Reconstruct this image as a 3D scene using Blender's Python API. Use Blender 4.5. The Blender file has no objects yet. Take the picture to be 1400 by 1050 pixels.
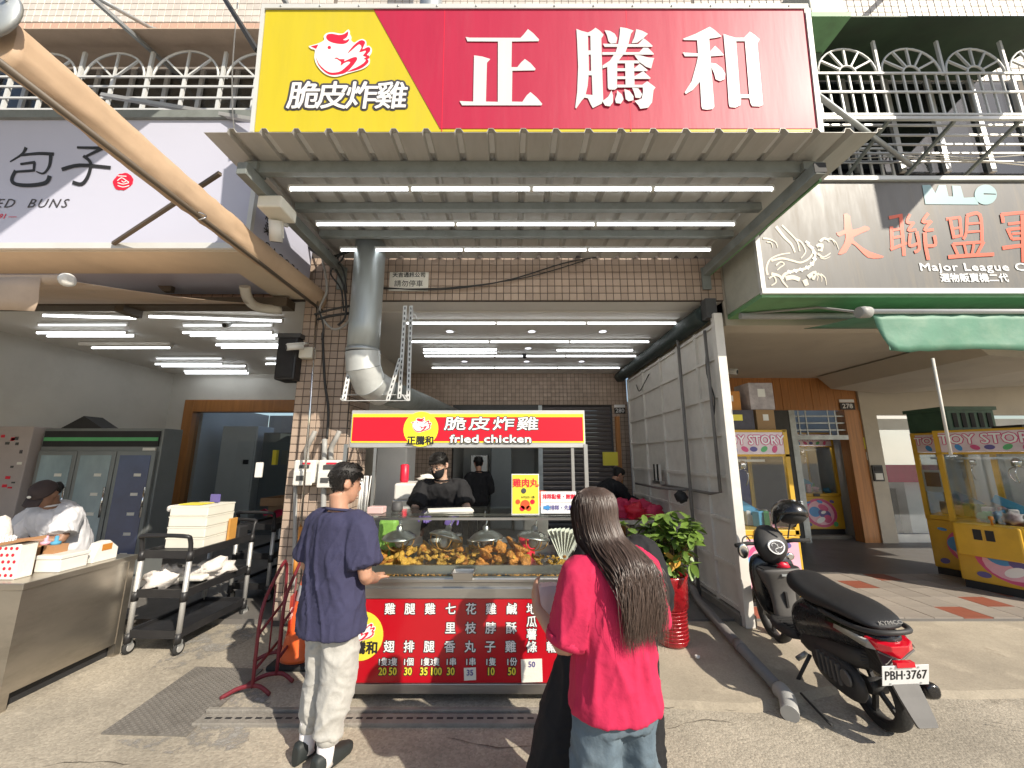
import bpy, math, random
import numpy as np
from mathutils import Vector, Matrix, noise
random.seed(7)
R = math.radians
sc = bpy.context.scene
COL = sc.collection

# ------------------------------------------------------------------ camera, sky, sun, exposure
CAM_H, CAM_PITCH, CAM_F = 1.65, R(10.8), 526.0      # focal length in pixels of a 1400 px wide picture
cd = bpy.data.cameras.new('camera'); cam = bpy.data.objects.new('camera', cd); COL.objects.link(cam)
cam.location = (0, 0, CAM_H); cam.rotation_euler = (R(90) + CAM_PITCH, 0, 0)
cd.sensor_fit = 'HORIZONTAL'; cd.sensor_width = 36; cd.lens = 36 * CAM_F / 1400
cd.clip_start = .05; cd.clip_end = 500
sc.camera = cam
SUN_EL, SUN_AZ = R(35.5), R(44)                        # azimuth to the right of straight behind the camera
SUN_DIR = Vector((math.sin(SUN_AZ) * math.cos(SUN_EL), -math.cos(SUN_AZ) * math.cos(SUN_EL), math.sin(SUN_EL)))
w = bpy.data.worlds.new('World'); sc.world = w; w.use_nodes = True
nt = w.node_tree; bg = nt.nodes['Background']
sky = nt.nodes.new('ShaderNodeTexSky'); sky.sky_type = 'NISHITA'; sky.sun_disc = False
sky.sun_elevation = SUN_EL; sky.sun_rotation = R(180) - SUN_AZ
nt.links.new(sky.outputs[0], bg.inputs[0]); bg.inputs[1].default_value = .115
ld = bpy.data.lights.new('sun', 'SUN'); ld.energy = 5.0; ld.angle = R(.6); ld.color = (1, .91, .77)
sun = bpy.data.objects.new('sun', ld); COL.objects.link(sun)
sun.rotation_euler = (-SUN_DIR).to_track_quat('-Z', 'Y').to_euler(); sun.location = (6, -8, 9)
vs = sc.view_settings; vs.view_transform = 'Standard'; vs.look = 'None'; vs.gamma = 1; vs.use_curve_mapping = False
vs.exposure = .33
sc.cycles.max_bounces = 8; sc.cycles.transparent_max_bounces = 12

# ------------------------------------------------------------------ measuring: a line of sight meets a known plane of the place
_s, _c = math.sin(CAM_PITCH), math.cos(CAM_PITCH)
def A(u, v, y=None, z=None, x=None, plane=None):
    a = (u - 700) / CAM_F; b = (525 - v) / CAM_F
    d = Vector((a, _c - b * _s, _s + b * _c)); o = Vector((0, 0, CAM_H))
    if plane: p0, n = plane; t = (Vector(p0) - o).dot(n) / d.dot(n)
    elif y is not None: t = y / d.y
    elif z is not None: t = (z - CAM_H) / d.z
    else: t = x / d.x
    return o + d * t

# ------------------------------------------------------------------ materials
MATS = {}
def mat(name, col, rough=.6, metal=0., var=.12, scale=5., bump=0., bscale=60., bdist=.02, speck=0., sscale=150., spec=.5, emit=0., emitcol=None, alpha=1., trans=0.,
        coat=0., island=0., dirt=0., dscale=2., dcol=(.05, .045, .04), sss=0., aniso=None, sheen=0.):
    m = bpy.data.materials.new(name); m.use_nodes = True; MATS[name] = m
    n = m.node_tree.nodes; L = m.node_tree.links; p = n['Principled BSDF']
    p.inputs['Roughness'].default_value = rough; p.inputs['Metallic'].default_value = metal
    p.inputs['Specular IOR Level'].default_value = spec
    if alpha < 1: p.inputs['Alpha'].default_value = alpha
    if trans: p.inputs['Transmission Weight'].default_value = trans
    if coat: p.inputs['Coat Weight'].default_value = coat; p.inputs['Coat Roughness'].default_value = .12
    if sss: p.inputs['Subsurface Weight'].default_value = sss; p.inputs['Subsurface Radius'].default_value = (.012, .005, .003)
    if sheen: p.inputs['Sheen Weight'].default_value = sheen
    tc = n.new('ShaderNodeTexCoord'); co = tc.outputs['Object']
    if aniso:
        mp = n.new('ShaderNodeMapping'); mp.inputs['Scale'].default_value = aniso; L.new(co, mp.inputs[0]); co = mp.outputs[0]
    c3 = (*col, 1)
    nz = n.new('ShaderNodeTexNoise'); nz.inputs['Scale'].default_value = scale; nz.inputs['Detail'].default_value = 6; nz.inputs['Roughness'].default_value = .62
    L.new(co, nz.inputs['Vector'])
    mx = n.new('ShaderNodeMix'); mx.data_type = 'RGBA'
    mx.inputs[6].default_value = (*[max(0, c * (1 - var * 1.6)) for c in col], 1); mx.inputs[7].default_value = (*[min(1, c * (1 + var * 1.4)) for c in col], 1)
    L.new(nz.outputs[0], mx.inputs[0]); out = mx.outputs[2]
    if island:
        ge = n.new('ShaderNodeNewGeometry'); oi = n.new('ShaderNodeObjectInfo'); ad = n.new('ShaderNodeMath'); ad.operation = 'ADD'
        L.new(ge.outputs['Random Per Island'], ad.inputs[0]); L.new(oi.outputs['Random'], ad.inputs[1])
        fr = n.new('ShaderNodeMath'); fr.operation = 'FRACT'; L.new(ad.outputs[0], fr.inputs[0])
        mr = n.new('ShaderNodeMapRange'); mr.inputs[3].default_value = 1 - island; mr.inputs[4].default_value = 1 + island; L.new(fr.outputs[0], mr.inputs[0])
        hs = n.new('ShaderNodeHueSaturation'); L.new(mr.outputs[0], hs.inputs['Value']); L.new(out, hs.inputs['Color']); out = hs.outputs[0]
    if dirt:
        dn = n.new('ShaderNodeTexNoise'); dn.inputs['Scale'].default_value = dscale; dn.inputs['Detail'].default_value = 8; dn.inputs['Roughness'].default_value = .7
        L.new(co, dn.inputs['Vector'])
        rp = n.new('ShaderNodeMapRange'); rp.inputs[1].default_value = .48; rp.inputs[2].default_value = .72; rp.inputs[4].default_value = dirt; L.new(dn.outputs[0], rp.inputs[0])
        m2 = n.new('ShaderNodeMix'); m2.data_type = 'RGBA'; m2.inputs[7].default_value = (*dcol, 1)
        L.new(rp.outputs[0], m2.inputs[0]); L.new(out, m2.inputs[6]); out = m2.outputs[2]
        if rough < .5:
            rr = n.new('ShaderNodeMapRange'); rr.inputs[3].default_value = rough * .8; rr.inputs[4].default_value = min(1, rough * 1.6 + .1); L.new(dn.outputs[0], rr.inputs[0]); L.new(rr.outputs[0], p.inputs['Roughness'])
    if speck:
        sn = n.new('ShaderNodeTexNoise'); sn.inputs['Scale'].default_value = sscale; sn.inputs['Detail'].default_value = 3; L.new(co, sn.inputs['Vector'])
        sr = n.new('ShaderNodeMapRange'); sr.inputs[1].default_value = .35; sr.inputs[2].default_value = .65; sr.inputs[3].default_value = 1-speck; sr.inputs[4].default_value = 1+speck; L.new(sn.outputs[0], sr.inputs[0])
        sh_ = n.new('ShaderNodeHueSaturation'); L.new(sr.outputs[0], sh_.inputs['Value']); L.new(out, sh_.inputs['Color']); out = sh_.outputs[0]
    L.new(out, p.inputs['Base Color'])
    if bump:
        bz = n.new('ShaderNodeTexNoise'); bz.inputs['Scale'].default_value = bscale; bz.inputs['Detail'].default_value = 4; L.new(co, bz.inputs['Vector'])
        bp = n.new('ShaderNodeBump'); bp.inputs['Strength'].default_value = bump; bp.inputs['Distance'].default_value = bdist; L.new(bz.outputs[0], bp.inputs['Height']); L.new(bp.outputs[0], p.inputs['Normal'])
    if emit:
        p.inputs['Emission Color'].default_value = (*(emitcol or col), 1); p.inputs['Emission Strength'].default_value = emit
    return m

mat('aggregate', (.40, .355, .29), .92, var=.32, scale=2.4, bump=.9, bscale=130, bdist=.008, speck=.38, sscale=95, dirt=.5, dscale=1.1, dcol=(.21, .185, .15))
mat('apron', (.42, .37, .295), .88, var=.3, scale=1.9, bump=.6, bscale=140, bdist=.006, speck=.22, sscale=120, dirt=.6, dscale=1.3, dcol=(.12, .10, .075))
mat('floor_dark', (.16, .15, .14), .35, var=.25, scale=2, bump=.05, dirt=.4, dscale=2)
mat('paver', (.33, .29, .25), .6, var=.2, scale=7, bump=.1, bscale=80, island=.12, dirt=.3)
mat('paver_red', (.28, .085, .05), .6, var=.2, scale=7, bump=.1, bscale=80, dirt=.3)
mat('tile_beige', (.43, .33, .26), .42, var=.1, scale=9, island=.1, dirt=.16, dscale=3, bump=.04, bscale=30)
mat('tile_white', (.62, .57, .52), .4, var=.08, scale=9, island=.08, dirt=.2, dscale=2)
mat('tile_pink', (.55, .36, .27), .45, var=.08, scale=9, island=.08, dirt=.15)
mat('mortar', (.075, .062, .055), .9, var=.25, scale=12)
mat('mortar_light', (.19, .165, .14), .9, var=.25, scale=12)
mat('ceil_white', (.72, .70, .66), .6, var=.05, scale=1.5, dirt=.08, dscale=1)
mat('ceil_beige', (.52, .47, .39), .7, var=.08, scale=1.5, dirt=.2, dscale=1)
mat('wall_white', (.60, .59, .55), .4, var=.06, scale=1.5, dirt=.12, dscale=1.2)
mat('panel_white', (.74, .71, .66), .5, var=.08, scale=4, dirt=.3, dscale=3.5, dcol=(.40, .37, .33))
mat('grey_paint', (.20, .22, .21), .5, var=.15, scale=8, dirt=.35, dscale=6)
mat('sheet_metal', (.47, .465, .44), .42, metal=.25, var=.1, scale=3, dirt=.3, dscale=2.2, dcol=(.30, .27, .22), aniso=(3, .6, 3))
mat('galv', (.44, .47, .48), .38, metal=.75, var=.2, scale=9, dirt=.2, dscale=5, dcol=(.2, .2, .2))
mat('galv_white', (.62, .63, .62), .5, metal=.2, var=.1, scale=12)
mat('steel', (.52, .51, .49), .27, metal=1, var=.07, scale=4, dirt=.25, dscale=6, dcol=(.3, .28, .25), aniso=(.6, .6, 6))
mat('steel_counter', (.50, .46, .40), .24, metal=.92, var=.18, scale=2.2, dirt=.4, dscale=1.6, dcol=(.2, .17, .13), bump=.04, bscale=5, aniso=(1, 1, 3))
mat('chrome', (.7, .69, .67), .12, metal=1, var=.04)
mat('alu', (.58, .58, .57), .4, metal=.6, var=.08, dirt=.15)
mat('alu_white', (.62, .63, .62), .4, metal=.1, var=.04, dirt=.1)
mat('sign_red', (.44, .010, .048), .5, var=.07, scale=1.2, coat=.05, dirt=.22, dscale=2.2, dcol=(.42, .06, .09), aniso=(5, 1, .7), bump=.12, bscale=1.6)
mat('sign_yellow', (.58, .47, .016), .5, var=.07, scale=1.5, coat=.05, dirt=.22, dscale=2.2, dcol=(.48, .40, .06), aniso=(5, 1, .7), bump=.12, bscale=1.6)
mat('sign_white', (.64, .66, .66), .35, var=.04, scale=3, aniso=(8, 1, 1))
mat('print_red', (.70, .015, .045), .4, var=.05)
mat('print_black', (.02, .02, .022), .5, var=.1)
mat('print_dark', (.06, .055, .06), .5, var=.1)
mat('print_yellow', (.80, .68, .06), .4, var=.05)
mat('print_white', (.82, .82, .82), .4, var=.04)
mat('print_purple', (.12, .1, .3), .5)
mat('cart_red', (.46, .003, .013), .3, var=.05, scale=2, coat=.3)
mat('cart_sign_red', (.72, .004, .016), .35, var=.03, emit=.55, emitcol=(.75, .004, .016))
mat('cart_sign_yellow', (.82, .70, .03), .35, var=.03, emit=.35, emitcol=(.85, .72, .03))
mat('bun_sign', (.52, .53, .64), .4, var=.03, scale=1, coat=.2)
mat('sign_grey', (.105, .10, .092), .36, var=.2, scale=2.5, coat=.22, dirt=.55, dscale=2.6, dcol=(.22, .18, .13), aniso=(4, 1, .5))
mat('print_orange', (.72, .10, .035), .4, var=.06)
mat('print_teal', (.26, .42, .44), .4, var=.06)
mat('print_cream', (.62, .57, .47), .5, var=.1)
mat('green_paint', (.16, .34, .16), .55, var=.15, scale=6, dirt=.35, dscale=4, dcol=(.08, .1, .06))
mat('green_tarp', (.10, .25, .17), .55, var=.15, scale=3, bump=.2, bscale=8, dirt=.25, dscale=4, dcol=(.35, .42, .3))
mat('dark_tarp', (.03, .045, .042), .6, var=.3, scale=6, bump=.6, bscale=7)
mat('beige_tarp', (.50, .355, .235), .62, var=.1, scale=5, bump=.35, bscale=5, dirt=.15, dscale=7, dcol=(.3, .2, .12))
mat('awning_beige', (.48, .37, .28), .75, var=.1, scale=5, bump=.1, dirt=.2)
mat('soffit', (.60, .51, .39), .6, var=.06, dirt=.1)
mat('brown_metal', (.11, .085, .06), .55, var=.2, dirt=.3)
mat('wood_door', (.36, .15, .04), .4, var=.3, scale=3, coat=.2, aniso=(7, 7, .5))
mat('wood_wall', (.48, .20, .055), .42, var=.45, scale=4, coat=.15, aniso=(9, 9, .45), dirt=.2)
mat('tube_on', (1, 1, 1), .4, var=0, emit=4.5, emitcol=(.93, .97, 1))
mat('tube_dim', (.9, .9, .9), .4, var=0, emit=.9, emitcol=(.93, .97, 1))
mat('downlight', (.9, .9, .95), .3, var=0, emit=1.3, emitcol=(.9, .92, 1))
mat('plastic_white', (.72, .71, .67), .4, var=.05, dirt=.1)
mat('plastic_cream', (.74, .72, .63), .45, var=.05, dirt=.08)
mat('plastic_black', (.018, .018, .02), .35, var=.2, dirt=.2, dcol=(.06, .055, .05), dscale=8)
mat('rubber', (.02, .02, .02), .8, var=.3, bump=.2)
mat('dark', (.02, .02, .022), .7, var=.3)
mat('dark_grey', (.07, .07, .07), .6, var=.25)
mat('shutter', (.115, .10, .10), .5, metal=.3, var=.2, scale=4, dirt=.2)
mat('bracket_box', (.50, .50, .44), .5, var=.1, dirt=.3)
mat('cable', (.03, .03, .03), .6)
mat('cable_grey', (.33, .32, .30), .6)
mat('cable_white', (.6, .58, .52), .6)
mat('cone_orange', (.80, .12, .015), .5, var=.12, scale=6, dirt=.3, dscale=5, dcol=(.3, .1, .05), sheen=.2)
mat('reflective', (.5, .55, .58), .35, metal=.3, var=.15)
mat('barrier_red', (.16, .012, .022), .42, var=.3, scale=12, dirt=.35, dscale=9, dcol=(.2, .06, .04))
mat('pot_red', (.30, .008, .013), .18, var=.25, scale=14, coat=.6, bump=.5, bscale=28)
mat('leaf', (.125, .205, .035), .42, var=.35, scale=9, island=.35)
mat('leaf_yellow', (.50, .27, .04), .5, var=.3, scale=9, island=.3)
mat('stem', (.16, .10, .05), .8, var=.3)
mat('soil', (.04, .03, .02), .95, var=.3, bump=.6)
mat('pvc', (.20, .185, .175), .5, var=.2, dirt=.5, dscale=5)
mat('pvc_light', (.35, .35, .34), .5, var=.1, dirt=.2)
mat('concrete', (.26, .24, .21), .9, var=.3, scale=5, bump=.4, dirt=.4)
mat('cement', (.36, .345, .32), .95, var=.35, scale=6, bump=.5, bscale=90, dirt=.7, dscale=3, dcol=(.2, .18, .15))
mat('checker', (.20, .185, .165), .6, metal=.2, var=.25, scale=4, dirt=.5, dscale=3)
mat('chicken', (.76, .33, .055), .5, var=.5, scale=30, bump=1, bscale=75, island=.25, sss=.1)
mat('chicken_dark', (.58, .21, .035), .5, var=.6, scale=30, bump=1, bscale=70, island=.3)
mat('sponge', (.55, .15, .03), .7, var=.3)
mat('paper', (.75, .73, .66), .8, var=.08, scale=9, bump=.15)
mat('paper_pink', (.62, .42, .40), .8, var=.06)
mat('box_wood', (.22, .12, .05), .6, var=.3)
mat('carton', (.34, .21, .10), .8, var=.12)
mat('bread', (.55, .27, .06), .6, var=.3)
mat('skin', (.46, .25, .165), .5, var=.08, scale=14, sss=.15, bump=.06, bscale=120)
mat('skin_dark', (.27, .145, .09), .5, var=.1, scale=14, sss=.12)
mat('skin_light', (.56, .36, .27), .5, var=.07, scale=14, sss=.15)
mat('hair_black', (.012, .010, .009), .6, var=.3, scale=30, island=.5)
mat('hair_brown', (.072, .047, .037), .46, var=.25, scale=30, island=.28)
mat('cloth_navy', (.036, .036, .082), .9, var=.18, scale=7, bump=.4, bscale=16)
mat('cloth_grey', (.43, .42, .39), .9, var=.14, scale=35, bump=.4, bscale=15, sheen=.2)
mat('cloth_pink', (.50, .014, .07), .85, var=.12, scale=7, bump=.35, bscale=16)
mat('cloth_pinkpale', (.62, .46, .45), .85, var=.08)
mat('denim', (.10, .14, .175), .9, var=.3, scale=16, bump=.4, bscale=16, dirt=.3, dcol=(.24, .29, .32), dscale=5)
mat('cloth_black', (.008, .008, .010), .85, var=.25, bump=.2, bscale=12)
mat('cloth_white', (.60, .60, .63), .85, var=.06, bump=.2, bscale=12)
mat('cap_brown', (.05, .035, .034), .8, var=.1)
mat('sock', (.75, .72, .72), .9, var=.05, bump=.2, bscale=200)
mat('shoe', (.02, .025, .025), .6, var=.2)
mat('glove', (.15, .09, .34), .4, var=.15, bump=.3, bscale=40)
mat('scoot_black', (.008, .008, .009), .18, var=.2, coat=.5, dirt=.12, dscale=12, dcol=(.08, .075, .07))
mat('scoot_matte', (.035, .034, .034), .45, var=.15, dirt=.2, dscale=8, dcol=(.09, .085, .08))
mat('scoot_grey', (.11, .105, .10), .4, var=.12, dirt=.2)
mat('seat_vinyl', (.022, .022, .024), .5, var=.12, bump=.12, bscale=160)
mat('lamp_red', (.55, .006, .02), .08, var=.1, coat=1, emit=.12, emitcol=(.7, .01, .03))
mat('lamp_clear', (.45, .44, .42), .12, var=.2, coat=1)
mat('claw_yellow', (.62, .36, .02), .38, var=.12, coat=.3, dirt=.15)
mat('claw_pink', (.75, .40, .50), .35, var=.15, scale=5, coat=.3)
mat('claw_head', (.70, .58, .62), .35, var=.2, scale=6, coat=.3)
mat('print_pinkdeep', (.62, .08, .22), .4, var=.2, scale=9)
mat('print_blue', (.06, .28, .62), .4, var=.2)
mat('print_green', (.10, .42, .16), .4, var=.2)
mat('navy', (.02, .03, .16), .6)
mat('plush', (.7, .66, .62), .95, var=.15, bump=.3)
mat('plush_blue', (.08, .32, .50), .8, var=.2)
mat('box_dark', (.06, .055, .07), .55, var=.4, scale=12)
mat('box_orange', (.50, .20, .03), .6, var=.2)
mat('box_photo', (.42, .37, .36), .6, var=.5, scale=10)
mat('cooler_frame', (.22, .235, .235), .4, metal=.4, var=.1)
mat('cooler_glass', (.30, .40, .44), .15, var=.5, scale=1.4, coat=.6, aniso=(1, 1, .5))
mat('cooler_glass_blue', (.06, .09, .2), .15, var=.5, scale=1.4, coat=.6)
mat('crate_green', (.06, .13, .09), .5, var=.3, scale=7)
mat('kraft', (.40, .21, .10), .7, var=.1)
mat('straw_white', (.78, .77, .75), .5)
mat('pink_mesh', (.62, .03, .10), .6, var=.2)
mat('purple', (.2, .1, .4), .6)
mat('green_bag', (.28, .50, .10), .5, var=.4, scale=9)

def glass(name, tint, alpha, rough=.03):
    m = bpy.data.materials.new(name); m.use_nodes = True; MATS[name] = m
    n = m.node_tree.nodes; L = m.node_tree.links; n.remove(n['Principled BSDF'])
    g = n.new('ShaderNodeBsdfGlossy'); g.inputs['Roughness'].default_value = rough
    t = n.new('ShaderNodeBsdfTransparent'); t.inputs[0].default_value = (*tint, 1)
    f = n.new('ShaderNodeLayerWeight'); f.inputs[0].default_value = .5
    pw = n.new('ShaderNodeMath'); pw.operation = 'POWER'; pw.inputs[1].default_value = 4.5; L.new(f.outputs['Facing'], pw.inputs[0])
    ad = n.new('ShaderNodeMath'); ad.operation = 'MULTIPLY_ADD'; ad.inputs[1].default_value = .8; ad.inputs[2].default_value = alpha; L.new(pw.outputs[0], ad.inputs[0])
    mx = n.new('ShaderNodeMixShader'); L.new(ad.outputs[0], mx.inputs[0]); L.new(t.outputs[0], mx.inputs[1]); L.new(g.outputs[0], mx.inputs[2])
    L.new(mx.outputs[0], n['Material Output'].inputs[0])
glass('glass', (.93, .96, .95), .03)
glass('glass_dark', (.45, .48, .5), .10)
glass('glass_claw', (.85, .88, .9), .06)

# ------------------------------------------------------------------ mesh building
V = Vector
class MB:
    def __init__(s): s.v = []; s.f = []; s.mi = []; s.smooth = []
    def add(s, vs, fs, smooth=False):
        o = len(s.v); s.v += [tuple(p) for p in vs]; s.f += [tuple(o + i for i in f) for f in fs]; s.smooth += [smooth] * len(fs); return s
    def box(s, x0, x1, y0, y1, z0, z1):
        x0, x1 = min(x0, x1), max(x0, x1); y0, y1 = min(y0, y1), max(y0, y1); z0, z1 = min(z0, z1), max(z0, z1)
        return s.add([(x0,y0,z0),(x1,y0,z0),(x1,y1,z0),(x0,y1,z0),(x0,y0,z1),(x1,y0,z1),(x1,y1,z1),(x0,y1,z1)],
                     [(0,3,2,1),(4,5,6,7),(0,1,5,4),(1,2,6,5),(2,3,7,6),(3,0,4,7)])
    def obox(s, c, size, ax=None):                       # box with its own axes (3 vectors)
        X, Y, Z = ax or (V((1,0,0)), V((0,1,0)), V((0,0,1))); c = V(c); a, b, h = size[0]/2, size[1]/2, size[2]/2
        return s.add([c + X*i*a + Y*j*b + Z*k*h for k in (-1,1) for (i,j) in ((-1,-1),(1,-1),(1,1),(-1,1))],
                     [(0,3,2,1),(4,5,6,7),(0,1,5,4),(1,2,6,5),(2,3,7,6),(3,0,4,7)])
    def bar(s, p, q, w, h=None, up=(0,0,1)):             # square bar from p to q
        p, q = V(p), V(q); d = q - p; L_ = d.length; d = d.normalized(); u = V(up)
        if abs(d.dot(u)) > .98: u = V((0,1,0))
        x = d.cross(u).normalized(); z = x.cross(d).normalized()
        return s.obox((p+q)/2, (w, L_, h or w), (x, d, z))
    def loft(s, rings, cap=True, smooth=True, closed=True):
        n = len(rings[0]); vs = [p for r in rings for p in r]; fs = []
        for i in range(len(rings)-1):
            for j in range(n if closed else n-1):
                k = (j+1) % n; fs.append((i*n+j, i*n+k, (i+1)*n+k, (i+1)*n+j))
        o = len(s.v); s.add(vs, fs, smooth)
        if cap and closed:
            s.f.append(tuple(o + j for j in reversed(range(n)))); s.f.append(tuple(o + (len(rings)-1)*n + j for j in range(n))); s.smooth += [False, False]
        return s
    def tube(s, pts, r, n=8, cap=True, sub=0, flat=1.):
        pts = [V(p) for p in pts]; rs = list(r) if isinstance(r, (list, tuple)) else [r]*len(pts)
        if sub: pts, rs = spline(pts, rs, sub)
        rings = []; prev = None
        for i, p in enumerate(pts):
            d = (pts[min(i+1, len(pts)-1)] - pts[max(i-1, 0)]).normalized()
            if prev is None:
                a = V((0,0,1)) if abs(d.z) < .9 else V((0,1,0)); x = d.cross(a).normalized()
            else: x = (prev - d * prev.dot(d)).normalized()
            prev = x; y = d.cross(x)
            rings.append([p + x*math.cos(2*math.pi*k/n)*rs[i] + y*math.sin(2*math.pi*k/n)*rs[i]*flat for k in range(n)])
        return s.loft(rings, cap)
    def cyl(s, p, q, r, r2=None, n=16): return s.tube([p, q], [r, r if r2 is None else r2], n)
    def lathe(s, prof, c=(0,0,0), n=24, ax='z', cap=True):
        c = V(c); rings = []
        for r, h in prof:
            ring = []
            for k in range(n):
                a = 2*math.pi*k/n; x, y = r*math.cos(a), r*math.sin(a)
                ring.append(c + (V((x,y,h)) if ax == 'z' else V((h,x,y)) if ax == 'x' else V((y,h,x))))
            rings.append(ring)
        return s.loft(rings, cap)
    def ball(s, c, r, n=12, m=8, noise_=0):
        c = V(c); r = V((r,r,r)) if not hasattr(r, '__len__') else V(r)
        rings = []
        for i in range(1, m):
            t = math.pi*i/m; ring = []
            for k in range(n):
                a = 2*math.pi*k/n; d = V((math.sin(t)*math.cos(a), math.sin(t)*math.sin(a), -math.cos(t)))
                ring.append(c + V((d.x*r.x, d.y*r.y, d.z*r.z)) * (1 + noise_*noise.noise(d*2+c*9)))
            rings.append(ring)
        o = len(s.v); s.loft(rings, False)
        b = len(s.v); s.v += [tuple(c - V((0,0,r.z))), tuple(c + V((0,0,r.z)))]
        for k in range(n):
            s.f.append((o+(k+1)%n, o+k, b)); s.f.append((o+(m-2)*n+k, o+(m-2)*n+(k+1)%n, b+1)); s.smooth += [True, True]
        return s
    def prism(s, poly, d):                               # 3D polygon pushed along vector d
        d = V(d); n = len(poly); vs = [V(p) for p in poly] + [V(p) + d for p in poly]
        return s.add(vs, [tuple(reversed(range(n))), tuple(range(n, 2*n))] + [(i, (i+1)%n, n+(i+1)%n, n+i) for i in range(n)])
    def xf(s, M):
        s.v = [tuple(M @ V(p)) for p in s.v]; return s
    def mesh(s, name):
        me = bpy.data.meshes.new(name); me.from_pydata(s.v, [], s.f)
        me.polygons.foreach_set('use_smooth', s.smooth); me.update(); return me
    def build(s, name, m, parent=None, world=True, bevel=0, **props):
        off = V((0,0,0))
        if parent is not None and world: off = wloc(parent)
        elif parent is None:
            a = np.array(s.v); lo, hi = a.min(0), a.max(0); off = V(((lo[0]+hi[0])/2, (lo[1]+hi[1])/2, lo[2]))
        if off.length > 0: s.v = [(p[0]-off.x, p[1]-off.y, p[2]-off.z) for p in s.v]
        o = bpy.data.objects.new(name, s.mesh(name)); COL.objects.link(o)
        o.data.materials.append(MATS[m])
        if parent is None: o.location = off
        else: o.parent = parent
        if bevel:
            b = o.modifiers.new('bevel', 'BEVEL'); b.width = bevel; b.segments = 2; b.limit_method = 'ANGLE'; b.angle_limit = R(40)
        for k, v_ in props.items(): o[k] = v_
        return o
def spline(pts, rs, sub):
    P = [pts[0]] + pts + [pts[-1]]; Q = [rs[0]] + rs + [rs[-1]]; out = []; ro = []
    for i in range(1, len(P)-2):
        for k in range(sub):
            t = k/sub; f = lambda a,b,c,d: .5*((2*b)+(c-a)*t+(2*a-5*b+4*c-d)*t*t+(3*b-a-3*c+d)*t**3)
            out.append(f(P[i-1],P[i],P[i+1],P[i+2])); ro.append(f(Q[i-1],Q[i],Q[i+1],Q[i+2]))
    return out + [pts[-1]], ro + [rs[-1]]
def wloc(o):
    p = V((0,0,0))
    while o is not None: p = p + o.location; o = o.parent
    return p
def thing(name, label, cat, loc=(0,0,0), rotz=0, group=None, parent=None):
    o = bpy.data.objects.new(name, None); COL.objects.link(o); o.location = loc; o.rotation_euler = (0,0,rotz); o.empty_display_size = .1
    o['label'] = label; o['category'] = cat
    if group: o['group'] = group
    return o
def tag(o, label, cat, group=None):
    o['label'] = label; o['category'] = cat
    if group: o['group'] = group
    return o
def dup(o, loc=None, rotz=None, label=None, parent=None):
    c = o.copy(); COL.objects.link(c); c.parent = parent
    if loc is not None: c.location = loc
    if rotz is not None: c.rotation_euler = (0,0,rotz)
    if label: c['label'] = label
    for ch in list(o.children): dup(ch, parent=c)
    return c
def piece(me, name, m, parent, loc, rot=None):           # one of many alike pieces that share a mesh
    o = bpy.data.objects.new(name, me); COL.objects.link(o); o.parent = parent; o.location = V(loc) - wloc(parent)
    if rot: o.rotation_euler = rot
    return o
def shape(name, m, parent, world=True, **k):
    pass

# flat print: letters and drawn outlines, cut as thin plates and turned into meshes at the end
PENDING = []; BOLD = {}
def text(s, m, parent, org, right, up, h, off=0., ext=.0015, align='CENTER', sx=1., shear=0., space=1., name='lettering'):
    """org = centre of the word's baseline box (world), right/up = axes on the surface, h = height of a character"""
    c = bpy.data.curves.new(name, 'FONT'); c.body = s; c.size = h; c.extrude = ext; c.align_x = align; c.align_y = 'CENTER'; c.shear = shear; c.space_character = space
    c.resolution_u = 2
    o = bpy.data.objects.new(name, c); COL.objects.link(o)
    r, u = V(right).normalized(), V(up).normalized(); n = r.cross(u)
    Mx = Matrix((( r.x*sx, u.x, n.x, 0), (r.y*sx, u.y, n.y, 0), (r.z*sx, u.z, n.z, 0), (0,0,0,1)))
    PENDING.append((o, Mx, V(org), parent, m)); BOLD[o.name] = off; return o
def outline(polys, m, parent, ext=.0015, name='lettering', lift=.002):
    """polys = list of world-space closed outlines on one plane; inner ones become holes"""
    p0 = V(polys[0][0]); nn = V((0,0,0))
    for i in range(len(polys[0])):
        a, b = V(polys[0][i]), V(polys[0][(i+1) % len(polys[0])]); nn += (a-p0).cross(b-p0)
    n = nn.normalized()
    if n.y > 0 and abs(n.y) > .1: n = -n
    x = V((1,0,0)) - n*n.x
    if x.length < .1: x = V((0,1,0)) - n*n.y
    x.normalize(); y = n.cross(x)
    c = bpy.data.curves.new(name, 'CURVE'); c.dimensions = '2D'; c.fill_mode = 'BOTH'; c.extrude = ext
    for P_ in polys:
        sp = c.splines.new('POLY'); sp.points.add(len(P_)-1); sp.use_cyclic_u = True
        for k, p in enumerate(P_): d = V(p)-p0; sp.points[k].co = (d.dot(x), d.dot(y), 0, 1)
    o = bpy.data.objects.new(name, c); COL.objects.link(o)
    Mx = Matrix(((x.x,y.x,n.x,0),(x.y,y.y,n.y,0),(x.z,y.z,n.z,0),(0,0,0,1)))
    PENDING.append((o, Mx, p0 + n*lift, parent, m)); return o
def smooth_poly(P, sub=4):
    P = [V((*p, 0)) for p in P]; n = len(P); out = []
    for i in range(n):
        a,b,c,d = P[i-1],P[i],P[(i+1)%n],P[(i+2)%n]
        for k in range(sub):
            t = k/sub; q = .5*((2*b)+(c-a)*t+(2*a-5*b+4*c-d)*t*t+(3*b-a-3*c+d)*t**3); out.append((q.x, q.y))
    return out
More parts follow.
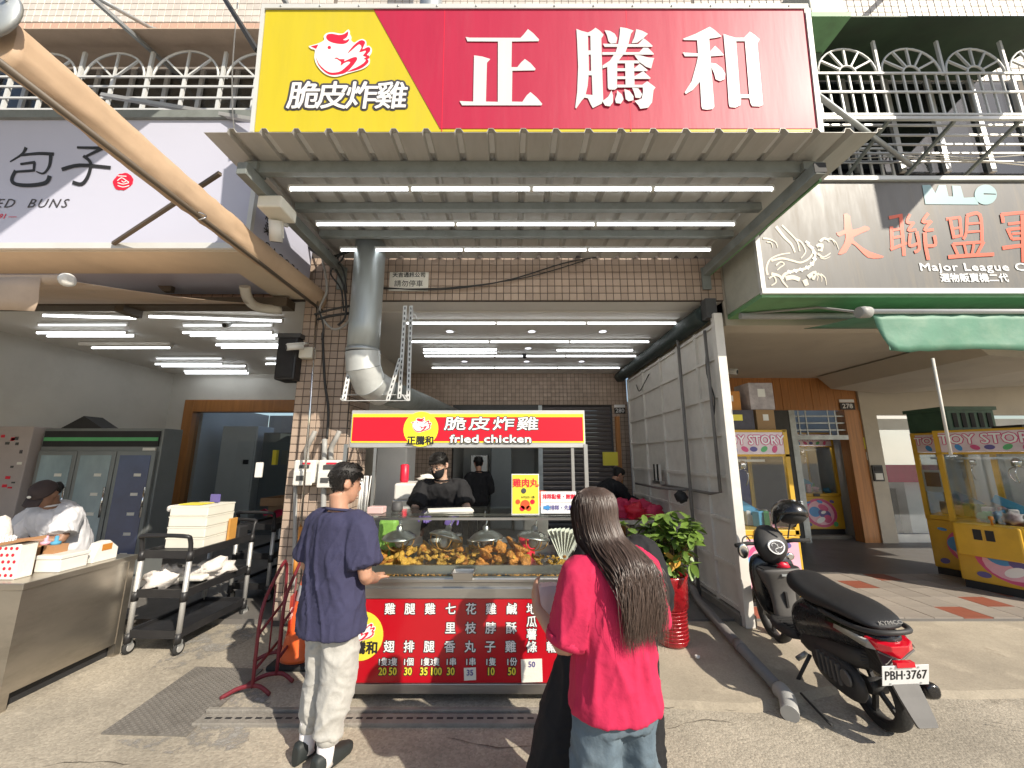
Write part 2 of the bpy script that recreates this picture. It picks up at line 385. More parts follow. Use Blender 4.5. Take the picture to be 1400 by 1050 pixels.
def stroke(pts, w0, w1=None):                            # brush stroke as a closed outline, in picture units
    pts = [V((*p,0)) for p in pts]; rs = [w0]*len(pts) if w1 is None else [w0+(w1-w0)*i/(len(pts)-1) for i in range(len(pts))]
    if len(pts) > 2: pts, rs = spline(pts, rs, 4)
    L, Rr = [], []
    for i, p in enumerate(pts):
        d = (pts[min(i+1,len(pts)-1)]-pts[max(i-1,0)]).normalized(); n = V((-d.y, d.x, 0))
        L.append(p+n*rs[i]/2); Rr.append(p-n*rs[i]/2)
    return [(q.x,q.y) for q in L+Rr[::-1]]
def finish_print():
    bpy.context.view_layer.update(); dg = bpy.context.evaluated_depsgraph_get(); done = []
    for o, Mx, org, par, m in PENDING:
        me = bpy.data.meshes.new_from_object(o.evaluated_get(dg)); done.append((o, me))
    for (o, me), (o_, Mx, org, par, m) in zip(done, PENDING):
        off = wloc(par) if par is not None else V((0,0,0)); bo = BOLD.get(o.name, 0)
        if bo > 0:
            nn = 12 if bo > .008 else 8 if bo > .003 else 5; vs_ = np.empty(len(me.vertices)*3); me.vertices.foreach_get('co', vs_); vs_ = vs_.reshape(-1,3); fs = [tuple(p.vertices) for p in me.polygons]; N = len(vs_); VV = [vs_]; FF = list(fs)
            sx_ = Mx.col[0].xyz.length
            for k in range(nn):
                a = 2*math.pi*k/nn; VV.append(vs_ + np.array([bo*math.cos(a)/sx_, bo*math.sin(a), -.00012*(k+1)])); FF += [tuple(i + N*(k+1) for i in f) for f in fs]
            me = bpy.data.meshes.new('lettering'); me.from_pydata(np.concatenate(VV).tolist(), [], FF)
        me.transform(Matrix.Translation(org - off) @ Mx); me.materials.clear(); me.materials.append(MATS[m])
        nm = o.name.split('.')[0]; n_ = bpy.data.objects.new(nm, me); COL.objects.link(n_); n_.parent = par
        for k in o.keys():
            n_[k] = o[k]
        c = o.data; bpy.data.objects.remove(o); 
    PENDING.clear()
def tiles(x0, x1, z0, z1, y, pitch, gap=.006, face='y', depth=.008, skip=None):
    """tile fronts proud of a mortar bed; returns list of (centre a, centre z, wa, wz)"""
    out = []; na = max(1, round((x1-x0)/pitch)); nz = max(1, round((z1-z0)/pitch)); pa = (x1-x0)/na; pz = (z1-z0)/nz
    for i in range(na):
        for j in range(nz): out.append((x0+(i+.5)*pa, z0+(j+.5)*pz, pa-gap, pz-gap))
    return out
def tile_mesh_joined(b, T, y, face='y', sgn=-1, depth=.007):
    for a, z, wa, wz in T:
        j = random.uniform(-.0012, .0012); ch = .004
        if face == 'y':
            f = y + sgn*(depth+j); A_ = [(a-wa/2,y,z-wz/2),(a+wa/2,y,z-wz/2),(a+wa/2,y,z+wz/2),(a-wa/2,y,z+wz/2)]; B_ = [(a-wa/2+ch,f,z-wz/2+ch),(a+wa/2-ch,f,z-wz/2+ch),(a+wa/2-ch,f,z+wz/2-ch),(a-wa/2+ch,f,z+wz/2-ch)]
        else:
            f = y + sgn*(depth+j); A_ = [(y,a-wa/2,z-wz/2),(y,a+wa/2,z-wz/2),(y,a+wa/2,z+wz/2),(y,a-wa/2,z+wz/2)]; B_ = [(f,a-wa/2+ch,z-wz/2+ch),(f,a+wa/2-ch,z-wz/2+ch),(f,a+wa/2-ch,z+wz/2-ch),(f,a-wa/2+ch,z+wz/2-ch)]
        b.add(A_+B_, [(4,5,6,7),(0,1,5,4),(1,2,6,5),(2,3,7,6),(3,0,4,7)] if sgn*(1 if face=='y' else -1) < 0 else [(7,6,5,4),(4,5,1,0),(5,6,2,1),(6,7,3,2),(7,4,0,3)])
    return b
def tile_piece_mesh(wa, wz, depth=.007):
    b = MB(); tile_mesh_joined(b, [(0,0,wa,wz)], 0); return b.mesh('tile')
mat('pvc_duct', (.42, .455, .455), .32, metal=.55, var=.12, scale=2, dirt=.35, dscale=3, dcol=(.32, .33, .32), aniso=(3, 3, .6))
mat('galv_elbow', (.6, .62, .61), .38, metal=.4, var=.15, scale=7, dirt=.25, dscale=4, dcol=(.25, .25, .25))
mat('barrier_sheet', (.45, .06, .04), .5, var=.3)
mat('panel_pinkish', (.42, .37, .36), .45, var=.06, dirt=.1)

mat('eave_green', (.05, .085, .05), .6, var=.3, scale=3, dirt=.4)

def ground_mat(name, base, pebble, smooth):
    m = bpy.data.materials.new(name); m.use_nodes = True; MATS[name] = m
    n = m.node_tree.nodes; L = m.node_tree.links; p = n['Principled BSDF']; p.inputs['Roughness'].default_value = .9
    co = n.new('ShaderNodeTexCoord').outputs['Object']
    def noi(sc_, det=6, ro=.6):
        q = n.new('ShaderNodeTexNoise'); q.inputs['Scale'].default_value = sc_; q.inputs['Detail'].default_value = det; q.inputs['Roughness'].default_value = ro; L.new(co, q.inputs['Vector']); return q.outputs[0]
    def rng(x, a, b_, c, d):
        q = n.new('ShaderNodeMapRange'); q.inputs[1].default_value = a; q.inputs[2].default_value = b_; q.inputs[3].default_value = c; q.inputs[4].default_value = d; L.new(x, q.inputs[0]); return q.outputs[0]
    def mix(f, a, b_):
        q = n.new('ShaderNodeMix'); q.data_type = 'RGBA'; L.new(f, q.inputs[0])
        for i, v_ in ((6, a), (7, b_)):
            if hasattr(v_, 'links') or hasattr(v_, 'is_linked'): L.new(v_, q.inputs[i])
            else: q.inputs[i].default_value = (*v_, 1)
        return q.outputs[2]
    dark = tuple(c*.66 for c in base); light = tuple(min(1, c*1.25) for c in base)
    c1 = mix(rng(noi(.9, 8, .65), .38, .66, 0, 1), dark, base); c1 = mix(rng(noi(3.5, 8, .7), .55, .75, 0, .7), c1, light)
    c1 = mix(rng(noi(1.7, 8, .75), .60, .70, 0, .55), c1, (.16, .125, .085))
    vo = n.new('ShaderNodeTexVoronoi'); vo.inputs['Scale'].default_value = pebble; L.new(co, vo.inputs['Vector'])
    hs = n.new('ShaderNodeHueSaturation'); sp_ = n.new('ShaderNodeSeparateColor'); L.new(vo.outputs['Color'], sp_.inputs[0]); L.new(rng(sp_.outputs[0], 0, 1, .84 if not smooth else .92, 1.17 if not smooth else 1.08), hs.inputs['Value']); L.new(c1, hs.inputs['Color'])
    out = mix(rng(noi(38, 4), .62, .74, 0, .32), hs.outputs[0], (.07, .06, .05))
    L.new(out, p.inputs['Base Color'])
    ad = n.new('ShaderNodeMath'); ad.operation = 'MULTIPLY_ADD'; L.new(vo.outputs['Distance'], ad.inputs[0]); ad.inputs[1].default_value = -.6 if not smooth else -.15; L.new(noi(45, 6, .7), ad.inputs[2])
    bp = n.new('ShaderNodeBump'); bp.inputs['Strength'].default_value = .5 if not smooth else .35; bp.inputs['Distance'].default_value = .008; L.new(ad.outputs[0], bp.inputs['Height']); L.new(bp.outputs[0], p.inputs['Normal'])
ground_mat('aggregate', (.45, .40, .32), 75, False)
ground_mat('apron', (.46, .40, .31), 110, True)

mat('claw_lamp', (1,1,1), .4, var=0, emit=6, emitcol=(1,.97,.92))

def ragged(m, lo, hi, sc_):
    n = m.node_tree.nodes; L = m.node_tree.links; q = n.new('ShaderNodeTexNoise'); q.inputs['Scale'].default_value = sc_; q.inputs['Detail'].default_value = 9; q.inputs['Roughness'].default_value = .75
    L.new(n.new('ShaderNodeTexCoord').outputs['Object'], q.inputs['Vector']); r = n.new('ShaderNodeMapRange'); r.inputs[1].default_value = lo; r.inputs[2].default_value = hi; L.new(q.outputs[0], r.inputs[0]); L.new(r.outputs[0], n['Principled BSDF'].inputs['Alpha'])
ragged(MATS['cement'], .46, .60, 5)
mat('crack', (.11, .095, .075), .95, var=.3)
# ================================================================== THE SETTING
def struct(o): o['kind'] = 'structure'; return o
struct(MB().add([(-90,-90,0),(90,-90,0),(90,90,0),(-90,90,0)], [(0,1,2,3)]).build('ground', 'aggregate'))
FLOORY, BACKY, CEIL, FY = 4.25, 8.15, 3.44, 4.2
# concrete apron in front of the middle and right shops, with a worn step
b = MB()
xs = [.95, 1.6, 2.3, 3.2, 4.2, 5.4, 7, 10]; fr = [(x, 2.97 + .05*math.sin(x*3.1) + (.12 if x > 2 else 0)) for x in xs]
top = [(x, y+.03, .02) for x, y in fr]; bot = [(x, y-.05, -.004) for x, y in fr]; rear = [(x, FLOORY+.1, .03) for x, y in fr]
n = len(xs)
b.add(bot+top+rear, [(i, i+1, n+i+1, n+i) for i in range(n-1)] + [(n+i, n+i+1, 2*n+i+1, 2*n+i) for i in range(n-1)] + [(0, n, 2*n)])
struct(b.build('pavement', 'apron'))
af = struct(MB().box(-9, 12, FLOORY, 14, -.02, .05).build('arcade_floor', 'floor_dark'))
# pavers with red inserts before the claw machine shop
b0 = MB().box(-.146, .146, -.146, .146, 0, .012).mesh('paver'); b0.materials.append(MATS['paver'])
b1 = b0.copy(); b1.materials.clear(); b1.materials.append(MATS['paver_red'])
for i in range(16):
    for j in range(5):
        red = (i*2 + j*3) % 7 == 0
        piece(b1 if red else b0, 'paver', None, af, (2.62 + i*.3, FLOORY + .16 + j*.3, .045 + random.uniform(0, .003)))
# drain channel with a slotted cover, and the checker plate
dr = thing('drain_channel', 'grey steel slotted drain channel on the ground under the stall', 'drain', (-.3, 2.8, 0))
b = MB(); b.box(-2.0, .62, 2.75, 2.85, -.02, .022); b.build('cover', 'concrete', dr, bevel=.006)
b = MB()
for i in range(40): b.box(-1.95 + i*.064, -1.95 + i*.064 + .04, 2.792, 2.808, .018, .0235)
b.build('slot', 'dark', dr, kind='stuff')
MB().box(-2.0, .62, 2.868, 2.90, -.02, .03).build('rail', 'concrete', dr, bevel=.004)
cp = thing('checker_plate', 'grey checkered steel plate laid on the ground before the bun shop', 'plate', (-2.2, 3.0, 0))
q = [A(138,1003,z=.006), A(255,1006,z=.006), A(360,915,z=.006), A(268,912,z=.006)]
MB().prism([V((p.x,p.y,.002)) for p in q], (0,0,.008)).build('sheet', 'checker', cp)
b = MB(); k = 0
for i in range(46):
    for j in range(22):
        s_, t_ = (i+.5)/46, (j+.5)/22; p = q[0].lerp(q[3], s_).lerp(q[1].lerp(q[2], s_), t_)
        an = R(45) if (i+j) % 2 else R(-45); d = V((math.cos(an), math.sin(an), 0)); e = V((-d.y, d.x, 0)); z = .0101
        P0 = V((p.x,p.y,z)); b.add([P0-d*.011, P0-e*.004, P0+d*.011, P0+e*.004, P0+V((0,0,.003))], [(0,1,4),(1,2,4),(2,3,4),(3,0,4)])
b.build('tread_lozenges', 'checker', cp, kind='stuff')
# white powdery cement stain by the plate (a thin skim)
for nm, pts in (('cement_patch', [(160,1012),(230,1030),(330,1022),(345,985),(372,960),(350,935),(300,948),(258,1003)]), ('cement_patch', [(205,925),(262,905),(330,880),(372,850),(330,848),(270,868),(215,905)])):
    b = MB(); P = [A(u, v, z=.004) for u, v in smooth_poly(pts, 3)]; b.add(P, [tuple(range(len(P)))]); o = b.build(nm, 'cement'); struct(o)

# ------------------------------------------------------------------ middle shophouse
PX0, PX1 = -2.40, -1.80
bc = thing('tiled_shophouse', 'beige tiled shophouse with open arcade behind the fried chicken stall', 'building', (0, 4.2, 0))
pl = MB().box(PX0, PX1, FY+.008, FY+.62, 0, CEIL).build('pillar', 'mortar', bc)
T = tiles(PX0, PX1, .05, CEIL, FY, .086)
tm = tile_piece_mesh(T[0][2], T[0][3]); tm.materials.append(MATS['tile_beige'])
for i, (a, z, wa, wz) in enumerate(T): piece(tm, 'tile', None, pl, (a, FY+.008, z))
b = MB(); tile_mesh_joined(b, tiles(FY+.03, FY+.6, .05, CEIL, 0, .086), PX1, 'x', 1); b.build('side_tiles', 'tile_beige', pl, kind='stuff')
bm = MB().box(PX0, 2.46, FY+.008, FY+.35, CEIL, 7.0).build('beam', 'mortar', bc)
T = tiles(PX0, 2.46, CEIL, CEIL+.086*6.2, FY, .086)
tm = tile_piece_mesh(T[0][2], T[0][3]); tm.materials.append(MATS['tile_beige'])
for a, z, wa, wz in T: piece(tm, 'tile', None, bm, (a, FY+.008, z))
uw = MB().box(PX0, 2.46, FY+.0085, FY+.35, 7.0, 9).build('upper_wall', 'mortar_light', bc)
b = MB(); tile_mesh_joined(b, tiles(PX0, 2.46, 7.2, 8.6, 0, .1), FY+.0085); b.build('wall_tiles', 'tile_white', uw, kind='stuff')
MB().box(PX0, 2.46, FY+.05, BACKY, CEIL-.002, CEIL+.1).box(PX0,2.46,FY+.35,FY+.36,CEIL-.01,CEIL).build('ceiling', 'ceil_white', bc)
# left arcade side wall and the rear wall with its openings
MB().box(PX0, PX0+.1, FY+.62, BACKY, 0, CEIL).build('side_wall', 'ceil_beige', bc)
rw = MB().box(PX0, 2.46, BACKY, BACKY+.2, 2.74, CEIL).build('rear_wall', 'mortar', bc)
b = MB(); tile_mesh_joined(b, tiles(PX0, 2.46, 2.75, CEIL, 0, .086), BACKY); b.build('wall_tiles', 'tile_beige', rw, kind='stuff')
rp = MB().box(2.12, 2.46, BACKY-.02, BACKY+.2, 0, 2.74).build('rear_pier', 'mortar', bc)
b = MB(); tile_mesh_joined(b, tiles(2.12, 2.46, .05, 2.74, 0, .086), BACKY-.02); b.build('pier_tiles', 'tile_beige', rp, kind='stuff')
rp = MB().box(-2.3, -1.25, BACKY-.02, BACKY+.2, 0, 2.74).build('rear_pier', 'mortar', bc)
b = MB(); tile_mesh_joined(b, tiles(-2.3, -1.25, .05, 2.74, 0, .086), BACKY-.02); b.build('pier_tiles', 'tile_beige', rp, kind='stuff')
sh = bpy.data.objects.new('roller_shutter', None); COL.objects.link(sh); sh.parent = bc
sh.location = V((1.4, BACKY+.05, 0)) - wloc(bc)
sm = MB().loft([[V((x, -.02*math.sin(math.pi*k/5), -.045+.09*k/5)) for k in range(6)] for x in (-.78, .70)], False, True, False).mesh('slat'); sm.materials.append(MATS['shutter'])
for i in range(29): piece(sm, 'slat', None, sh, (1.4, BACKY+.05, .1+i*.092))
MB().box(.55, .64, BACKY-.01, BACKY+.12, 0, 2.74).build('guide_rail', 'galv', bc)
MB().box(-1.25, .56, BACKY-.01, BACKY+.15, 2.62, 2.74).build('lintel', 'dark_grey', bc)
# kitchen room behind
MB().box(-1.3, .6, BACKY+2.4, BACKY+2.5, 0, 2.8).box(-1.35, -1.3, BACKY+.2, BACKY+2.4, 0, 2.8).box(.6, .65, BACKY+.2, BACKY+2.4, 0, 2.8).box(-1.3, .6, BACKY+.2, BACKY+2.4, 2.75, 2.8).build('kitchen_wall', 'wall_white', bc)
for dx, dy in ((615,453),(727,453),(824,453),(722,476),(635,494),(720,494),(795,494)):
    p = A(dx, dy, z=CEIL-.008); pr_ = wloc(bc)
    d = MB().lathe([(.075,.0),(.078,.006),(.05,.004)], (p.x,p.y,CEIL-.012), 20).build('downlight', 'plastic_white', bc)
    MB().lathe([(.052,-.002),(.052,.001)], (p.x,p.y,CEIL-.0125), 20).build('lens', 'downlight', d)
# number plate 280
hp = thing('number_plate', 'small black house number plate 280 on the tiled pier beside the shutter', 'number plate', (2.28, BACKY-.045, 2.55))
MB().box(2.17, 2.40, BACKY-.042, BACKY-.032, 2.56, 2.68).build('plate', 'print_black', hp)
MB().box(2.17, 2.40, BACKY-.042, BACKY-.032, 2.69, 2.75).build('street_strip', 'print_white', hp)
text('280', 'print_white', hp, (2.285, BACKY-.044, 2.62), (1,0,0), (0,0,1), .12, .002, sx=1.05)
# paper notice on the beam
nt_ = thing('paper_notice', 'faded white paper notice with black characters stuck on the tiled beam', 'notice', (-1.1, FY-.01, 3.6))
p0, p1 = A(533,372,y=FY-.004), A(585,398,y=FY-.004)
MB().box(p0.x, p1.x, FY-.004, FY-.002, p1.z, p0.z).build('sheet', 'paper', nt_)
text('天吉通訊公司', 'print_black', nt_, ((p0.x+p1.x)/2, FY-.006, p0.z-.04), (1,0,0), (0,0,1), .065, .001)
text('請勿停車', 'print_dark', nt_, ((p0.x+p1.x)/2, FY-.006, (p0.z+p1.z)/2-.03), (1,0,0), (0,0,1), .085, .0)

# ------------------------------------------------------------------ tube lights
tube_n = 0
def tube_light(p, q, label, group, on='tube_on', body=True, r=.011, mount='alu_white'):
    p, q = V(p), V(q); c = (p+q)/2
    t = thing('tube_light', label, 'tube light', c, 0, group)
    d = (q-p).normalized()
    MB().cyl(p+d*.012, q-d*.012, r, n=10).build('tube', on, t)
    if body: MB().bar(p+V((0,0,r+.012)), q+V((0,0,r+.012)), .034, .02).build('fixture', mount, t)
    for e, s_ in ((p, 1), (q, -1)): MB().bar(e, e+d*.014*s_, .03, .03).build('end_cap', 'plastic_white', t)
for row, (u0, u1, v, z, cnt) in enumerate(((395,1058,259,3.79,4),(432,1005,307,3.79,3),(465,972,342,3.79,3))):
    p, q = A(u0, v, z=z), A(u1, v, z=z); q.y = p.y
    for k in range(cnt):
        tube_light(p.lerp(q, k/cnt), p.lerp(q, (k+1)/cnt), 'lit white tube in the %s row under the corrugated canopy' % ('front', 'middle', 'rear')[row], '%s canopy tube row' % ('front', 'middle', 'rear')[row])
for row, (u0, u1, v, cnt) in enumerate(((555,925,442,3),(560,888,467.5,3),(578,680,478,1),(578,680,482.5,1),(760,866,479,1),(580,870,487,3),(590,848,503,3))):
    p, q = A(u0, v, z=CEIL-.045), A(u1, v, z=CEIL-.045); q.y = p.y
    nm = ('first row from the street', 'second row', 'upper of the short left pair', 'lower of the short left pair', 'short right one', 'third long row', 'rear row')[row]
    for k in range(cnt):
        tube_light(p.lerp(q, k/cnt), p.lerp(q, (k+1)/cnt), 'lit tube on the white arcade ceiling, %s' % nm, 'arcade ceiling tubes, %s' % nm)

# ------------------------------------------------------------------ left shophouse (bun shop)
LX = -7.36
bl = thing('bun_shophouse', 'left shophouse with white walled bun shop in its arcade', 'building', (-5, 4.2, 0))
MB().box(LX-.1, LX, FY, BACKY+.2, 0, CEIL).build('left_wall', 'wall_white', bl)
rw = MB().box(LX, -6.98, BACKY+.05, BACKY+.25, 0, CEIL).box(-6.98, PX0, BACKY+.05, BACKY+.25, 2.86, CEIL).build('rear_wall', 'wall_white', bl)
MB().box(LX-2, PX0, FY+.05, BACKY+.05, CEIL-.004, CEIL+.1).build('ceiling', 'ceil_white', bl)
MB().box(LX-4, PX0, FY+.01, FY+.3, CEIL, 6.5).build('beam', 'mortar', bl)
b = MB(); tile_mesh_joined(b, tiles(-6.5, PX0-.01, CEIL+.02, 4.2, 0, .12), FY+.01); b.build('beam_tiles', 'tile_pink', bl, kind='stuff')
uw = MB().box(LX-6, PX0, FY+.012, FY+.3, 6.5, 9.5).build('upper_wall', 'mortar_light', bl)
T = tiles(-8.2, PX0-.05, 7.45, 8.6, 0, .1); b = MB(); tile_mesh_joined(b, T, FY+.012); b.build('upper_tiles', 'tile_white', uw, kind='stuff')
T = tiles(-8.2, PX0-.05, 6.98, 7.44, 0, .115); b = MB(); tile_mesh_joined(b, T, FY+.012); b.build('band_tiles', 'tile_pink', uw, kind='stuff')
# sliding door in a wooden frame
dr_ = bpy.data.objects.new('wooden_doorway', None); COL.objects.link(dr_); dr_.parent = bl; dr_.location = V((-5, BACKY, 0)) - wloc(bl)
MB().box(-6.98, -6.78, BACKY-.02, BACKY+.2, 0, 2.86).build('jamb', 'wood_door', dr_, bevel=.01)
MB().box(-6.78, PX0-.1, BACKY-.02, BACKY+.2, 2.60, 2.86).build('head', 'wood_door', dr_, bevel=.01)
MB().box(-6.78, PX0-.1, BACKY+.1, BACKY+.11, .1, 2.6).build('pane', 'glass_claw', dr_)
MB().box(-6.78, -2.5, BACKY+2.6, BACKY+2.7, 0, 2.8).box(-6.9, -6.8, BACKY+.3, BACKY+2.6, 0, 2.8).build('inner_wall', 'wall_white', bl)
cb = thing('white_cabinet', 'tall white cabinet seen through the dark glass of the wooden doorway', 'cabinet', (-6.2, BACKY+.9, .05))
MB().box(-6.55, -5.75, BACKY+.6, BACKY+1.2, .05, 2.35).build('body', 'plastic_white', cb, bevel=.015)
MB().box(-6.52, -5.78, BACKY+.58, BACKY+.6, .9, 2.3).build('door', 'plastic_white', cb)
MB().box(-5.98, -5.86, BACKY+.57, BACKY+.58, 1.5, 1.6).build('sticker', 'print_black', cb)
MB().box(-5.6, -3.8, BACKY+.6, BACKY+1.3, .05, 2.2).build('steel_cabinet', 'cooler_frame', None)
tag(bpy.data.objects['steel_cabinet'], 'dark steel cabinet behind the glass of the wooden doorway', 'cabinet')
# bun shop ceiling tubes
lrow = [(190,620,300,312,0),(665,1270,305,325,0),(170,575,343,343,1),(163,570,378,378,0),(210,608,392,392,0),(820,1225,345,345,1),(818,1225,377,377,0),(852,1250,390,390,0),
        (970,1240,403,403,1),(967,1300,432,432,0),(992,1300,443,443,0),(410,770,445,445,0),(700,1000,493,493,1),(695,1000,518,518,0),(725,1105,527,527,0),(825,1110,550,550,0),(830,1120,559,559,0),(1190,1290,493,493,1),(1190,1290,517,517,0)]
where = ['left one along the street edge', 'right one along the street edge', 'dim uppermost left', 'bright left, second down', 'bright left, third down', 'dim uppermost right', 'bright right, second down', 'bright right, third down',
         'dim middle right', 'bright middle right, upper', 'bright middle right, lower', 'single in the middle left', 'dim one above the rear pair', 'rear group, upper bright', 'rear group, second bright', 'rear group, third bright', 'rearmost bright', 'short dim by the speaker', 'short bright by the speaker']
for (u0,u1,v0,v1,dim), wh in zip(lrow, where):
    z = CEIL-.06; p, q = A(u0*.3048, 340+v0*.3048, z=z), A(u1*.3048, 340+v1*.3048, z=z)
    if abs(v0-v1) < 2: q.y = p.y
    tube_light(p, q, 'tube light on the bun shop ceiling, %s' % wh, 'bun shop ceiling tubes', 'tube_dim' if dim else 'tube_on', r=.013)
p, q = A(365*.3048, 340+430*.3048, z=CEIL-.04), A(770*.3048, 340+430*.3048, z=CEIL-.04)
o = MB().bar(p, q, .09, .05).build('unlit_fixture', 'ceil_white'); tag(o, 'unlit white lamp housing on the bun shop ceiling', 'lamp housing')

# ------------------------------------------------------------------ right shophouse (claw machine shop)
br = thing('arcade_shophouse', 'right shophouse with wood fronted claw machine arcade', 'building', (6, 4.2, 0))
RB = 7.8
MB().box(2.46, 12, FY+.05, RB+.2, CEIL-.18, CEIL).build('ceiling', 'ceil_beige', br)
MB().box(2.46, 12, FY+.02, FY+.3, CEIL-.3, 5.2).build('beam', 'ceil_beige', br)
WX0, WX1 = 2.46, 7.05
ww = bpy.data.objects.new('wood_fascia', None); COL.objects.link(ww); ww.parent = br; ww.location = V((4.7, RB, 2.6)) - wloc(br)
nb = 30; wb = (WX1-WX0)/nb
bmz = MB().box(-wb/2+.003, wb/2-.003, -.02, .02, -.37, .37).mesh('board'); bmz.materials.append(MATS['wood_wall'])
for i in range(nb): piece(bmz, 'board', None, ww, (WX0+(i+.5)*wb, RB+random.uniform(-.003,.003), 2.96))
jb = MB().box(6.74, 7.05, RB-.03, RB+.18, .05, 2.59).build('wood_jamb', 'wood_wall', br)
MB().box(2.46, 5.60, RB-.03, RB+.18, .05, 2.59).build('side_front', 'dark_grey', br)
MB().box(7.05, 7.35, RB-.06, RB+.2, .05, CEIL-.18).build('white_pier', 'ceil_beige', br)
MB().box(7.35, 12, RB, RB+.15, 2.5, CEIL-.18).build('shopfront_bulkhead', 'ceil_beige', br)
MB().box(7.36, 12, RB+.02, RB+.08, 2.2, 2.42).build('shopfront_transom', 'alu_white', br)
sfw = MB().box(7.40, 12, RB+.05, RB+.06, .2, 2.2).build('shopfront_pane', 'glass_claw', br)
MB().box(7.35, 12, RB, RB+.1, .05, .2).build('shopfront_sill', 'alu', br)
MB().box(8.55, 8.62, RB+.01, RB+.1, .2, 2.2).build('mullion', 'alu', br)
MB().box(2.4, 12, RB+3, RB+3.1, 0, 3.2).box(6.9, 7.0, RB+.3, RB+3, 0, 3.2).build('inner_wall', 'wall_white', br)
# diagonal concrete stair soffit
MB().prism([(6.15, 5.0, CEIL-.2), (12, 5.0, CEIL-.2), (12, 5.0, 3.16), (7.5, 5.0, 2.9), (6.4, 5.0, 3.0)], (0, 2.6, 0)).build('soffit_beam', 'ceil_beige', br)
# doorway with aluminium grille fanlight
dw = bpy.data.objects.new('doorway', None); COL.objects.link(dw); dw.parent = br; dw.location = V((5.4, RB, 0)) - wloc(br)
MB().box(5.60, 5.72, RB-.04, RB+.1, .05, 2.59).build('jamb', 'galv', dw)
MB().box(5.72, 6.74, RB-.03, RB+.08, 2.0, 2.09).build('transom', 'galv', dw)
for z in (2.18, 2.32, 2.46): MB().box(5.72, 6.74, RB, RB+.025, z, z+.025).build('rail', 'galv', dw)
for x in (5.80, 5.95, 6.4, 6.55): MB().box(x, x+.025, RB-.005, RB+.02, 2.07, 2.59).build('rod', 'galv', dw)
MB().box(5.55, 6.8, RB+.3, RB+1.2, .05, .12).build('step', 'concrete', br)
MB().box(5.3, 7.1, RB+2.2, RB+2.3, 0, 2.7).box(5.2, 5.3, RB+.2, RB+2.2, 0, 2.7).build('dark_inner_wall', 'dark_grey', br)
hp = thing('number_plate', 'small black house number plate 278 on the wood fascia', 'number plate', (6.8, RB-.05, 2.55))
MB().box(6.66, 6.96, RB-.045, RB-.034, 2.60, 2.74).build('plate', 'print_black', hp)
MB().box(6.66, 6.96, RB-.045, RB-.034, 2.75, 2.81).build('street_strip', 'print_white', hp)
text('278', 'print_white', hp, (6.81, RB-.047, 2.67), (1,0,0), (0,0,1), .13, .002, sx=1.1)
for nm, lab, cat, u0, u1, v0, v1, mt in (('smoke_sticker', 'white no smoking sticker on the wooden jamb', 'sticker', 1184,1195,618,629,'paper'), ('warning_sticker', 'yellow sticker on the wooden jamb above the white one', 'sticker', 1180,1192,598,614,'print_yellow')):
    p, q = A(u0, v0, y=RB-.036), A(u1, v1, y=RB-.036); tag(MB().box(p.x, q.x, RB-.036, RB-.032, q.z, p.z).build(nm, mt), lab, cat)
p, q = A(1191,636,y=RB-.07), A(1209,658,y=RB-.07)
ic = thing('intercom', 'dark door intercom with keypad on the white pier', 'intercom', (p.x, RB-.07, q.z))
MB().box(p.x, q.x, RB-.09, RB-.06, q.z, p.z).build('case', 'plastic_black', ic, bevel=.006)
MB().box(p.x+.03, q.x-.03, RB-.096, RB-.09, q.z+.03, (p.z+q.z)/2).build('keypad', 'plastic_white', ic)
MB().box(p.x+.03, q.x-.03, RB-.096, RB-.09, (p.z+q.z)/2+.04, p.z-.03).build('screen', 'dark', ic)
# room glimpsed through the shopfront
tag(MB().box(8.2, 9.6, RB+.5, RB+1.1, .05, 1.15).build('office_counter', 'plastic_white'), 'white counter inside behind the shopfront glass', 'counter')
tag(MB().box(7.45, 9.6, RB+.3, RB+.32, 1.15, 1.5).build('red_banner', 'pink_mesh'), 'dark red banner inside behind the shopfront glass', 'banner')
tag(MB().box(7.5, 8.0, RB+1.2, RB+1.25, 1.3, 2.1).build('notice_board', 'paper'), 'pale notice board inside behind the shopfront glass', 'notice board')
tag(MB().box(7.6, 8.3, RB+.7, RB+1.2, .05, 1.0).build('office_desk', 'dark_grey'), 'dark desk inside behind the shopfront glass', 'desk')

# cracks and joints in the paving
for i, pts in enumerate(([(1290,965),(1320,975),(1345,990),(1375,998),(1420,1006)], [(860,963),(905,968),(955,966),(1000,972),(1030,968)], [(1030,968),(1052,990),(1075,1012)], [(905,1000),(960,985),(1005,990)], [(60,1048),(110,1042),(180,1046)], [(610,1010),(680,1022),(760,1018)])):
    P, _ = spline([A(u, v, z=.0) for u, v in pts], [1]*len(pts), 5); b = MB(); k = len(P); rn = random.Random(i)
    for j, q in enumerate(P):
        w_ = .0028*(.3+rn.random())*(1-abs(2*j/(k-1)-1)**3*.8); zz = (.0275 if i == 0 else .004); jx = rn.uniform(-.008,.008); b.v += [(q.x, q.y-w_+jx, zz), (q.x, q.y+w_+jx, zz+.0003)]
    for j in range(k-1): b.f.append((2*j, 2*j+2, 2*j+3, 2*j+1)); b.smooth.append(False)
    struct(b.build('ground_crack', 'crack'))
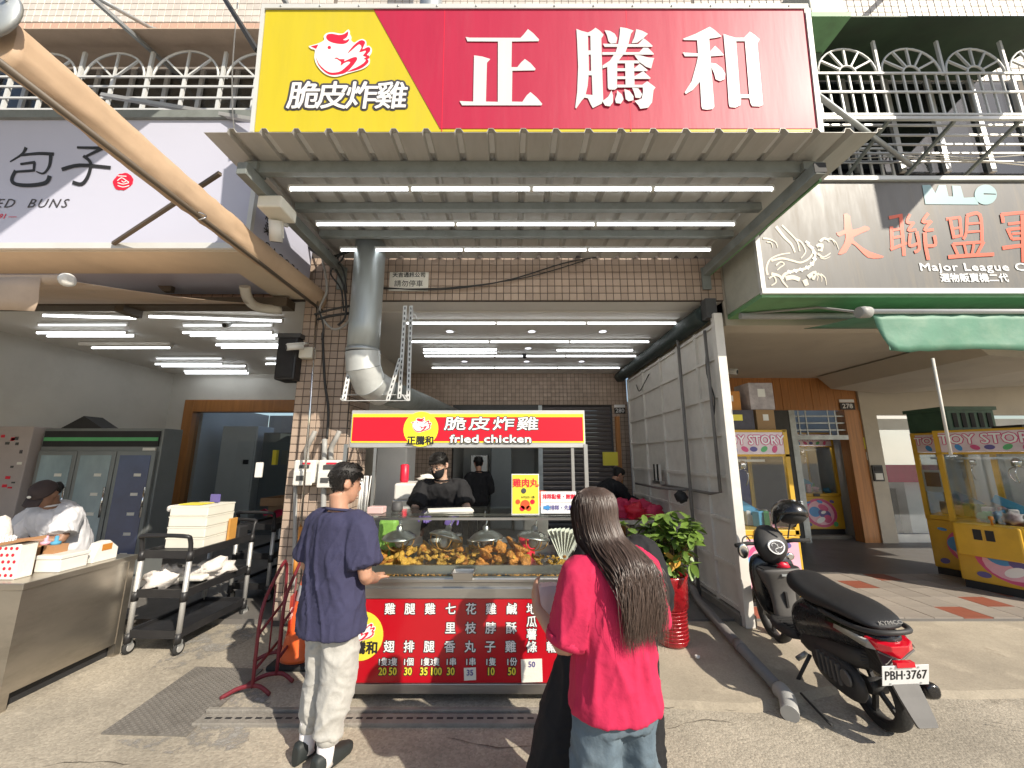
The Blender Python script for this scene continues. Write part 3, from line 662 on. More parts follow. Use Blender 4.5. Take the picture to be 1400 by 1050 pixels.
# ================================================================== SIGNS, CANOPY, UPPER FACADE
# canopy of corrugated sheet over the stall
cn = thing('canopy', 'corrugated metal canopy with steel frame above the fried chicken stall', 'canopy', (.15, 3.3, 3.7))
def cz(y): return 3.93 + (y-2.4)*.02
rings = []; pitch = .232; x = -2.20; prof = []
while x < 2.56:
    prof += [(x, 0), (x+pitch*.70, 0), (x+pitch*.76, .034), (x+pitch*.90, .034)]; x += pitch
b = MB(); ys = [2.36, 2.8, 3.3, 3.8, 4.19]
b.loft([[V((px, y, cz(y)+pz)) for px, pz in prof] for y in ys], False, False, False)
o = b.build('corrugated_sheet', 'sheet_metal', cn); sd = o.modifiers.new('thick', 'SOLIDIFY'); sd.thickness = .003
for y, zz in ((2.66, .10), (3.17, .07), (3.62, .07)):
    MB().box(-2.08 if y < 3 else -1.98, 2.36 if y < 3 else 2.28, y-.03, y+.03, cz(y)-.006-zz, cz(y)-.006).build('purlin', 'grey_paint', cn, bevel=.004)
for p, q in (((-2.02, 2.52, 3.82), (-1.98, 4.18, 3.80)), ((2.30, 2.52, 3.82), (2.26, 4.18, 3.80))):
    MB().bar((p[0], p[1], 3.775), (q[0], q[1], 3.775), .075, .1).build('rafter', 'grey_paint', cn, bevel=.004)
    MB().box(p[0]-.05, p[0]+.05, 2.60, 2.72, 3.83, 3.90).build('bracket', 'grey_paint', cn)
    MB().bar((q[0], 4.17, 3.56), (q[0], 4.17, 3.83), .1, .02).build('wall_plate', 'grey_paint', cn)
MB().bar((2.36, 2.6, 3.74), (2.30, 4.15, 3.74), .02, .03).build('green_trim', 'green_paint', cn)
MB().box(2.255, 2.345, 2.515, 2.521, 3.735, 3.815).build('tube_mouth', 'dark', cn)

# big shop sign
SZ0, SZ1, SY0, SY1 = 3.955, 5.005, 2.40, 2.335
SX0, SX1 = -1.89, 2.235
sg = thing('shop_signboard', 'large red and yellow shop sign with white characters above the canopy', 'signboard', (.17, 2.4, SZ0))
def SP(s_, t_, out=0.):                                   # s along the sign 0..1, t up 0..1
    return V((SX0+(SX1-SX0)*s_, SY0+(SY1-SY0)*t_-out, SZ0+(SZ1-SZ0)*t_))
SN = V((0, -(SZ1-SZ0), (SY1-SY0))).normalized(); SPL = (SP(0,0), SN)
def S_(u, v, out=0.): return A(u, v, plane=(SP(0,0)+SN*out, SN))
b = MB(); b.prism([SP(0,0), SP(1,0), SP(1,1), SP(0,1)], (0,.18,0)); b.build('case', 'alu_white', sg)
TL, TR = S_(513,8).x, 0
fr_ = .025
def sgpoly(P, mt, nm, out): 
    b = MB(); b.prism([V(p)+SN*out for p in P], SN*-.004); return b.build(nm, mt, sg)
i0, i1, t0_, t1_ = .006, .994, .012, .978
sgpoly([SP(i0,t0_), SP(i1,t0_), SP(i1,t1_), SP(i0,t1_)], 'sign_yellow', 'yellow_field', .005)
a1, a2, a3, a4 = S_(511.5,11), S_(1101,11), S_(1116,177), S_(602,175)
s_a = lambda p: (p.x-SX0)/(SX1-SX0)
ta = (a3.z-SZ0)/(SZ1-SZ0)
sgpoly([SP(s_a(a4),ta), SP(i1,ta), SP(i1,t1_), SP(s_a(a1),t1_)], 'sign_red', 'red_field', .009)
for P in (((0,.975),(1,.975),(1,1.01),(0,1.01)), ((0,0),(.006,0),(.006,.975),(0,.975)), ((.994,0),(1.003,0),(1.003,.975),(.994,.975))):
    sgpoly([SP(*q) for q in P], 'alu_white', 'frame_strip', .02)
for s2 in (.335, .667): sgpoly([SP(s2-.0006,t0_), SP(s2+.0006,t0_), SP(s2+.0006,t1_), SP(s2-.0006,t1_)], 'print_red', 'panel_seam', .0097)
for k in range(14):
    for t_ in (.99,):
        c = SP((k+.5)/14, t_)+SN*.02; MB().ball(c, .008, 8, 5).build('rivet', 'galv', sg)
def G(pts, off, k, out=.011): return [S_(off[0]+p[0]*k, off[1]+p[1]*k, out) for p in pts]
zheng = [(135,172),(180,180),(740,182),(775,145),(822,85),(880,130),(945,200),(940,218),(645,222),(640,505),(705,505),(745,455),(788,415),(850,460),(905,522),(900,540),(650,545),(645,885),(760,888),(810,815),(850,780),(920,840),(980,910),(970,926),(95,926),(68,878),(120,882),(218,885),(228,375),(320,388),(405,415),(370,455),(358,885),(490,888),(492,222),(155,220)]
outline([G(zheng, (620,30), .12378)], 'sign_white', sg, name='character', lift=.003)
teng = [[[(97,115),(150,135),(215,152),(250,135),(293,103),(340,135),(376,175),(352,212),(360,500),(372,850),(355,880),(265,925),(245,890),(215,825),(180,818),(150,850),(95,930),(85,920),(105,760),(115,500),(105,250)], [(215,185),(240,185),(243,335),(218,335)], [(222,378),(245,378),(248,545),(225,545)], [(222,588),(255,590),(262,792),(192,785),(212,700)]],
 [[(385,128),(440,135),(490,165),(515,210),(505,260),(450,265),(425,240),(410,180)]],
 [[(545,98),(610,108),(680,132),(655,165),(630,270),(600,350),(530,440),(440,495),(365,520),(365,490),(440,440),(500,350),(525,270),(540,170)]],
 [[(710,118),(770,135),(828,165),(790,205),(720,258),(662,262),(690,200)]],
 [[(368,268),(440,270),(525,272),(730,272),(760,240),(785,212),(835,250),(877,290),(870,300),(385,300)]],
 [[(362,355),(500,355),(740,355),(780,310),(830,310),(890,372),(885,380),(362,382)]],
 [[(690,385),(750,388),(830,410),(893,415),(880,450),(862,522),(810,505),(740,455)]],
 [[(412,510),(440,445),(515,445),(512,690),(520,715),(490,740),(430,738),(418,720)]],
 [[(595,470),(685,470),(692,700),(600,700)]],
 [[(515,442),(725,442),(745,470),(515,470)]], [[(512,522),(690,522),(745,475),(825,540),(820,550),(512,550)]], [[(512,605),(690,605),(780,552),(855,620),(850,630),(512,632)]],
 [[(512,690),(770,692),(820,655),(905,718),(885,745),(870,870),(830,925),(750,937),(730,900),(690,855),(735,845),(765,830),(778,760),(775,718),(520,718)]],
 [[(455,750),(470,800),(470,870),(440,912),(390,905),(362,860),(420,815)]], [[(512,750),(560,790),(578,840),(550,885),(500,878),(492,840),(510,790)]], [[(585,735),(640,755),(680,810),(680,850),(630,860),(600,840)]], [[(665,722),(730,730),(768,790),(750,828),(700,825),(685,770)]]]
for i, pcs in enumerate(teng): outline([G(P, (775,25), .13333) for P in pcs], 'sign_white', sg, name='character_stroke', lift=.003+i*.0003)
he1 = [(102,215),(230,165),(375,92),(430,130),(497,192),(440,205),(370,215),(378,345),(430,287),(480,335),(522,385),(385,395),(385,462),(440,470),(500,515),(535,575),(525,630),(480,650),(435,630),(420,570),(390,505),(405,700),(422,910),(405,935),(345,942),(300,935),(290,910),(275,655),(200,740),(130,782),(118,765),(190,650),(240,470),(255,395),(120,395),(98,355),(170,360),(255,365),(245,230),(110,228)]
he2 = [[(515,165),(570,185),(640,205),(725,205),(785,143),(840,180),(887,222),(862,262),(890,560),(920,890),(890,908),(810,905),(795,880),(782,822),(695,822),(690,895),(640,920),(580,915),(570,880),(545,500)], [(645,240),(735,240),(780,785),(685,785)]]
outline([G(he1, (920,25), .13333)], 'sign_white', sg, name='character', lift=.003)
outline([G(P, (920,25), .13333) for P in he2], 'sign_white', sg, name='character', lift=.003)
# the hen emblem (also used on the stall)
HEN_W = [(145,400),(180,385),(300,350),(390,300),(385,240),(430,190),(520,175),(640,195),(700,190),(745,150),(780,130),(800,160),(800,200),(825,250),(820,300),(870,340),(920,310),(1000,280),(1060,320),(1065,390),(1110,390),(1150,440),(1140,510),(1110,560),(1120,620),(1100,690),(1000,760),(760,830),(600,880),(480,870),(370,810),(270,690),(235,570),(245,460),(190,440)]
HEN_R = [[(425,245),(450,210),(520,200),(620,220),(700,210),(750,180),(775,165),(770,220),(740,265),(690,295),(740,305),(795,280),(770,330),(700,360),(600,355),(500,330),(440,290)], [(180,400),(300,372),(265,440)],
 [(475+28*math.cos(a*.7), 418+26*math.sin(a*.7)) for a in range(9)],
 [(265,575),(310,680),(400,770),(480,815),(570,818),(660,795),(750,720),(810,660),(780,640),(710,665),(655,710),(665,650),(625,620),(600,600),(555,590),(600,580),(640,605),(720,605),(710,640),(820,590),(890,570),(920,590),(900,640),(830,730),(760,800),(690,835),(560,855),(470,845),(380,785),(300,690)],
 [(765,515),(850,400),(960,310),(1020,310),(1045,345),(1000,450),(1080,415),(1125,425),(1120,480),(1070,535),(1110,550),(1110,590),(1080,600),(1100,630),(1085,670),(1000,740),(880,785),(760,805),(900,740),(1020,670),(1060,610),(1020,600),(1070,570),(1010,550),(1050,500),(1050,465),(950,495),(990,420),(960,365),(900,400)]]
def hen(parent, F, lift=.002):
    outline([[F(*p) for p in smooth_poly(HEN_W, 3)]], 'print_white', parent, name='emblem_body', lift=lift)
    for P in HEN_R: outline([[F(*p) for p in (smooth_poly(P, 2) if len(P) > 12 else P)]], 'print_red', parent, name='emblem_mark', lift=lift+.0016)
hen(sg, lambda x, y: S_(410+x*.0857, 30+y*.0857, .007), .003)
def chars(s, F, us, v, h, m, parent, offs, sx=1., out=(0,), name='character', up=(0,0,1)):
    pass
sup = (SP(.5,1)-SP(.5,0)).normalized()
for ch, u in zip('脆皮炸雞', (414,453,493,534)):
    for off, m_, lf in ((.02, 'print_dark', .008), (.0035, 'print_white', .0125)):
        text(ch, m_, sg, S_(u, 133, lf), (1,0,0), sup, .235, off, ext=.001, sx=1.02, shear=.08, name='character')

# two steel struts above / behind the sign and mounting tubes
for x in (-1.6, 0.2, 2.0):
    o = MB().bar((x, 2.5, 5.0), (x, 4.2, 5.9), .05).build('sign_strut', 'grey_paint'); tag(o, 'grey steel strut behind the large sign, %s' % ('left' if x < -1 else 'middle' if x < 1 else 'right'), 'strut', 'struts behind the large sign')
o = MB().cyl((-.95, 3.6, 4.6), (-.95, 3.6, 8.6), .13, n=20).build('vent_pipe', 'galv'); tag(o, 'galvanised vent pipe rising behind the top of the large sign', 'pipe')

# ------------------------------------------------------------------ bun shop sign box
BY, BZ0, BZ1, BXR = 3.1, 3.45, 4.80, -2.33
bs = thing('bun_shop_sign', 'white bun shop lightbox sign with black brush characters', 'signboard', (-4.6, 3.6, BZ0))
MB().box(-7.5, BXR, BY, BY+1.02, BZ0+.03, BZ1).build('case', 'bun_sign', bs)
MB().box(-7.5, BXR-.02, BY-.008, BY, BZ0+.05, BZ1-.03).build('face', 'bun_sign', bs)
MB().box(-7.5, BXR+.01, BY-.02, BY+.03, BZ0-.004, BZ0+.05).build('bottom_trim', 'alu_white', bs)
MB().box(-7.5, BXR+.01, BY-.04, BY+.2, BZ1-.03, BZ1+.05).build('top_trim', 'grey_paint', bs)
MB().box(-7.5, BXR, BY+.01, BY+.42, BZ0-.02, BZ0+.028).box(BXR-.36, BXR, BY+.42, BY+1.05, BZ0-.02, BZ0+.028).build('underside', 'soffit', bs)
MB().box(BXR-.03, BXR+.012, BY-.012, BY+.03, BZ0+.05, BZ1-.03).build('corner_trim', 'alu_white', bs)
K = 1/3
def B_(x, y): return A(x*K, y*K, y=BY-.009)
bao = [stroke([(108,605),(92,632),(42,664)],14,5), stroke([(85,637),(160,630),(222,633)],10,14), stroke([(210,632),(204,680),(180,712),(150,704)],15,5), stroke([(85,674),(145,666)],9,11), stroke([(143,666),(140,704)],11,9), stroke([(60,706),(142,700)],9,10), stroke([(66,700),(50,738),(70,757),(130,761),(190,750),(206,722)],13,17)]
zi = [stroke([(318,606),(400,608),(426,609)],9,15), stroke([(422,609),(350,645)],14,8), stroke([(344,641),(374,670),(364,722),(338,756),(300,749)],12,15), stroke([(256,697),(330,679),(457,689)],15,13)]
for i, P in enumerate(bao + zi): outline([[B_(*p) for p in P]], 'print_black', bs, name='character_stroke', lift=.002+.0004*i, ext=.0004)
text('TEAMED  BUNS', 'print_dark', bs, A(92,278.5,y=BY-.012), (1,0,0), (0,0,1), .125, 0, align='RIGHT', shear=.25, space=1.25, ext=.0005)
text('1991 —', 'print_red', bs, A(22,296,y=BY-.012), (1,0,0), (0,0,1), .07, 0, align='RIGHT', shear=.2, ext=.0005)
c0 = A(168.5,248.5,y=BY-.009); rr = .088
outline([[c0+V((rr*(1+.06*math.sin(k*1.7))*math.cos(k*math.pi/12), 0, rr*(1+.05*math.cos(k*2.3))*math.sin(k*math.pi/12))) for k in range(24)]], 'print_red', bs, name='emblem_disc')
for i, P in enumerate(([(483,742),(500,730),(520,742),(530,748)], [(484,750),(507,756),(530,750)], [(484,762),(507,768),(531,762)], [(500,742),(508,748),(518,744)], [(484,722),(520,724)])):
    outline([[A(x*K, y*K, y=BY-.011) for x, y in stroke(P, 3.2)]], 'print_white', bs, name='emblem_line', lift=.003, ext=.0004)
for s_, y_, z_, h_ in (('早起美味', BY+.22, 3.98, .13), ('HOT 7:01', BY+.40, 4.0, .10), ('G A C O 7 0', BY+.5, 3.62, .11)):
    text(s_, 'print_black', bs, (BXR+.004, y_, z_), (0,1,0) if 'G' in s_ else (0,0,-1), (0,0,1) if 'G' in s_ else (0,1,0), h_, .001, ext=.0006)

# rolled beige side curtain running out over the pavement
rc = thing('rolled_side_curtain', 'rolled beige side curtain on a pipe running out over the pavement', 'awning', (-2.22, 2.8, 3.4))
rings = []
for i in range(71):
    y = 1.35 + i*(4.18-1.35)/70; k = 28; r0 = .092
    ring = []
    for j in range(k):
        a = 2*math.pi*j/k; q = V((-2.20 + r0*.62*math.cos(a), y, 3.41 + .012*math.sin(y*1.9) + r0*1.25*math.sin(a)))
        fo = noise.noise(V((q.x*9, q.y*3.2 + q.z*4, q.z*13))); fo2 = 1-min(1, abs(noise.noise(V((q.x*14, q.y*5.5 - q.z*6, q.z*20))))*3)
        ring.append(q + V((math.cos(a), 0, math.sin(a)))*(.012*fo + .007*fo2))
    rings.append(ring)
b = MB(); b.loft(rings); o = b.build('cloth_roll', 'beige_tarp', rc)
MB().cyl((-2.165, 1.3, 3.29), (-2.165, 4.15, 3.29), .017, n=10).build('pipe', 'brown_metal', rc)
b = MB(); b.lathe([(.02,-.012),(.125,-.012),(.13,0),(.125,.012),(.02,.012)], (-2.2, 1.30, 3.49), 24, 'y'); b.lathe([(.045,-.05),(.05,-.01)], (-2.2,1.29,3.49), 16, 'y'); b.lathe([(.02,-.08),(.022,-.04)], (-2.2,1.29,3.49), 12, 'y'); b.build('end_plate', 'galv', rc)
b = MB()
for a in (.6, 2.2, 3.9, 5.4): b.lathe([(.008,-.02),(.009,-.005)], (-2.2+.09*math.cos(a), 1.29, 3.49+.09*math.sin(a)), 8, 'y')
b.build('bolt', 'chrome', rc)
MB().box(-2.28,-2.14,1.27,1.33,3.58,3.66).build('hanger', 'galv', rc)
MB().tube([(-2.14,2.35,3.29),(-2.10,2.37,3.28),(-2.09,2.36,3.25),(-2.12,2.35,3.23)], .006, 6, sub=3).build('hook', 'chrome', rc)
p, q = A(155,333,y=BY-.03), A(224,246,y=2.62)
o = MB().bar(p, V((-2.2,2.55,q.z)), .026).build('awning_brace', 'brown_metal'); tag(o, 'brown diagonal brace between the bun sign and the rolled curtain', 'brace')
# drop awning below the bun sign
aw = thing('beige_awning', 'beige fabric awning sloping out below the bun shop sign', 'awning', (-5, 3.2, 2.5))
def awp(x, t): return V((x, 4.12-t*1.92, 3.36-t*.64 - .03*math.sin(math.pi*t)))
b = MB(); b.loft([[awp(x, t) for t in (0,.2,.4,.6,.8,1)] for x in (-9,-7,-5.5,-4,-2.75)], False, True, False)
o = b.build('fabric', 'awning_beige', aw); sd = o.modifiers.new('t', 'SOLIDIFY'); sd.thickness = .004
MB().cyl((-9,2.2,2.72), (-2.74,2.2,2.72), .032, n=12).build('front_bar', 'awning_beige', aw)
MB().lathe([(.04,0),(.042,.01),(.04,.03),(.02,.034)], (-2.745,2.2,2.72), 16, 'x').build('bar_cap', 'plastic_white', aw)
b = MB(); b.loft([[V((x, 2.17+.012*math.sin(x*9), 2.72)) if k == 0 else V((x, 2.16+.02*math.sin(x*9+k), 2.72-.07*k-.006*math.sin(x*13))) for k in range(4)] for x in [-9+.15*i for i in range(42)]], False, True, False)
o = b.build('valance', 'awning_beige', aw); sd = o.modifiers.new('t', 'SOLIDIFY'); sd.thickness = .004
MB().box(-9, PX0-.1, 4.02, 4.19, 3.30, 3.40).build('cassette', 'brown_metal', aw)
for x in (-6.8, -4.3): MB().box(x-.05,x+.05,3.98,4.2,3.22,3.42).build('bracket', 'brown_metal', aw)
for x0,y0,x1 in ((-7.2,2.3,-6.6), (-3.4,2.3,-3.9)):
    MB().bar((x0,2.25,2.74),(x1,3.3,3.14),.035).bar((x1,3.3,3.14),(x0,4.05,3.34),.035).build('folding_arm','brown_metal',aw)
for i, (u0,v0,u1,v1) in enumerate(((20,362,70,376),(60,362,125,382),(130,362,125,385),(170,362,160,388))):
    o = MB().bar(A(u0,v0,y=3.75), A(u1,v1,y=4.1), .05, .03).build('sign_bracket', 'brown_metal'); tag(o, 'dark steel bracket under the bun sign, %s' % ('leftmost', 'second from left', 'third from left', 'nearest the gusset plate')[i], 'bracket', 'brackets under the bun sign')
o = MB().prism([A(190,362,y=3.9), A(240,362,y=3.9), A(233,398,y=3.9), A(222,398,y=3.9)], (0,.05,0)).build('gusset_plate', 'brown_metal'); tag(o, 'dark tapered gusset plate under the bun sign', 'bracket')
o = MB().tube([(-2.75,3.7,3.38),(-2.77,3.8,3.28),(-2.75,3.95,3.25),(-2.6,4.1,3.28)], .05, 12, sub=4).build('drain_hose', 'cable_white'); tag(o, 'pale bent hose under the bun sign end', 'hose')

# ------------------------------------------------------------------ claw machine shop sign
MY, MZ0, MZ1, MX0 = 3.6, 3.245, 4.56, 2.48
ms = thing('arcade_shop_sign', 'grey lightbox sign with orange brush characters and white dragon', 'signboard', (6, 3.8, MZ0))
MB().box(MX0, 9.5, MY+.008, MY+.6, MZ0+.02, MZ1).build('case', 'bracket_box', ms)
MB().box(MX0+.05, 9.5, MY, MY+.008, MZ0+.06, MZ1-.04).build('face', 'sign_grey', ms)
MB().box(MX0, 9.5, MY-.03, MY+.01, MZ0, MZ0+.055).build('lower_trim', 'alu_white', ms)
MB().box(MX0, 9.5, MY-.03, MY+.01, MZ1-.04, MZ1+.005).build('upper_trim', 'alu_white', ms)
MB().box(MX0-.004, MX0+.04, MY-.03, MY+.01, MZ0+.055, MZ1-.04).build('side_trim', 'alu_white', ms)
MB().box(MX0+.01, 9.5, MY+.0, MY+.62, MZ0-.03, MZ0+.018).build('underside', 'green_paint', ms)
k2 = .1857
def M_(x, y, o=.0): return A(1140+x*k2, 240+y*k2, y=MY-.001-o)
da = [(72,285),(120,300),(135,400),(225,372),(258,385),(250,405),(140,455),(170,500),(260,560),(365,595),(330,610),(250,605),(190,550),(130,500),(90,565),(30,580),(75,500),(85,430),(40,450),(18,420),(75,400)]
outline([[M_(*p) for p in smooth_poly(da, 2)]], 'print_orange', ms, name='character', lift=.002, ext=.0004)
lian = [([(405,312),(505,292)],26),([(422,375),(428,535)],28),([(492,305),(500,400),(516,592)],30),([(430,402),(498,392)],22),([(432,460),(500,448)],22),([(415,545),(535,498)],24),([(558,285),(535,345),(590,350)],22),([(588,345),(545,405),(605,398)],22),([(692,280),(650,342),(712,338)],24),([(716,335),(665,402),(732,400)],24),([(560,425),(556,518),(618,500)],24),([(606,415),(626,535),(590,566)],26),([(665,420),(672,520),(692,622)],30),([(735,445),(742,512),(680,520)],26)]
meng = [([(850,318),(880,465)],26),([(825,322),(932,308)],24),([(925,310),(938,445)],24),([(862,395),(932,382)],18),([(872,458),(945,440)],22),([(978,300),(972,420),(950,470)],24),([(972,298),(1072,290),(1088,485)],28),([(978,358),(1075,350)],18),([(978,418),(1080,410)],18),([(872,502),(912,592)],24),([(875,506),(1102,490)],24),([(1100,488),(1050,580)],26),([(955,505),(972,580)],20),([(1028,500),(1012,580)],20),([(838,602),(1000,590),(1175,582)],30)]
jun = [([(1232,285),(1242,350)],28),([(1228,288),(1400,272),(1540,268),(1520,320)],26),([(1280,358),(1400,345),(1490,345)],22),([(1275,390),(1310,470)],26),([(1285,398),(1480,385),(1470,460)],24),([(1310,430),(1470,420)],18),([(1310,470),(1470,458)],22),([(1238,535),(1400,515),(1560,510)],30),([(1385,290),(1392,640)],32)]
for i, (P, w_) in enumerate(lian+meng+jun): outline([[M_(*p) for p in stroke(P, w_*.95, w_*.85)]], 'print_orange', ms, name='character_stroke', lift=.002+.0003*(i % 15), ext=.0003)
# "MLC"-like linked letters
mlc = [[(648,72),(708,70),(745,130),(770,72),(822,72),(842,155),(875,155),(868,75),(930,78),(955,165),(1040,160),(1065,215),(672,212)]]
outline([[M_(*p) for p in mlc[0]]], 'print_teal', ms, name='character', lift=.003, ext=.0004)
ring = [(1115+82*math.cos(a*math.pi/14), 142+74*math.sin(a*math.pi/14)) for a in range(28)]
hole = [(1100,132),(1190,136),(1190,143),(1100,143)]
outline([[M_(*p) for p in ring], [M_(*p) for p in hole]], 'print_teal', ms, name='character', lift=.0036, ext=.0004)
text('Major League Corps', 'print_white', ms, M_(628,676,.004), (1,0,0), (0,0,1), .118, .003, align='LEFT', sx=1.28, space=1.1, ext=.0004)
text('選物販賣機二代', 'print_white', ms, M_(1035,757,.004), (1,0,0), (0,0,1), .098, .003, ext=.0004)
# dragon drawn in pale line work, from crop at 1030,240 scale 1/6.175
k3 = 200/1235
def D_(x, y): return A(1030+x*k3, 240+y*k3, y=MY-.001)
dragon = [([(120,840),(110,780),(140,710),(220,670),(310,655)],18,10),([(150,720),(240,700),(330,720),(400,735),(470,700),(500,640),(450,580)],20,12),([(190,760),(230,730),(260,750),(220,780),(200,800)],12,8),([(240,870),(270,830),(350,805),(440,785),(500,740),(520,660),(480,600),(440,555)],26,16),([(150,830),(220,850),(250,900),(290,945)],26,10),([(270,870),(330,860),(390,880)],40,34),([(430,880),(450,930)],44,36),([(460,860),(520,820),(500,880)],40,24),([(520,820),(545,850),(535,890)],14,4),([(540,825),(575,855),(575,900)],14,4),([(565,830),(605,865),(615,925)],14,4),([(540,610),(570,590),(560,640)],50,40),([(560,560),(600,530),(640,560)],24,12),([(600,540),(660,540),(690,590)],16,4),([(640,530),(690,560),(718,625)],14,4),([(540,660),(590,690),(650,655)],18,8),([(560,690),(600,705),(648,685)],12,4),([(190,430),(260,520),(320,580),(350,650)],26,14),([(240,420),(320,500),(370,560),(390,640)],16,10),([(350,540),(400,560),(440,640),(400,700)],18,8),([(80,530),(140,540),(190,570),(200,610)],18,5),([(110,560),(150,570),(160,610)],14,4),([(130,870),(170,850),(190,900),(150,930)],14,10)]
for i, (P, a_, b_) in enumerate(dragon): outline([[D_(*p) for p in stroke(P, a_, b_)]], 'print_cream', ms, name='dragon_stroke', lift=.0015+.0003*(i % 8), ext=.0003)
for i in range(9):
    t = i/8; p = [(300,815),(350,808),(400,798),(450,780),(490,748),(512,705),(510,655),(490,610),(455,570)][i]
    outline([[D_(*q) for q in stroke([(p[0]-14,p[1]-10),(p[0]+16,p[1]+8)], 20)]], 'print_white', ms, name='dragon_scale', lift=.0042, ext=.0003)

# green awning under that sign, retracted
ga = thing('green_awning', 'worn green tarpaulin awning hanging below the grey sign', 'awning', (5, 3.3, 2.6))
g0 = A(1192,430,y=3.3); gx0 = g0.x
def gp(x, k):
    sag = .03*math.sin((x-gx0)*2.2) + .015*math.sin((x-gx0)*7.1); hem = .34 + .014*math.sin((x-gx0)*5.2) + .012*noise.noise(V((x*14,0,3)))
    return V((x + (.10*(k/6) if x == gx0 else 0) , 3.3 + .005*math.sin(x*6+k*.5)*(k/3) + .006*math.sin(x*21+k*.8) + .006*noise.noise(V((x*9,k*.7,0))), g0.z + .01 - sag*.2*(k/6) - hem*k/6))
b = MB(); xs = [gx0 + .09*i for i in range(62)]
b.loft([[gp(x, k) for k in range(7)] for x in xs], False, True, False); o = b.build('valance', 'green_tarp', ga); sd = o.modifiers.new('t', 'SOLIDIFY'); sd.thickness = .004
b = MB(); b.loft([[V((x, 3.3+.8*k/5, g0.z+.02+.12*k/5-.02*math.sin(math.pi*k/5))) for k in range(6)] for x in xs[::4]], False, True, False); o = b.build('fabric', 'green_tarp', ga); o.modifiers.new('t', 'SOLIDIFY').thickness = .004
MB().cyl((gx0-.05,3.29,g0.z+.025),(xs[-1],3.29,g0.z+.025),.022,n=10).build('front_bar', 'alu_white', ga)
MB().lathe([(.05,0),(.055,.04),(.05,.1)], (gx0-.12,3.3,g0.z+.02), 12, 'x').build('bar_cap', 'pvc_light', ga)
MB().cyl(A(1275,490,y=3.28), A(1300,622,y=3.22), .011, n=8).build('crank_pole', 'cable_white', ga)
MB().bar((2.5,4.1,3.27),(9,4.1,3.27),.12,.1).build('roller_case', 'claw_yellow', ga)
MB().tube([(2.6,4.0,3.2),(3.2,3.8,3.19),(gx0-.1,3.32,g0.z+.03)], .012, 6).build('stay_cable', 'cable_grey', ga)
MB().cyl((2.5,4.0,3.17),(4.6,4.0,3.17),.035,n=10).build('torsion_tube', 'pvc_light', ga)

# ------------------------------------------------------------------ upper floor window cages
def arc(c, r, a0, a1, n=14): return [V((c[0]+r*math.cos(a0+(a1-a0)*i/n), c[1], c[2]+r*math.sin(a0+(a1-a0)*i/n))) for i in range(n+1)]
# left
wc = thing('window_cage', 'white steel window cage with arched tops above the bun sign', 'window grille', (-5, 3.9, 5.4))
gy = 3.85; zt, zm, zb = A(200,72,y=gy).z, A(200,107,y=gy).z, A(200,155,y=gy).z
LWX = [A(u,100,y=gy).x for u in (-62,18,110,204,305,398)]
for i, x in enumerate(LWX):
    MB().box(x-.018, x+.018, gy-.015, gy+.015, zb-.5, zt).build('post', 'alu_white', wc)
    if i < len(LWX)-1:
        x2 = LWX[i+1]; c = ((x+x2)/2, gy, zm); r = (x2-x)/2-.05
        MB().tube(arc(c, r, 0, math.pi), .014, 6).build('arch', 'alu_white', wc)
        for a in (.25*math.pi, .5*math.pi, .75*math.pi): MB().bar(c, (c[0]+r*math.cos(a), gy, zm+r*math.sin(a)), .02).build('spoke', 'alu_white', wc)
        MB().box(c[0]-.018, c[0]+.018, gy-.012, gy+.012, zb-.5, zm).build('upright', 'alu_white', wc)
for z in (zm, zm-.14, zm-.30, zm-.46, zb-.12): MB().box(LWX[0], LWX[-1], gy-.026, gy-.010, z-.011, z+.011).build('rail', 'alu_white', wc)
MB().prism([(LWX[0],3.6,zt+.02),(LWX[-1]-.05,3.6,zt+.02),(LWX[-1]-.05,4.19,zt+.2),(LWX[0],4.19,zt+.2)], (0,0,.012)).build('eave', 'awning_beige', wc)
wn = thing('upper_window', 'dark upper floor window with aluminium frames above the bun sign', 'window', (-5, 4.15, 5.2))
MB().box(LWX[0], LWX[-1]-.1, 4.18, 4.19, zb-.7, zt+.1).build('pane', 'glass_claw', wn)
MB().box(LWX[0], LWX[-1]-.1, 4.2, 4.211, zb-.7, zt+.1).build('backing', 'brown_metal', wn)
for x in [LWX[0]+.45*i for i in range(13)]: MB().box(x-.025, x+.025, 4.14, 4.17, zb-.7, zt+.1).build('stile', 'alu', wn)
MB().box(LWX[0], LWX[-1]-.1, 4.13, 4.168, zm-.28, zm-.22).build('rail', 'alu', wn)
o = MB().tube([A(215,41,y=4.17), A(206,38,y=4.0), A(120,-10,y=3.2)], .022, 8).build('awning_stay', 'galv'); tag(o, 'thin galvanised stay rod bolted to the tiled wall at upper left', 'rod')
tag(MB().bar(A(140,130,y=3.4), A(345,164,y=3.0), .035).build('support_bar', 'alu'), 'grey support bar slanting across the left window cage', 'bar')
tag(MB().bar(A(305,-5,y=3.2), A(352,70,y=2.55), .035).build('dark_stay', 'cable'), 'black diagonal stay beside the left edge of the large sign', 'bar')
tag(MB().tube([A(325,0,y=3.0), A(318,90,y=3.0), A(318,150,y=3.0), A(322,190,y=3.0)], .006, 6, sub=4).build('white_cable', 'cable_white'), 'thin white cable hanging left of the large sign', 'cable')
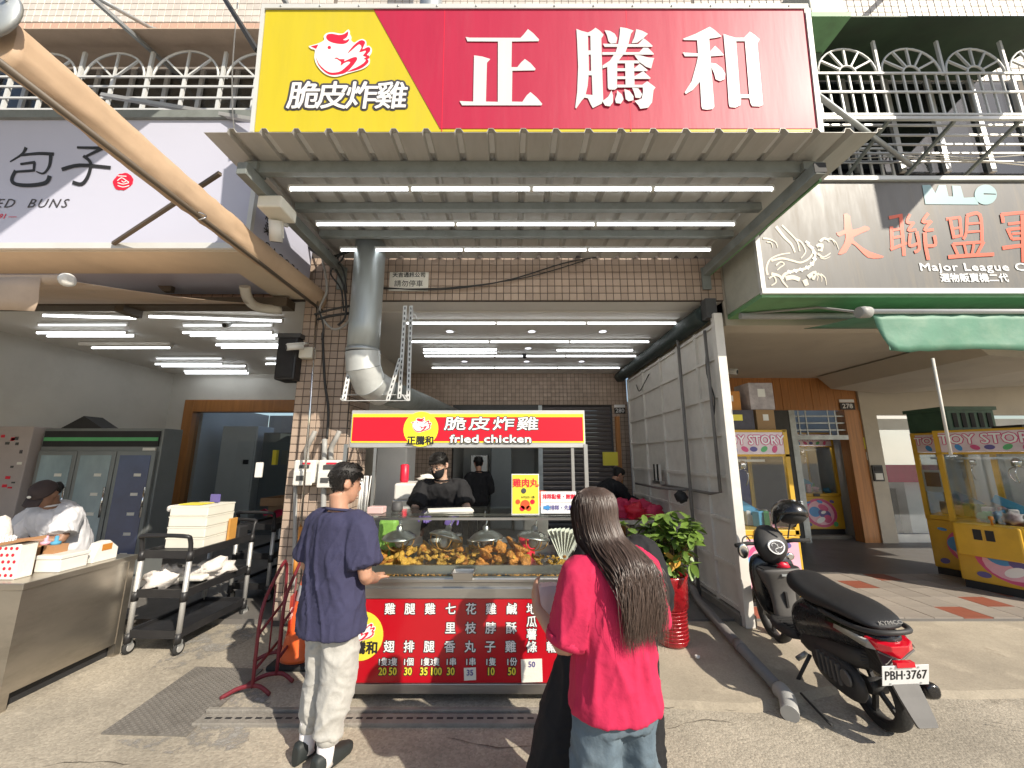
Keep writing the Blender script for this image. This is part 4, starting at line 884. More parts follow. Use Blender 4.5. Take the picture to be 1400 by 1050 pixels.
# right
wr = thing('window_cage', 'pale steel window cage with fan shaped arches above the grey sign', 'window grille', (5.5, 3.6, 4.9))
gy = 3.45; zt, zm, zb = A(1250,57,y=gy).z, A(1250,102,y=gy).z, A(1250,158,y=gy).z
RWX = [A(u,100,y=gy).x for u in (1115,1202,1290,1378,1468)]
for i, x in enumerate(RWX):
    MB().box(x-.013, x+.013, gy-.013, gy+.013, zm, zt).build('post', 'alu_white', wr)
    if i < len(RWX)-1:
        x2 = RWX[i+1]; c = ((x+x2)/2, gy, zm+.02); r = (x2-x)/2-.03
        MB().tube(arc(c, r, 0, math.pi), .011, 6).build('arch', 'alu_white', wr)
        MB().tube(arc(c, .09, 0, math.pi, 8), .011, 6).build('hub_arch', 'alu_white', wr)
        for a in (1,2,3,4,5): an = a*math.pi/6; MB().bar((c[0]+.09*math.cos(an), gy, c[2]+.09*math.sin(an)), (c[0]+r*math.cos(an), gy, c[2]+r*math.sin(an)), .018).build('spoke', 'alu_white', wr)
x = RWX[0]
while x < RWX[-1]:
    MB().box(x-.008, x+.008, gy-.008, gy+.008, zb, zm).build('upright', 'alu_white', wr); x += .117
for z in (zm, (zm+zb)/2+.02, zb): MB().box(RWX[0]-.05, RWX[-1], gy-.022, gy-.0085, z-.011, z+.011).build('rail', 'alu_white', wr)
for k, y in enumerate((3.55, 3.68, 3.81, 3.94, 4.07)): MB().box(RWX[0]-.1, RWX[-1], y-.01, y+.01, zb-.03, zb-.012).build('floor_slat', 'alu', wr)
MB().box(RWX[0]-.1, RWX[-1], gy-.03, gy, zb-.07, zb-.035).build('base_rail', 'alu', wr)
for x in RWX: MB().bar((x, gy, zb-.05), (x, 4.15, zb-.32), .03).build('bracket', 'grey_paint', wr)
MB().prism([(RWX[0]-.2,3.25,zt+.06),(RWX[-1],3.25,zt+.06),(RWX[-1],4.19,zt+.34),(RWX[0]-.2,4.19,zt+.34)], (0,0,.015)).build('eave_sheet', 'eave_green', wr)
wn = thing('upper_window', 'dark upper floor window behind the fan arched cage', 'window', (5.5, 4.1, 4.9))
MB().box(2.5, RWX[-1]+.5, 4.17, 4.19, zb-.1, zt+.3).build('pane', 'glass_dark', wn)
MB().box(2.5, RWX[-1]+.5, 4.2, 4.215, zb-.1, zt+.3).build('backing', 'dark', wn)
for x in [2.6+.55*i for i in range(8)]: MB().box(x-.03, x+.03, 4.13, 4.168, zb-.1, zt+.3).build('stile', 'alu', wn)
rw_ = MB().box(2.47, 12, FY+.022, FY+.3, 5.2, 9.5).build('upper_wall', 'mortar_light', br)
b = MB(); tile_mesh_joined(b, tiles(2.5, 8.2, 4.56, zb-.12, 0, .1), FY+.018); b.build('lower_band_tiles', 'tile_beige', br, kind='stuff')
b = MB(); tile_mesh_joined(b, tiles(2.5, 9, zt+.36, zt+1.9, 0, .1), FY+.02); b.build('upper_band_tiles', 'tile_white', br, kind='stuff')
sw = thing('small_window_grille', 'small white barred window grille below the fan arched cage', 'window grille', (3.2, 4.1, 4.5))
p, q = A(1128,206,y=4.1), A(1222,243,y=4.1)
MB().box(p.x, q.x, 4.17, 4.19, q.z-.25, p.z).build('pane', 'dark', sw)
for i in range(7): x = p.x+(q.x-p.x)*i/6; MB().box(x-.012, x+.012, 4.08, 4.1, q.z-.25, p.z).build('upright', 'alu_white', sw)
for i in range(4): z = q.z-.2+(p.z-q.z+.2)*i/3; MB().box(p.x, q.x, 4.06, 4.078, z-.012, z+.012).build('rail', 'alu_white', sw)
tag(MB().cyl(A(1117,130,y=3.0), A(1250,229,y=4.15), .026, n=8).build('sign_stay', 'galv'), 'galvanised stay pipe from the large sign down to the tiled wall', 'pipe')
gt = thing('gutter_box', 'pale rusty gutter box at the upper right corner of the large sign', 'gutter', (2.6, 3.3, 5.3))
p, q = A(1106,0,y=2.9), A(1158,22,y=2.9)
MB().box(p.x, q.x, 2.9, 4.1, q.z, q.z+.6).build('box', 'bracket_box', gt, bevel=.01)
MB().box(p.x-.02, q.x+.02, 2.88, 4.12, q.z-.03, q.z+.02).build('lip', 'green_paint', gt)
MB().prism([(p.x, 3.2, q.z-.04),(q.x,3.2,q.z-.04),(q.x-.1,3.9,q.z-.75),(p.x,3.9,q.z-.75)], (0,.3,0)).build('hopper', 'eave_green', gt)
for i, pts in enumerate(([(1140,212),(1230,208),(1330,216),(1420,210)], [(1130,195),(1240,216),(1400,222)], [(1100,222),(1250,214),(1420,228)])):
    tag(MB().tube([A(u,v,y=4.0) for u,v in pts], .006, 5, sub=4).build('sagging_cable', 'cable_white'), 'thin pale cable sagging over the right tiled wall, %s' % ('upper', 'middle', 'lower')[i], 'cable', 'sagging wall cables')

# unseen upper floor awning, added above the view to shade the bun sign
ua = thing('shade_casting_awning', 'unseen flat awning added high above the bun shop sign to shade it', 'awning', (-5, 1.8, 5.87))
MB().box(-8.5, -2.3, .75, 2.62, 5.87, 5.90).build('sheet', 'sheet_metal', ua)
for x in (-8.4, -6.4, -4.4, -2.4): MB().bar((x, .75, 5.84), (x, 4.2, 6.6), .04).build('arm', 'galv', ua)

vsn = thing('shade_casting_sign', 'unseen projecting sign board added above the claw machine shop to shade its sign', 'signboard', (5.53, 2.5, 5.65))  # added out of view so that its shadow crosses the grey sign
MB().box(5.46, 5.60, 1.9, 3.1, 5.65, 9.2).build('board', 'alu_white', vsn)
for z in (8.3, 8.9): MB().bar((5.53, 3.1, z), (5.53, 4.2, z), .05).build('arm', 'galv', vsn)
# ================================================================== THE STALL
CF, CX0, CX1, CB = 3.0, -1.30, .60, 3.72
ct = thing('chicken_stall', 'fried chicken stall cart with red price panel, glass case and lit sign', 'food stall', (-.35, 3.36, 0))
MB().box(CX0, CX1, CF, CB, .075, .80).build('cabinet', 'steel', ct, bevel=.006)
z_r0, z_r1 = A(640,932,y=CF).z, A(640,818,y=CF).z
MB().box(CX0+.02, CX1-.02, CF-.012, CF, z_r0, z_r1).build('price_panel', 'cart_red', ct)
MB().box(CX0-.005, CX1+.005, CF-.02, CF+.02, .06, z_r0-.004).build('kick_strip', 'steel', ct, bevel=.003)
MB().box(CX0-.005, CX1+.005, CF-.02, CF+.02, z_r1+.004, A(640,803,y=CF).z).build('fascia', 'steel', ct, bevel=.003)
MB().box(CX0-.01, CX1+.01, CF-.03, CB, .765, .80).build('worktop', 'steel', ct, bevel=.008)
for x in (CX0+.1, CX1-.1):
    for y in (CF+.1, CB-.1):
        w_ = MB().lathe([(.03,-.014),(.035,-.01),(.035,.01),(.03,.014)], (x, y, .036), 14, 'x').build('caster', 'rubber', ct); MB().box(x-.02,x+.02,y-.02,y+.02,.05,.078).build('fork', 'galv', w_)
TR0, TR1 = .80, .865
tr = MB(); tr.box(CX0+.05, CX1-.05, CF+.05, CF+.07, TR0, TR1).box(CX0+.05, CX1-.05, CB-.1, CB-.08, TR0, TR1+.02).box(CX0+.05, CX0+.07, CF+.07, CB-.1, TR0, TR1).box(CX1-.07, CX1-.05, CF+.07, CB-.1, TR0, TR1).box(CX0+.07, CX1-.07, CF+.07, CB-.1, TR0, TR0+.012)
tr.build('display_tray', 'steel', ct)
GZ = 1.222
MB().box(CX0+.02, CX1-.02, CF+.01, CF+.018, .80, GZ-.012).build('front_pane', 'glass', ct)
for x in (CX0+.02, CX1-.028): MB().box(x, x+.008, CF+.02, CB-.2, .80, GZ-.012).build('side_pane', 'glass', ct)
MB().box(CX0, CX1, CF, CB-.15, GZ-.012, GZ).build('top_pane', 'glass', ct)
MB().box(CX0, CX1, CF-.004, CF+.016, GZ-.03, GZ-.013).build('top_rail', 'steel', ct)
MB().bar((CX0+.02, CF+.28, GZ-.03), (CX1-.02, CF+.28, GZ-.03), .018).build('lamp_rail', 'steel', ct)
for x in (CX0+.012, CX1-.03):
    for y in (CF+.03, CB-.03): MB().box(x-.014, x+.014, y-.014, y+.014, .80, 1.75).build('post', 'steel', ct)
# sign box on top
TS0, TS1, TX0, TX1, TY = A(640,612,y=3.08).z, A(640,561,y=3.08).z, A(479,590,y=3.08).x, A(800,590,y=3.08).x, 3.08
ts = MB().box(TX0, TX1, TY, TY+.14, TS0, TS1).build('sign_box', 'alu', ct, bevel=.004)
MB().box(TX0+.012, TX1-.012, TY-.006, TY, TS0+.04, TS1-.03).build('yellow_field', 'cart_sign_yellow', ts)
MB().box(TX0+.018, TX1-.018, TY-.009, TY-.006, TS0+.05, TS1-.055).build('red_field', 'cart_sign_red', ts)
c0 = A(575.5,586.5,y=TY-.01); rr = .138
def disc(c, r, n=32): return [c+V((r*math.cos(2*math.pi*k/n), 0, r*math.sin(2*math.pi*k/n))) for k in range(n)]
outline([disc(c0, rr)], 'cart_sign_yellow', ts, name='emblem_disc', lift=.001, ext=.0006)
kk = .0126*.0857/.0857
def henat(parent, c, s_, lift): hen(parent, lambda x, y: c + V(((x-640)*s_, 0, -(y-500)*s_)), lift)
henat(ts, c0+V((.0,-.001,.035)), .000165, .003)
text('正騰和', 'print_black', ts, c0+V((0,-.004,-.095)), (1,0,0), (0,0,1), .072, .003, ext=.0006)
pc = A(671,579,y=TY-.012)
for i, ch in enumerate('脆皮炸雞'):
    for off, m_, o_ in ((.009, 'print_black', .0), (.0025, 'print_white', .003)):
        text(ch, m_, ts, A(622+i*33, 580.5, y=TY-.0115-o_), (1,0,0), (0,0,1), .112, off, sx=1.6, shear=.05, ext=.0006)
for off, m_, o_ in ((.009, 'print_black', 0), (.003, 'print_white', .003)):
    text('fried chicken', m_, ts, A(671, 600.5, y=TY-.0115-o_), (1,0,0), (0,0,1), .085, off, sx=1.42, ext=.0006, space=1.03)
# price panel print
def C3(x, y, o=0.): return A(480+x*.21429, 780+y*.21429, y=CF-.0135-o)
cols = [(248,'雞','','翅'),(375,'腿','','排'),(504,'雞','','腿'),(635,'七','里','香'),(765,'花','枝','丸'),(893,'雞','脖','子'),(1024,'鹹','酥','雞')]
def ch2(s_, x, y, h, mt='print_white', off=.0016, sx=1.):
    text(s_, 'print_black', ct, C3(x, y), (1,0,0), (0,0,1), h, off+.005, sx=sx, ext=.0005, name='price_character')
    text(s_, mt, ct, C3(x, y, .0025), (1,0,0), (0,0,1), h, off, sx=sx, ext=.0005, name='price_character')
for x, a_, b_, c_ in cols:
    ch2(a_, x, 250, .078)
    if b_: ch2(b_, x-2, 372, .078)
    ch2(c_, x-6, 491, .078)
for i, c_ in enumerate('地瓜薯條'): ch2(c_, 1152, 250+i*81, .076)
for i, c_ in enumerate('旗魚黑輪'): ch2(c_, 1280, 250+i*81, .076)
for x, s_ in ((233,'1隻3隻'),(365,'1個'),(503,'1隻3隻'),(637,'1串'),(762,'1串'),(890,'1隻'),(1024,'1份')): ch2(s_, x, 586, .052, off=.001, sx=1.0 if len(s_) < 3 else .88)
for x, s_ in ((200,'20'),(265,'50'),(362,'30'),(464,'35'),(540,'100'),(635,'30'),(890,'10'),(1025,'50')): ch2(s_, x, 646, .066, 'print_yellow', .002, .85)
c0 = C3(62, 416); outline([disc(c0, .158)], 'print_yellow', ct, name='emblem_disc', lift=.001, ext=.0005)
henat(ct, c0+V((0,-.001,.04)), .00020, .003); text('正騰和', 'print_black', ct, c0+V((0,-.004,-.08)), (1,0,0), (0,0,1), .085, .003, ext=.0005)
for (x0,x1,y0,y1), s_, h in (((720,798,615,700),'35',.05), ((1083,1222,560,712),'50',.05)):
    p, q = C3(x0,y0), C3(x1,y1); n_ = thing('price_note', '%s white paper note reading %s taped over the red price panel' % ('small' if s_ == '35' else 'large', s_), 'note', (p.x, CF-.02, q.z))
    MB().prism([V((p.x,CF-.019,p.z-.004)), V((p.x+.004,CF-.019,q.z)), V((q.x,CF-.019,q.z+.004)), V((q.x-.003,CF-.019,p.z))], (0,.0015,0)).build('sheet', 'paper', n_)
    text(s_, 'print_purple', n_, (C3((x0+x1)/2, 650 if h and s_=='35' else 597)+V((0,-.008,0))), (1,0,0), (0,0,1), h, .001, ext=.0004)
# heat lamps on the rail
hl0 = None
for i, (u, tx, ty, tint) in enumerate(((546,.05,.0,0),(609,-.3,.25,0),(665,0,-.05,0),(729,-.08,.16,1))):
    p = A(u, 736, y=CF+.28)
    t = thing('heat_lamp', ('steel dome heat lamp with brass wire guard, %s over the chicken' % ('leftmost','tilted second from left','third from left','rightmost')[i]), 'heat lamp', (p.x, p.y, p.z), 0, 'heat lamps in the glass case')
    t.rotation_euler = (tx, ty, 0)
    MB().lathe([(.132,.0),(.136,.006),(.13,.014),(.10,.038),(.06,.055),(.028,.062),(.026,.09),(.018,.10)], (0,0,0), 24).build('shade', 'steel', t, world=False)
    for k in range(6):
        a = k*math.pi/3; MB().tube([V((.12*math.cos(a),.12*math.sin(a),0)), V((.105*math.cos(a),.105*math.sin(a),-.05)), V((.05*math.cos(a),.05*math.sin(a),-.085)), V((0,0,-.088))], .0035, 5, sub=3).build('guard_wire', 'bread', t, world=False)
    MB().ball((0,0,-.03), (.035,.035,.045), 12, 8).build('bulb', 'lamp_red' if i < 0 else 'lamp_clear', t, world=False)
    MB().tube([(0,0,.1),(.01,.01,.14),(-.01,0,.17),(0,0,.21)], .006, 6, sub=3).build('cord_clip', 'chrome', t, world=False)
# fried chicken heaps
variants = []
for k in range(7):
    b = MB(); el = [(.04,.022,.018),(.05,.02,.016),(.034,.028,.02),(.055,.026,.014),(.03,.02,.02),(.06,.032,.022),(.045,.03,.016)][k]; b.ball((0,0,0), el, 22, 14)
    sd_ = V((k*3.1, k*1.7, 0)); b.v = [tuple(V(p)*(1+.42*noise.noise(V(p)*42+sd_)+.22*noise.noise(V(p)*95+sd_)+.12*noise.noise(V(p)*210+sd_)) + V((0,0,.012*math.sin(p[0]*40+k)))) for p in b.v]
    me = b.mesh('chicken_piece'); me.materials.append(MATS['chicken']); m2 = me.copy(); m2.materials.clear(); m2.materials.append(MATS['chicken_dark']); variants.append((me, m2))
def heap(x0, x1, n, h, dark, where, grp, big=1.):
    for i in range(n):
        x = random.uniform(x0, x1); y = random.uniform(CF+.10, CF+.42); e = 1-((2*(x-x0)/(x1-x0)-1)**4)
        zz = TR0+.03 + random.random()*h*e*(1-.3*abs(2*(y-CF-.26)/.32))
        o = bpy.data.objects.new('chicken_piece', variants[random.randrange(7)][1 if random.random() < dark else 0]); COL.objects.link(o)
        o.location = (x, y, zz); s_ = random.uniform(.75, 1.15)*big; o.scale = (s_, s_, s_); o.rotation_euler = (random.uniform(-.8,.8), random.uniform(-.8,.8), random.uniform(0,6.3))
        tag(o, where, 'fried chicken', grp)
heap(-1.18, -.47, 95, .13, .15, 'golden fried chicken piece in the left heap of the glass case', 'left heap of fried chicken')
heap(-.46, -.26, 26, .11, .2, 'fried chicken piece in the middle heap behind the small steel pan', 'middle heap of fried chicken')
heap(-.26, .12, 46, .17, .75, 'large dark fried cutlet in the right heap of the glass case', 'right heap of fried cutlets', 1.35)
heap(.10, .50, 34, .03, .2, 'small fried bit scattered at the right end of the tray', 'fried bits at the right end', .6)
b = MB()
for i in range(700):
    x, y = random.uniform(CX0+.08, CX1-.08), random.choice((random.uniform(CF+.02,CF+.05), random.uniform(CF+.08,CF+.6))); z = .801 if y < CF+.06 else TR0+.0125
    if y > CF+.5: continue
    s_ = random.uniform(.002,.006); b.add([(x-s_,y-s_,z),(x+s_,y-s_,z),(x,y+s_,z),(x,y,z+s_)], [(0,1,3),(1,2,3),(2,0,3)])
tag(b.build('crumbs', 'bread', kind='stuff'), 'golden crumbs scattered over the steel tray', 'crumbs')
p = A(634,791,y=CF-.02)
pn = MB(); w_, d_, h_ = .075, .05, .05
pn.loft([[V((p.x+sx*w_*k, CF+.0+sy*d_*k, .80+zz)) for sx, sy in ((-1,-1),(1,-1),(1,1),(-1,1))] for k, zz in ((.85,0),(1,h_),(1.08,h_),(1.08,h_+.004),(.96,h_+.003),(.8,.006))], True, False)
tag(pn.xf(Matrix.Translation((0,.045-.09,0))).build('steel_pan', 'steel', bevel=.004), 'small square steel pan on the ledge before the chicken', 'pan')
# sauces and tools behind the tray
def jar(u, v, y, r, h, mt, nm, lab, cat, lid=None):
    p = A(u, v, y=y); t = thing(nm, lab, cat, (p.x, y, .80)); MB().lathe([(r*.9,0),(r,.02),(r,h-.02),(r*.8,h)], (0,0,0), 18).build('body', mt, t, world=False)
    if lid: MB().lathe([(r*.85,h),(r*.85,h+.02),(r*.5,h+.024)], (0,0,0), 16).build('lid', lid, t, world=False)
jar(625,765,3.62,.045,.16,'bread','sauce_jar','amber sauce jar behind the fried chicken','jar','steel')
jar(720,765,3.62,.075,.15,'print_red','sauce_tub','red sauce tub at the right behind the cutlets','tub')
for u, r in ((600,.10),(650,.08),(688,.11)):
    p = A(u,768,y=3.58); tag(MB().lathe([(r*.8,.80),(r,.93),(r*1.03,.935),(r*.95,.93),(r*.74,.81)], (p.x,3.60,0), 20).build('steel_bowl','steel'), 'steel bowl behind the chicken tray, %s' % ('left of the amber jar' if u == 600 else 'right of the amber jar' if u == 650 else 'left of the red tub'), 'bowl', 'steel bowls in the case')
pb = thing('paper_bag_stack', 'fanned stack of white paper bags at the right end of the case', 'paper bags', (.42, 3.5, .80))
for k in range(8):
    a = R(-28+k*8); c = V((.38+k*.022, 3.52-k*.004, .92)); MB().obox(c, (.10,.004,.25), (V((.5,.86,0)), V((-.86*math.cos(a),.5*math.cos(a),math.sin(a))), V((math.sin(a)*.86,-.5*math.sin(a),math.cos(a))))).build('bag', 'paper', pb)
tag(MB().box(-1.16,-1.0,3.5,3.6,.8,1.12).build('produce_bag','green_bag',bevel=.03), 'green produce bag at the left end inside the case', 'bag')
tag(MB().box(-1.02,-.88,3.42,3.5,.8,.86).build('pink_box','paper_pink'), 'small pink box at the left end inside the case', 'box')
# things on the glass top
ps = thing('meatball_poster', 'yellow poster with red food picture standing on the glass top', 'poster', (.05, 3.06, GZ))
p, q = A(699.5,648,y=3.06), A(737.5,702,y=3.06)
MB().box(p.x, q.x, 3.06, 3.066, GZ+.001, p.z).build('board', 'print_white', ps)
MB().box(p.x+.006, q.x-.006, 3.057, 3.06, GZ+.008, p.z-.006).build('yellow_print', 'print_yellow', ps)
for off, m_, o_ in ((.006,'print_yellow',0),(.0022,'print_red',.001)): text('雞肉丸', m_, ps, A(718.5,661,y=3.055-o_), (1,0,0), (0,0,1), .066, off, ext=.0003)
for (u,v,r,mt) in ((718,690,.036,'print_orange'),(708,686,.018,'print_orange'),(728,686,.018,'print_red'),(714,695,.02,'print_red'),(723,695,.02,'print_orange'),(716,671,.02,'dark_grey')):
    outline([disc(A(u,v,y=3.0555), r, 14)], mt, ps, name='food_print', lift=.001, ext=.0003)
text('NT$35 1串', 'print_black', ps, A(722,680,y=3.0545), (1,0,0), (0,0,1), .022, 0, ext=.0003)
for v0, v1, nm, tx, mt in ((672,687,'upper','飲料','print_red'),(687.5,702,'lower','請先點餐','print_purple')):
    p, q = A(739.5,v0,y=3.07), A(788,v1,y=3.07)
    t = thing('order_sign', 'long white order notice beside the yellow poster, %s one' % nm, 'notice', (p.x, 3.07, q.z))
    MB().box(p.x, q.x, 3.07, 3.076, max(GZ+.001, q.z), p.z).build('board', 'print_white', t)
    if nm == 'lower':
        c = A(743,694,y=3.068); outline([[c+V((a,0,b_)) for a,b_ in ((0,.012),(.03,.012),(.03,.024),(.055,0),(.03,-.024),(.03,-.012),(0,-.012))]], 'print_blue', t, name='arrow_print', lift=.001, ext=.0003)
    text('請排隊・先點餐' if nm == 'lower' else '排隊點餐・謝謝', mt, t, A(768 if nm == 'lower' else 764,(v0+v1)/2,y=3.068), (1,0,0), (0,0,1), .04, .001, ext=.0003, sx=.9)
tg = thing('paper_bag_pile', 'flat pile of white paper bags lying on the glass top', 'paper bags', (-.5, 3.15, GZ))
for k in range(6): MB().obox((-.49+random.uniform(-.02,.02), 3.15+random.uniform(-.02,.02), GZ+.004+k*.005), (.34,.12,.004), (V((math.cos(k*.05),math.sin(k*.05),0)), V((-math.sin(k*.05),math.cos(k*.05),0)), V((0,0,1)))).build('bag', 'paper', tg)
tag(MB().box(-1.12,-1.0,3.1,3.2,GZ+.001,GZ+.05).build('tissue_box','paper_pink',bevel=.005), 'small pink and white box on the left of the glass top', 'box')
tag(MB().lathe([(.04,GZ+.001),(.045,GZ+.02),(.04,GZ+.07),(.03,GZ+.075)],(-.93,3.25,0),16).build('dark_tape_roll','dark_grey'), 'dark round jar on the left of the glass top', 'jar')
sk = thing('skewer_bundle', 'bundle of pale bamboo skewers standing on the left of the stall', 'skewers', (-1.22, 3.35, GZ))
for k in range(26):
    x, y = -1.20+random.uniform(-.035,.035), 3.22+random.uniform(-.03,.03); MB().tube([(x,y,GZ+.001),(x+random.uniform(-.02,.02),y,GZ+.28)], .004, 5).build('skewer', 'straw_white', sk)
# kitchen things behind the stall
fb = thing('fryer', 'white topped steel fryer behind the left of the stall', 'fryer', (-1.0, 4.7, .05))
MB().box(-1.35,-.75,4.5,5.1,.05,1.18).build('body','steel',fb,bevel=.01); MB().box(-1.33,-.77,4.48,5.1,1.18,1.36).build('hood','plastic_white',fb,bevel=.02)
tag(MB().lathe([(.045,0),(.05,.03),(.05,.2),(.03,.21)],(-1.28,4.7,1.36),14).build('red_bottle','print_red'), 'red bottle standing on the white fryer top', 'bottle')
tag(MB().ball((-1.0,4.65,1.41),(.11,.06,.05),14,8,.6).build('crumpled_cloth','paper'), 'crumpled white cloth on the fryer top', 'cloth')
for i, (x0,x1,y0,z1,mt) in enumerate(((-.95,-.55,8.9,1.7,'steel'),(-.5,.0,9.2,1.95,'cooler_frame'),(.05,.55,9.0,1.2,'steel'))):
    tag(MB().box(x0,x1,y0,y0+.6,.05,z1).build('kitchen_cabinet',mt,bevel=.02), 'cabinet in the back kitchen, %s' % ('left steel','tall dark middle','right steel')[i], 'cabinet', 'back kitchen cabinets')
tag(MB().box(.15,.45,5.0,5.3,.05,1.05).build('work_table','steel',bevel=.01), 'small steel side table behind the right of the stall', 'table')
tag(MB().lathe([(.12,1.05),(.14,1.2),(.145,1.22)],(.3,5.15,0),16).build('red_basin','print_orange'), 'red orange basin on the side table behind the stall', 'basin')
tag(MB().box(-1.9,-1.45,5.4,5.9,.05,1.95).build('upright_fridge','plastic_white',bevel=.02), 'tall pale fridge behind the stall beside the pillar', 'fridge')

# ================================================================== DUCT, PILLAR FITTINGS
du = thing('exhaust_duct', 'large grey exhaust duct coming down and bending back under the canopy', 'duct', (-1.5, 3.8, 2.2))
DX, DY = A(500,430,y=3.82).x, 3.82
MB().tube([(DX,DY,3.925),(DX,DY,3.0),(DX,DY,2.72)], .158, 28).build('drop_pipe', 'pvc_duct', du)
MB().lathe([(.165,2.70),(.168,2.72),(.165,2.74)], (DX,DY,0), 28).build('joint_ring', 'galv', du)
el = [V(q) for q in ((DX,DY,2.71),(DX+.01,DY+.02,2.55),(DX+.05,DY+.11,2.41),(DX+.12,DY+.30,2.36))]; er_ = []
for i, q in enumerate(el):
    d = (el[min(i+1,3)]-el[max(i-1,0)]).normalized(); x_ = d.cross(V((1,0,0))).normalized(); y_ = d.cross(x_); er_.append([q + x_*.17*math.cos(2*math.pi*k/26) + y_*.17*math.sin(2*math.pi*k/26) for k in range(26)])
for i in range(3): MB().loft([er_[i], er_[i+1]], False).build('elbow_segment', 'galv_elbow', du)
for i in (1,2): MB().tube(er_[i]+[er_[i][0]], .004, 6, cap=False).build('seam', 'galv', du)
MB().tube([(DX+.12,DY+.30,2.36),(DX+.2,5.5,2.42),(DX+.35,8.1,2.5)], .15, 24).build('rear_pipe', 'grey_paint', du)  # darker grey than the drop pipe: the shade back here is in the colour
hg = thing('duct_hanger', 'white slotted angle iron hanger under the exhaust duct elbow', 'hanger', (-1.4, 3.8, 2.2))
p = [A(558,418,y=4.0), A(470,548,y=3.66), A(557,548,y=3.66), A(547,548,y=3.95), A(470,548,y=3.95)]
def slotted(a, b_, nm):
    o = MB().bar(a, b_, .04, .005).build(nm, 'galv_white', hg); a, b_ = V(a), V(b_); n_ = int((b_-a).length/.06); d = (b_-a).normalized(); q = MB()
    for k in range(n_): c = a.lerp(b_, (k+.5)/n_); q.bar(c-d*.017+V((0,0,0)), c+d*.017, .012, .0064)
    q.build('slot', 'dark', o, kind='stuff')
for a_, b_ in ((A(554,418,y=3.98), A(546,545,y=3.9)), (A(562,418,y=4.05), A(558,548,y=3.96)), (A(547,490,y=3.92), A(530,548,y=3.7)), (A(468,548,y=3.62), A(558,548,y=3.62)), (A(470,540,y=3.95), A(552,540,y=3.95)), (A(468,546,y=3.62), A(470,540,y=3.95)), (A(556,546,y=3.62), A(552,540,y=3.95)), (A(470,548,y=3.64), A(484,470,y=3.95)), (A(562,420,y=4.05), A(572,438,y=4.05))): slotted(a_, b_, 'angle_strut')
# electricity boxes
def meter(u0, u1, v0, v1, label):
    y = FY-.15; p, q = A(u0,v0,y=y), A(u1,v1,y=y); t = thing('meter_box', label, 'electric box', ((p.x+q.x)/2, FY-.02, q.z))
    MB().box(p.x, q.x, y+.02, FY-.004, q.z+.02, p.z).build('case', 'plastic_white', t, bevel=.015)
    MB().box(p.x+.012, q.x-.012, y, y+.022, q.z, (p.z+q.z)/2+.02).build('cover', 'plastic_white', t, bevel=.02)
    MB().box(p.x+.06, q.x-.06, y+.012, y+.022, (p.z+q.z)/2+.045, p.z-.05).build('window', 'dark_grey', t)
    MB().box(p.x+.09, q.x-.05, y+.010, y+.02, p.z-.043, p.z-.025).build('red_label', 'print_red', t)
    MB().box(p.x+.05, p.x+.13, y-.006, y+.0, q.z+.05, q.z+.10).build('latch', 'dark_grey', t)
    cx = (p.x+q.x)/2
    MB().tube([(cx-.02,FY-.06,p.z),(cx-.03,FY-.06,p.z+.12),(cx+.02,FY-.08,p.z+.22),(cx+.04,FY-.06,p.z+.30)], .026, 10, sub=4).build('cable_gland', 'cable_grey', t)
meter(401,427,629,664,'white electric meter box on the tiled pillar, left one'); meter(434,463,629,667,'white electric meter box on the tiled pillar, right one with tag')
tag(MB().box(A(429,0,y=FY-.1).x, A(436,0,y=FY-.1).x, FY-.13, FY-.1, A(430,652,y=FY).z, A(430,632,y=FY).z).build('box_tag','plastic_white',bevel=.006), 'small white tag box between the two meter boxes', 'tag')
def wire(nm, pts, r, mt, lab, cat='cable', grp=None, sub=5): tag(MB().tube(pts, r, 7, sub=sub).build(nm, mt), lab, cat, grp)
yv = FY-.05
wire('conduit', [A(444,600,y=yv),A(442,700,y=yv),A(438,790,y=yv)], .028, 'pvc_light', 'grey conduit running down the pillar below the right meter box', 'conduit')
wire('conduit', [A(404,664,y=yv),A(403,740,y=yv),A(402,800,y=yv)], .02, 'pvc_light', 'grey conduit running down the pillar below the left meter box', 'conduit')
wire('pillar_cable', [A(441,455,y=yv),A(444,520,y=yv),A(449,560,y=yv),A(447,600,y=yv)], .014, 'cable', 'black cable running down the middle of the tiled pillar')
wire('cable_loop', [A(440,350,y=4.05),A(447,395,y=4.05),A(437,425,y=4.05),A(455,450,y=4.05),A(476,440,y=4.05),A(478,420,y=4.05)], .013, 'cable_grey', 'grey cable loop left of the duct top')
for i, pts in enumerate(([(462,318),(470,350),(452,372),(466,395),(470,425)], [(466,345),(458,365),(470,390),(473,430),(462,445)], [(452,352),(474,345),(492,333)], [(436,300),(448,330),(450,352),(468,366),(474,400)], [(430,430),(450,424),(478,418)], [(434,437),(452,432),(480,428)], [(436,425),(442,445),(440,465)], [(370,285),(400,312),(440,350),(455,358)], [(352,278),(395,315),(430,345),(448,352)])):
    wire('loose_cable', [A(u,v,y=3.98+.03*(i%3)) for u,v in pts], .009+.003*(i%3), 'cable', 'black cable in the tangle beside the duct top, strand %s' % 'one two three four five six seven eight nine'.split()[i], grp='cable tangle')
wire('beam_cable', [A(520,393,y=4.15),A(600,396,y=4.15),A(690,384,y=4.15),A(770,360,y=4.15),A(815,352,y=4.15)], .008, 'cable', 'black cable sagging across the tiled beam, upper')
wire('beam_cable', [A(520,395,y=4.16),A(620,393,y=4.16),A(720,379,y=4.16),A(800,356,y=4.16)], .006, 'cable', 'thin black cable sagging across the tiled beam, lower')
cr = thing('crank_rod', 'long thin awning crank rod hanging before the tiled pillar', 'crank rod', (-2.25, 4.0, .8))
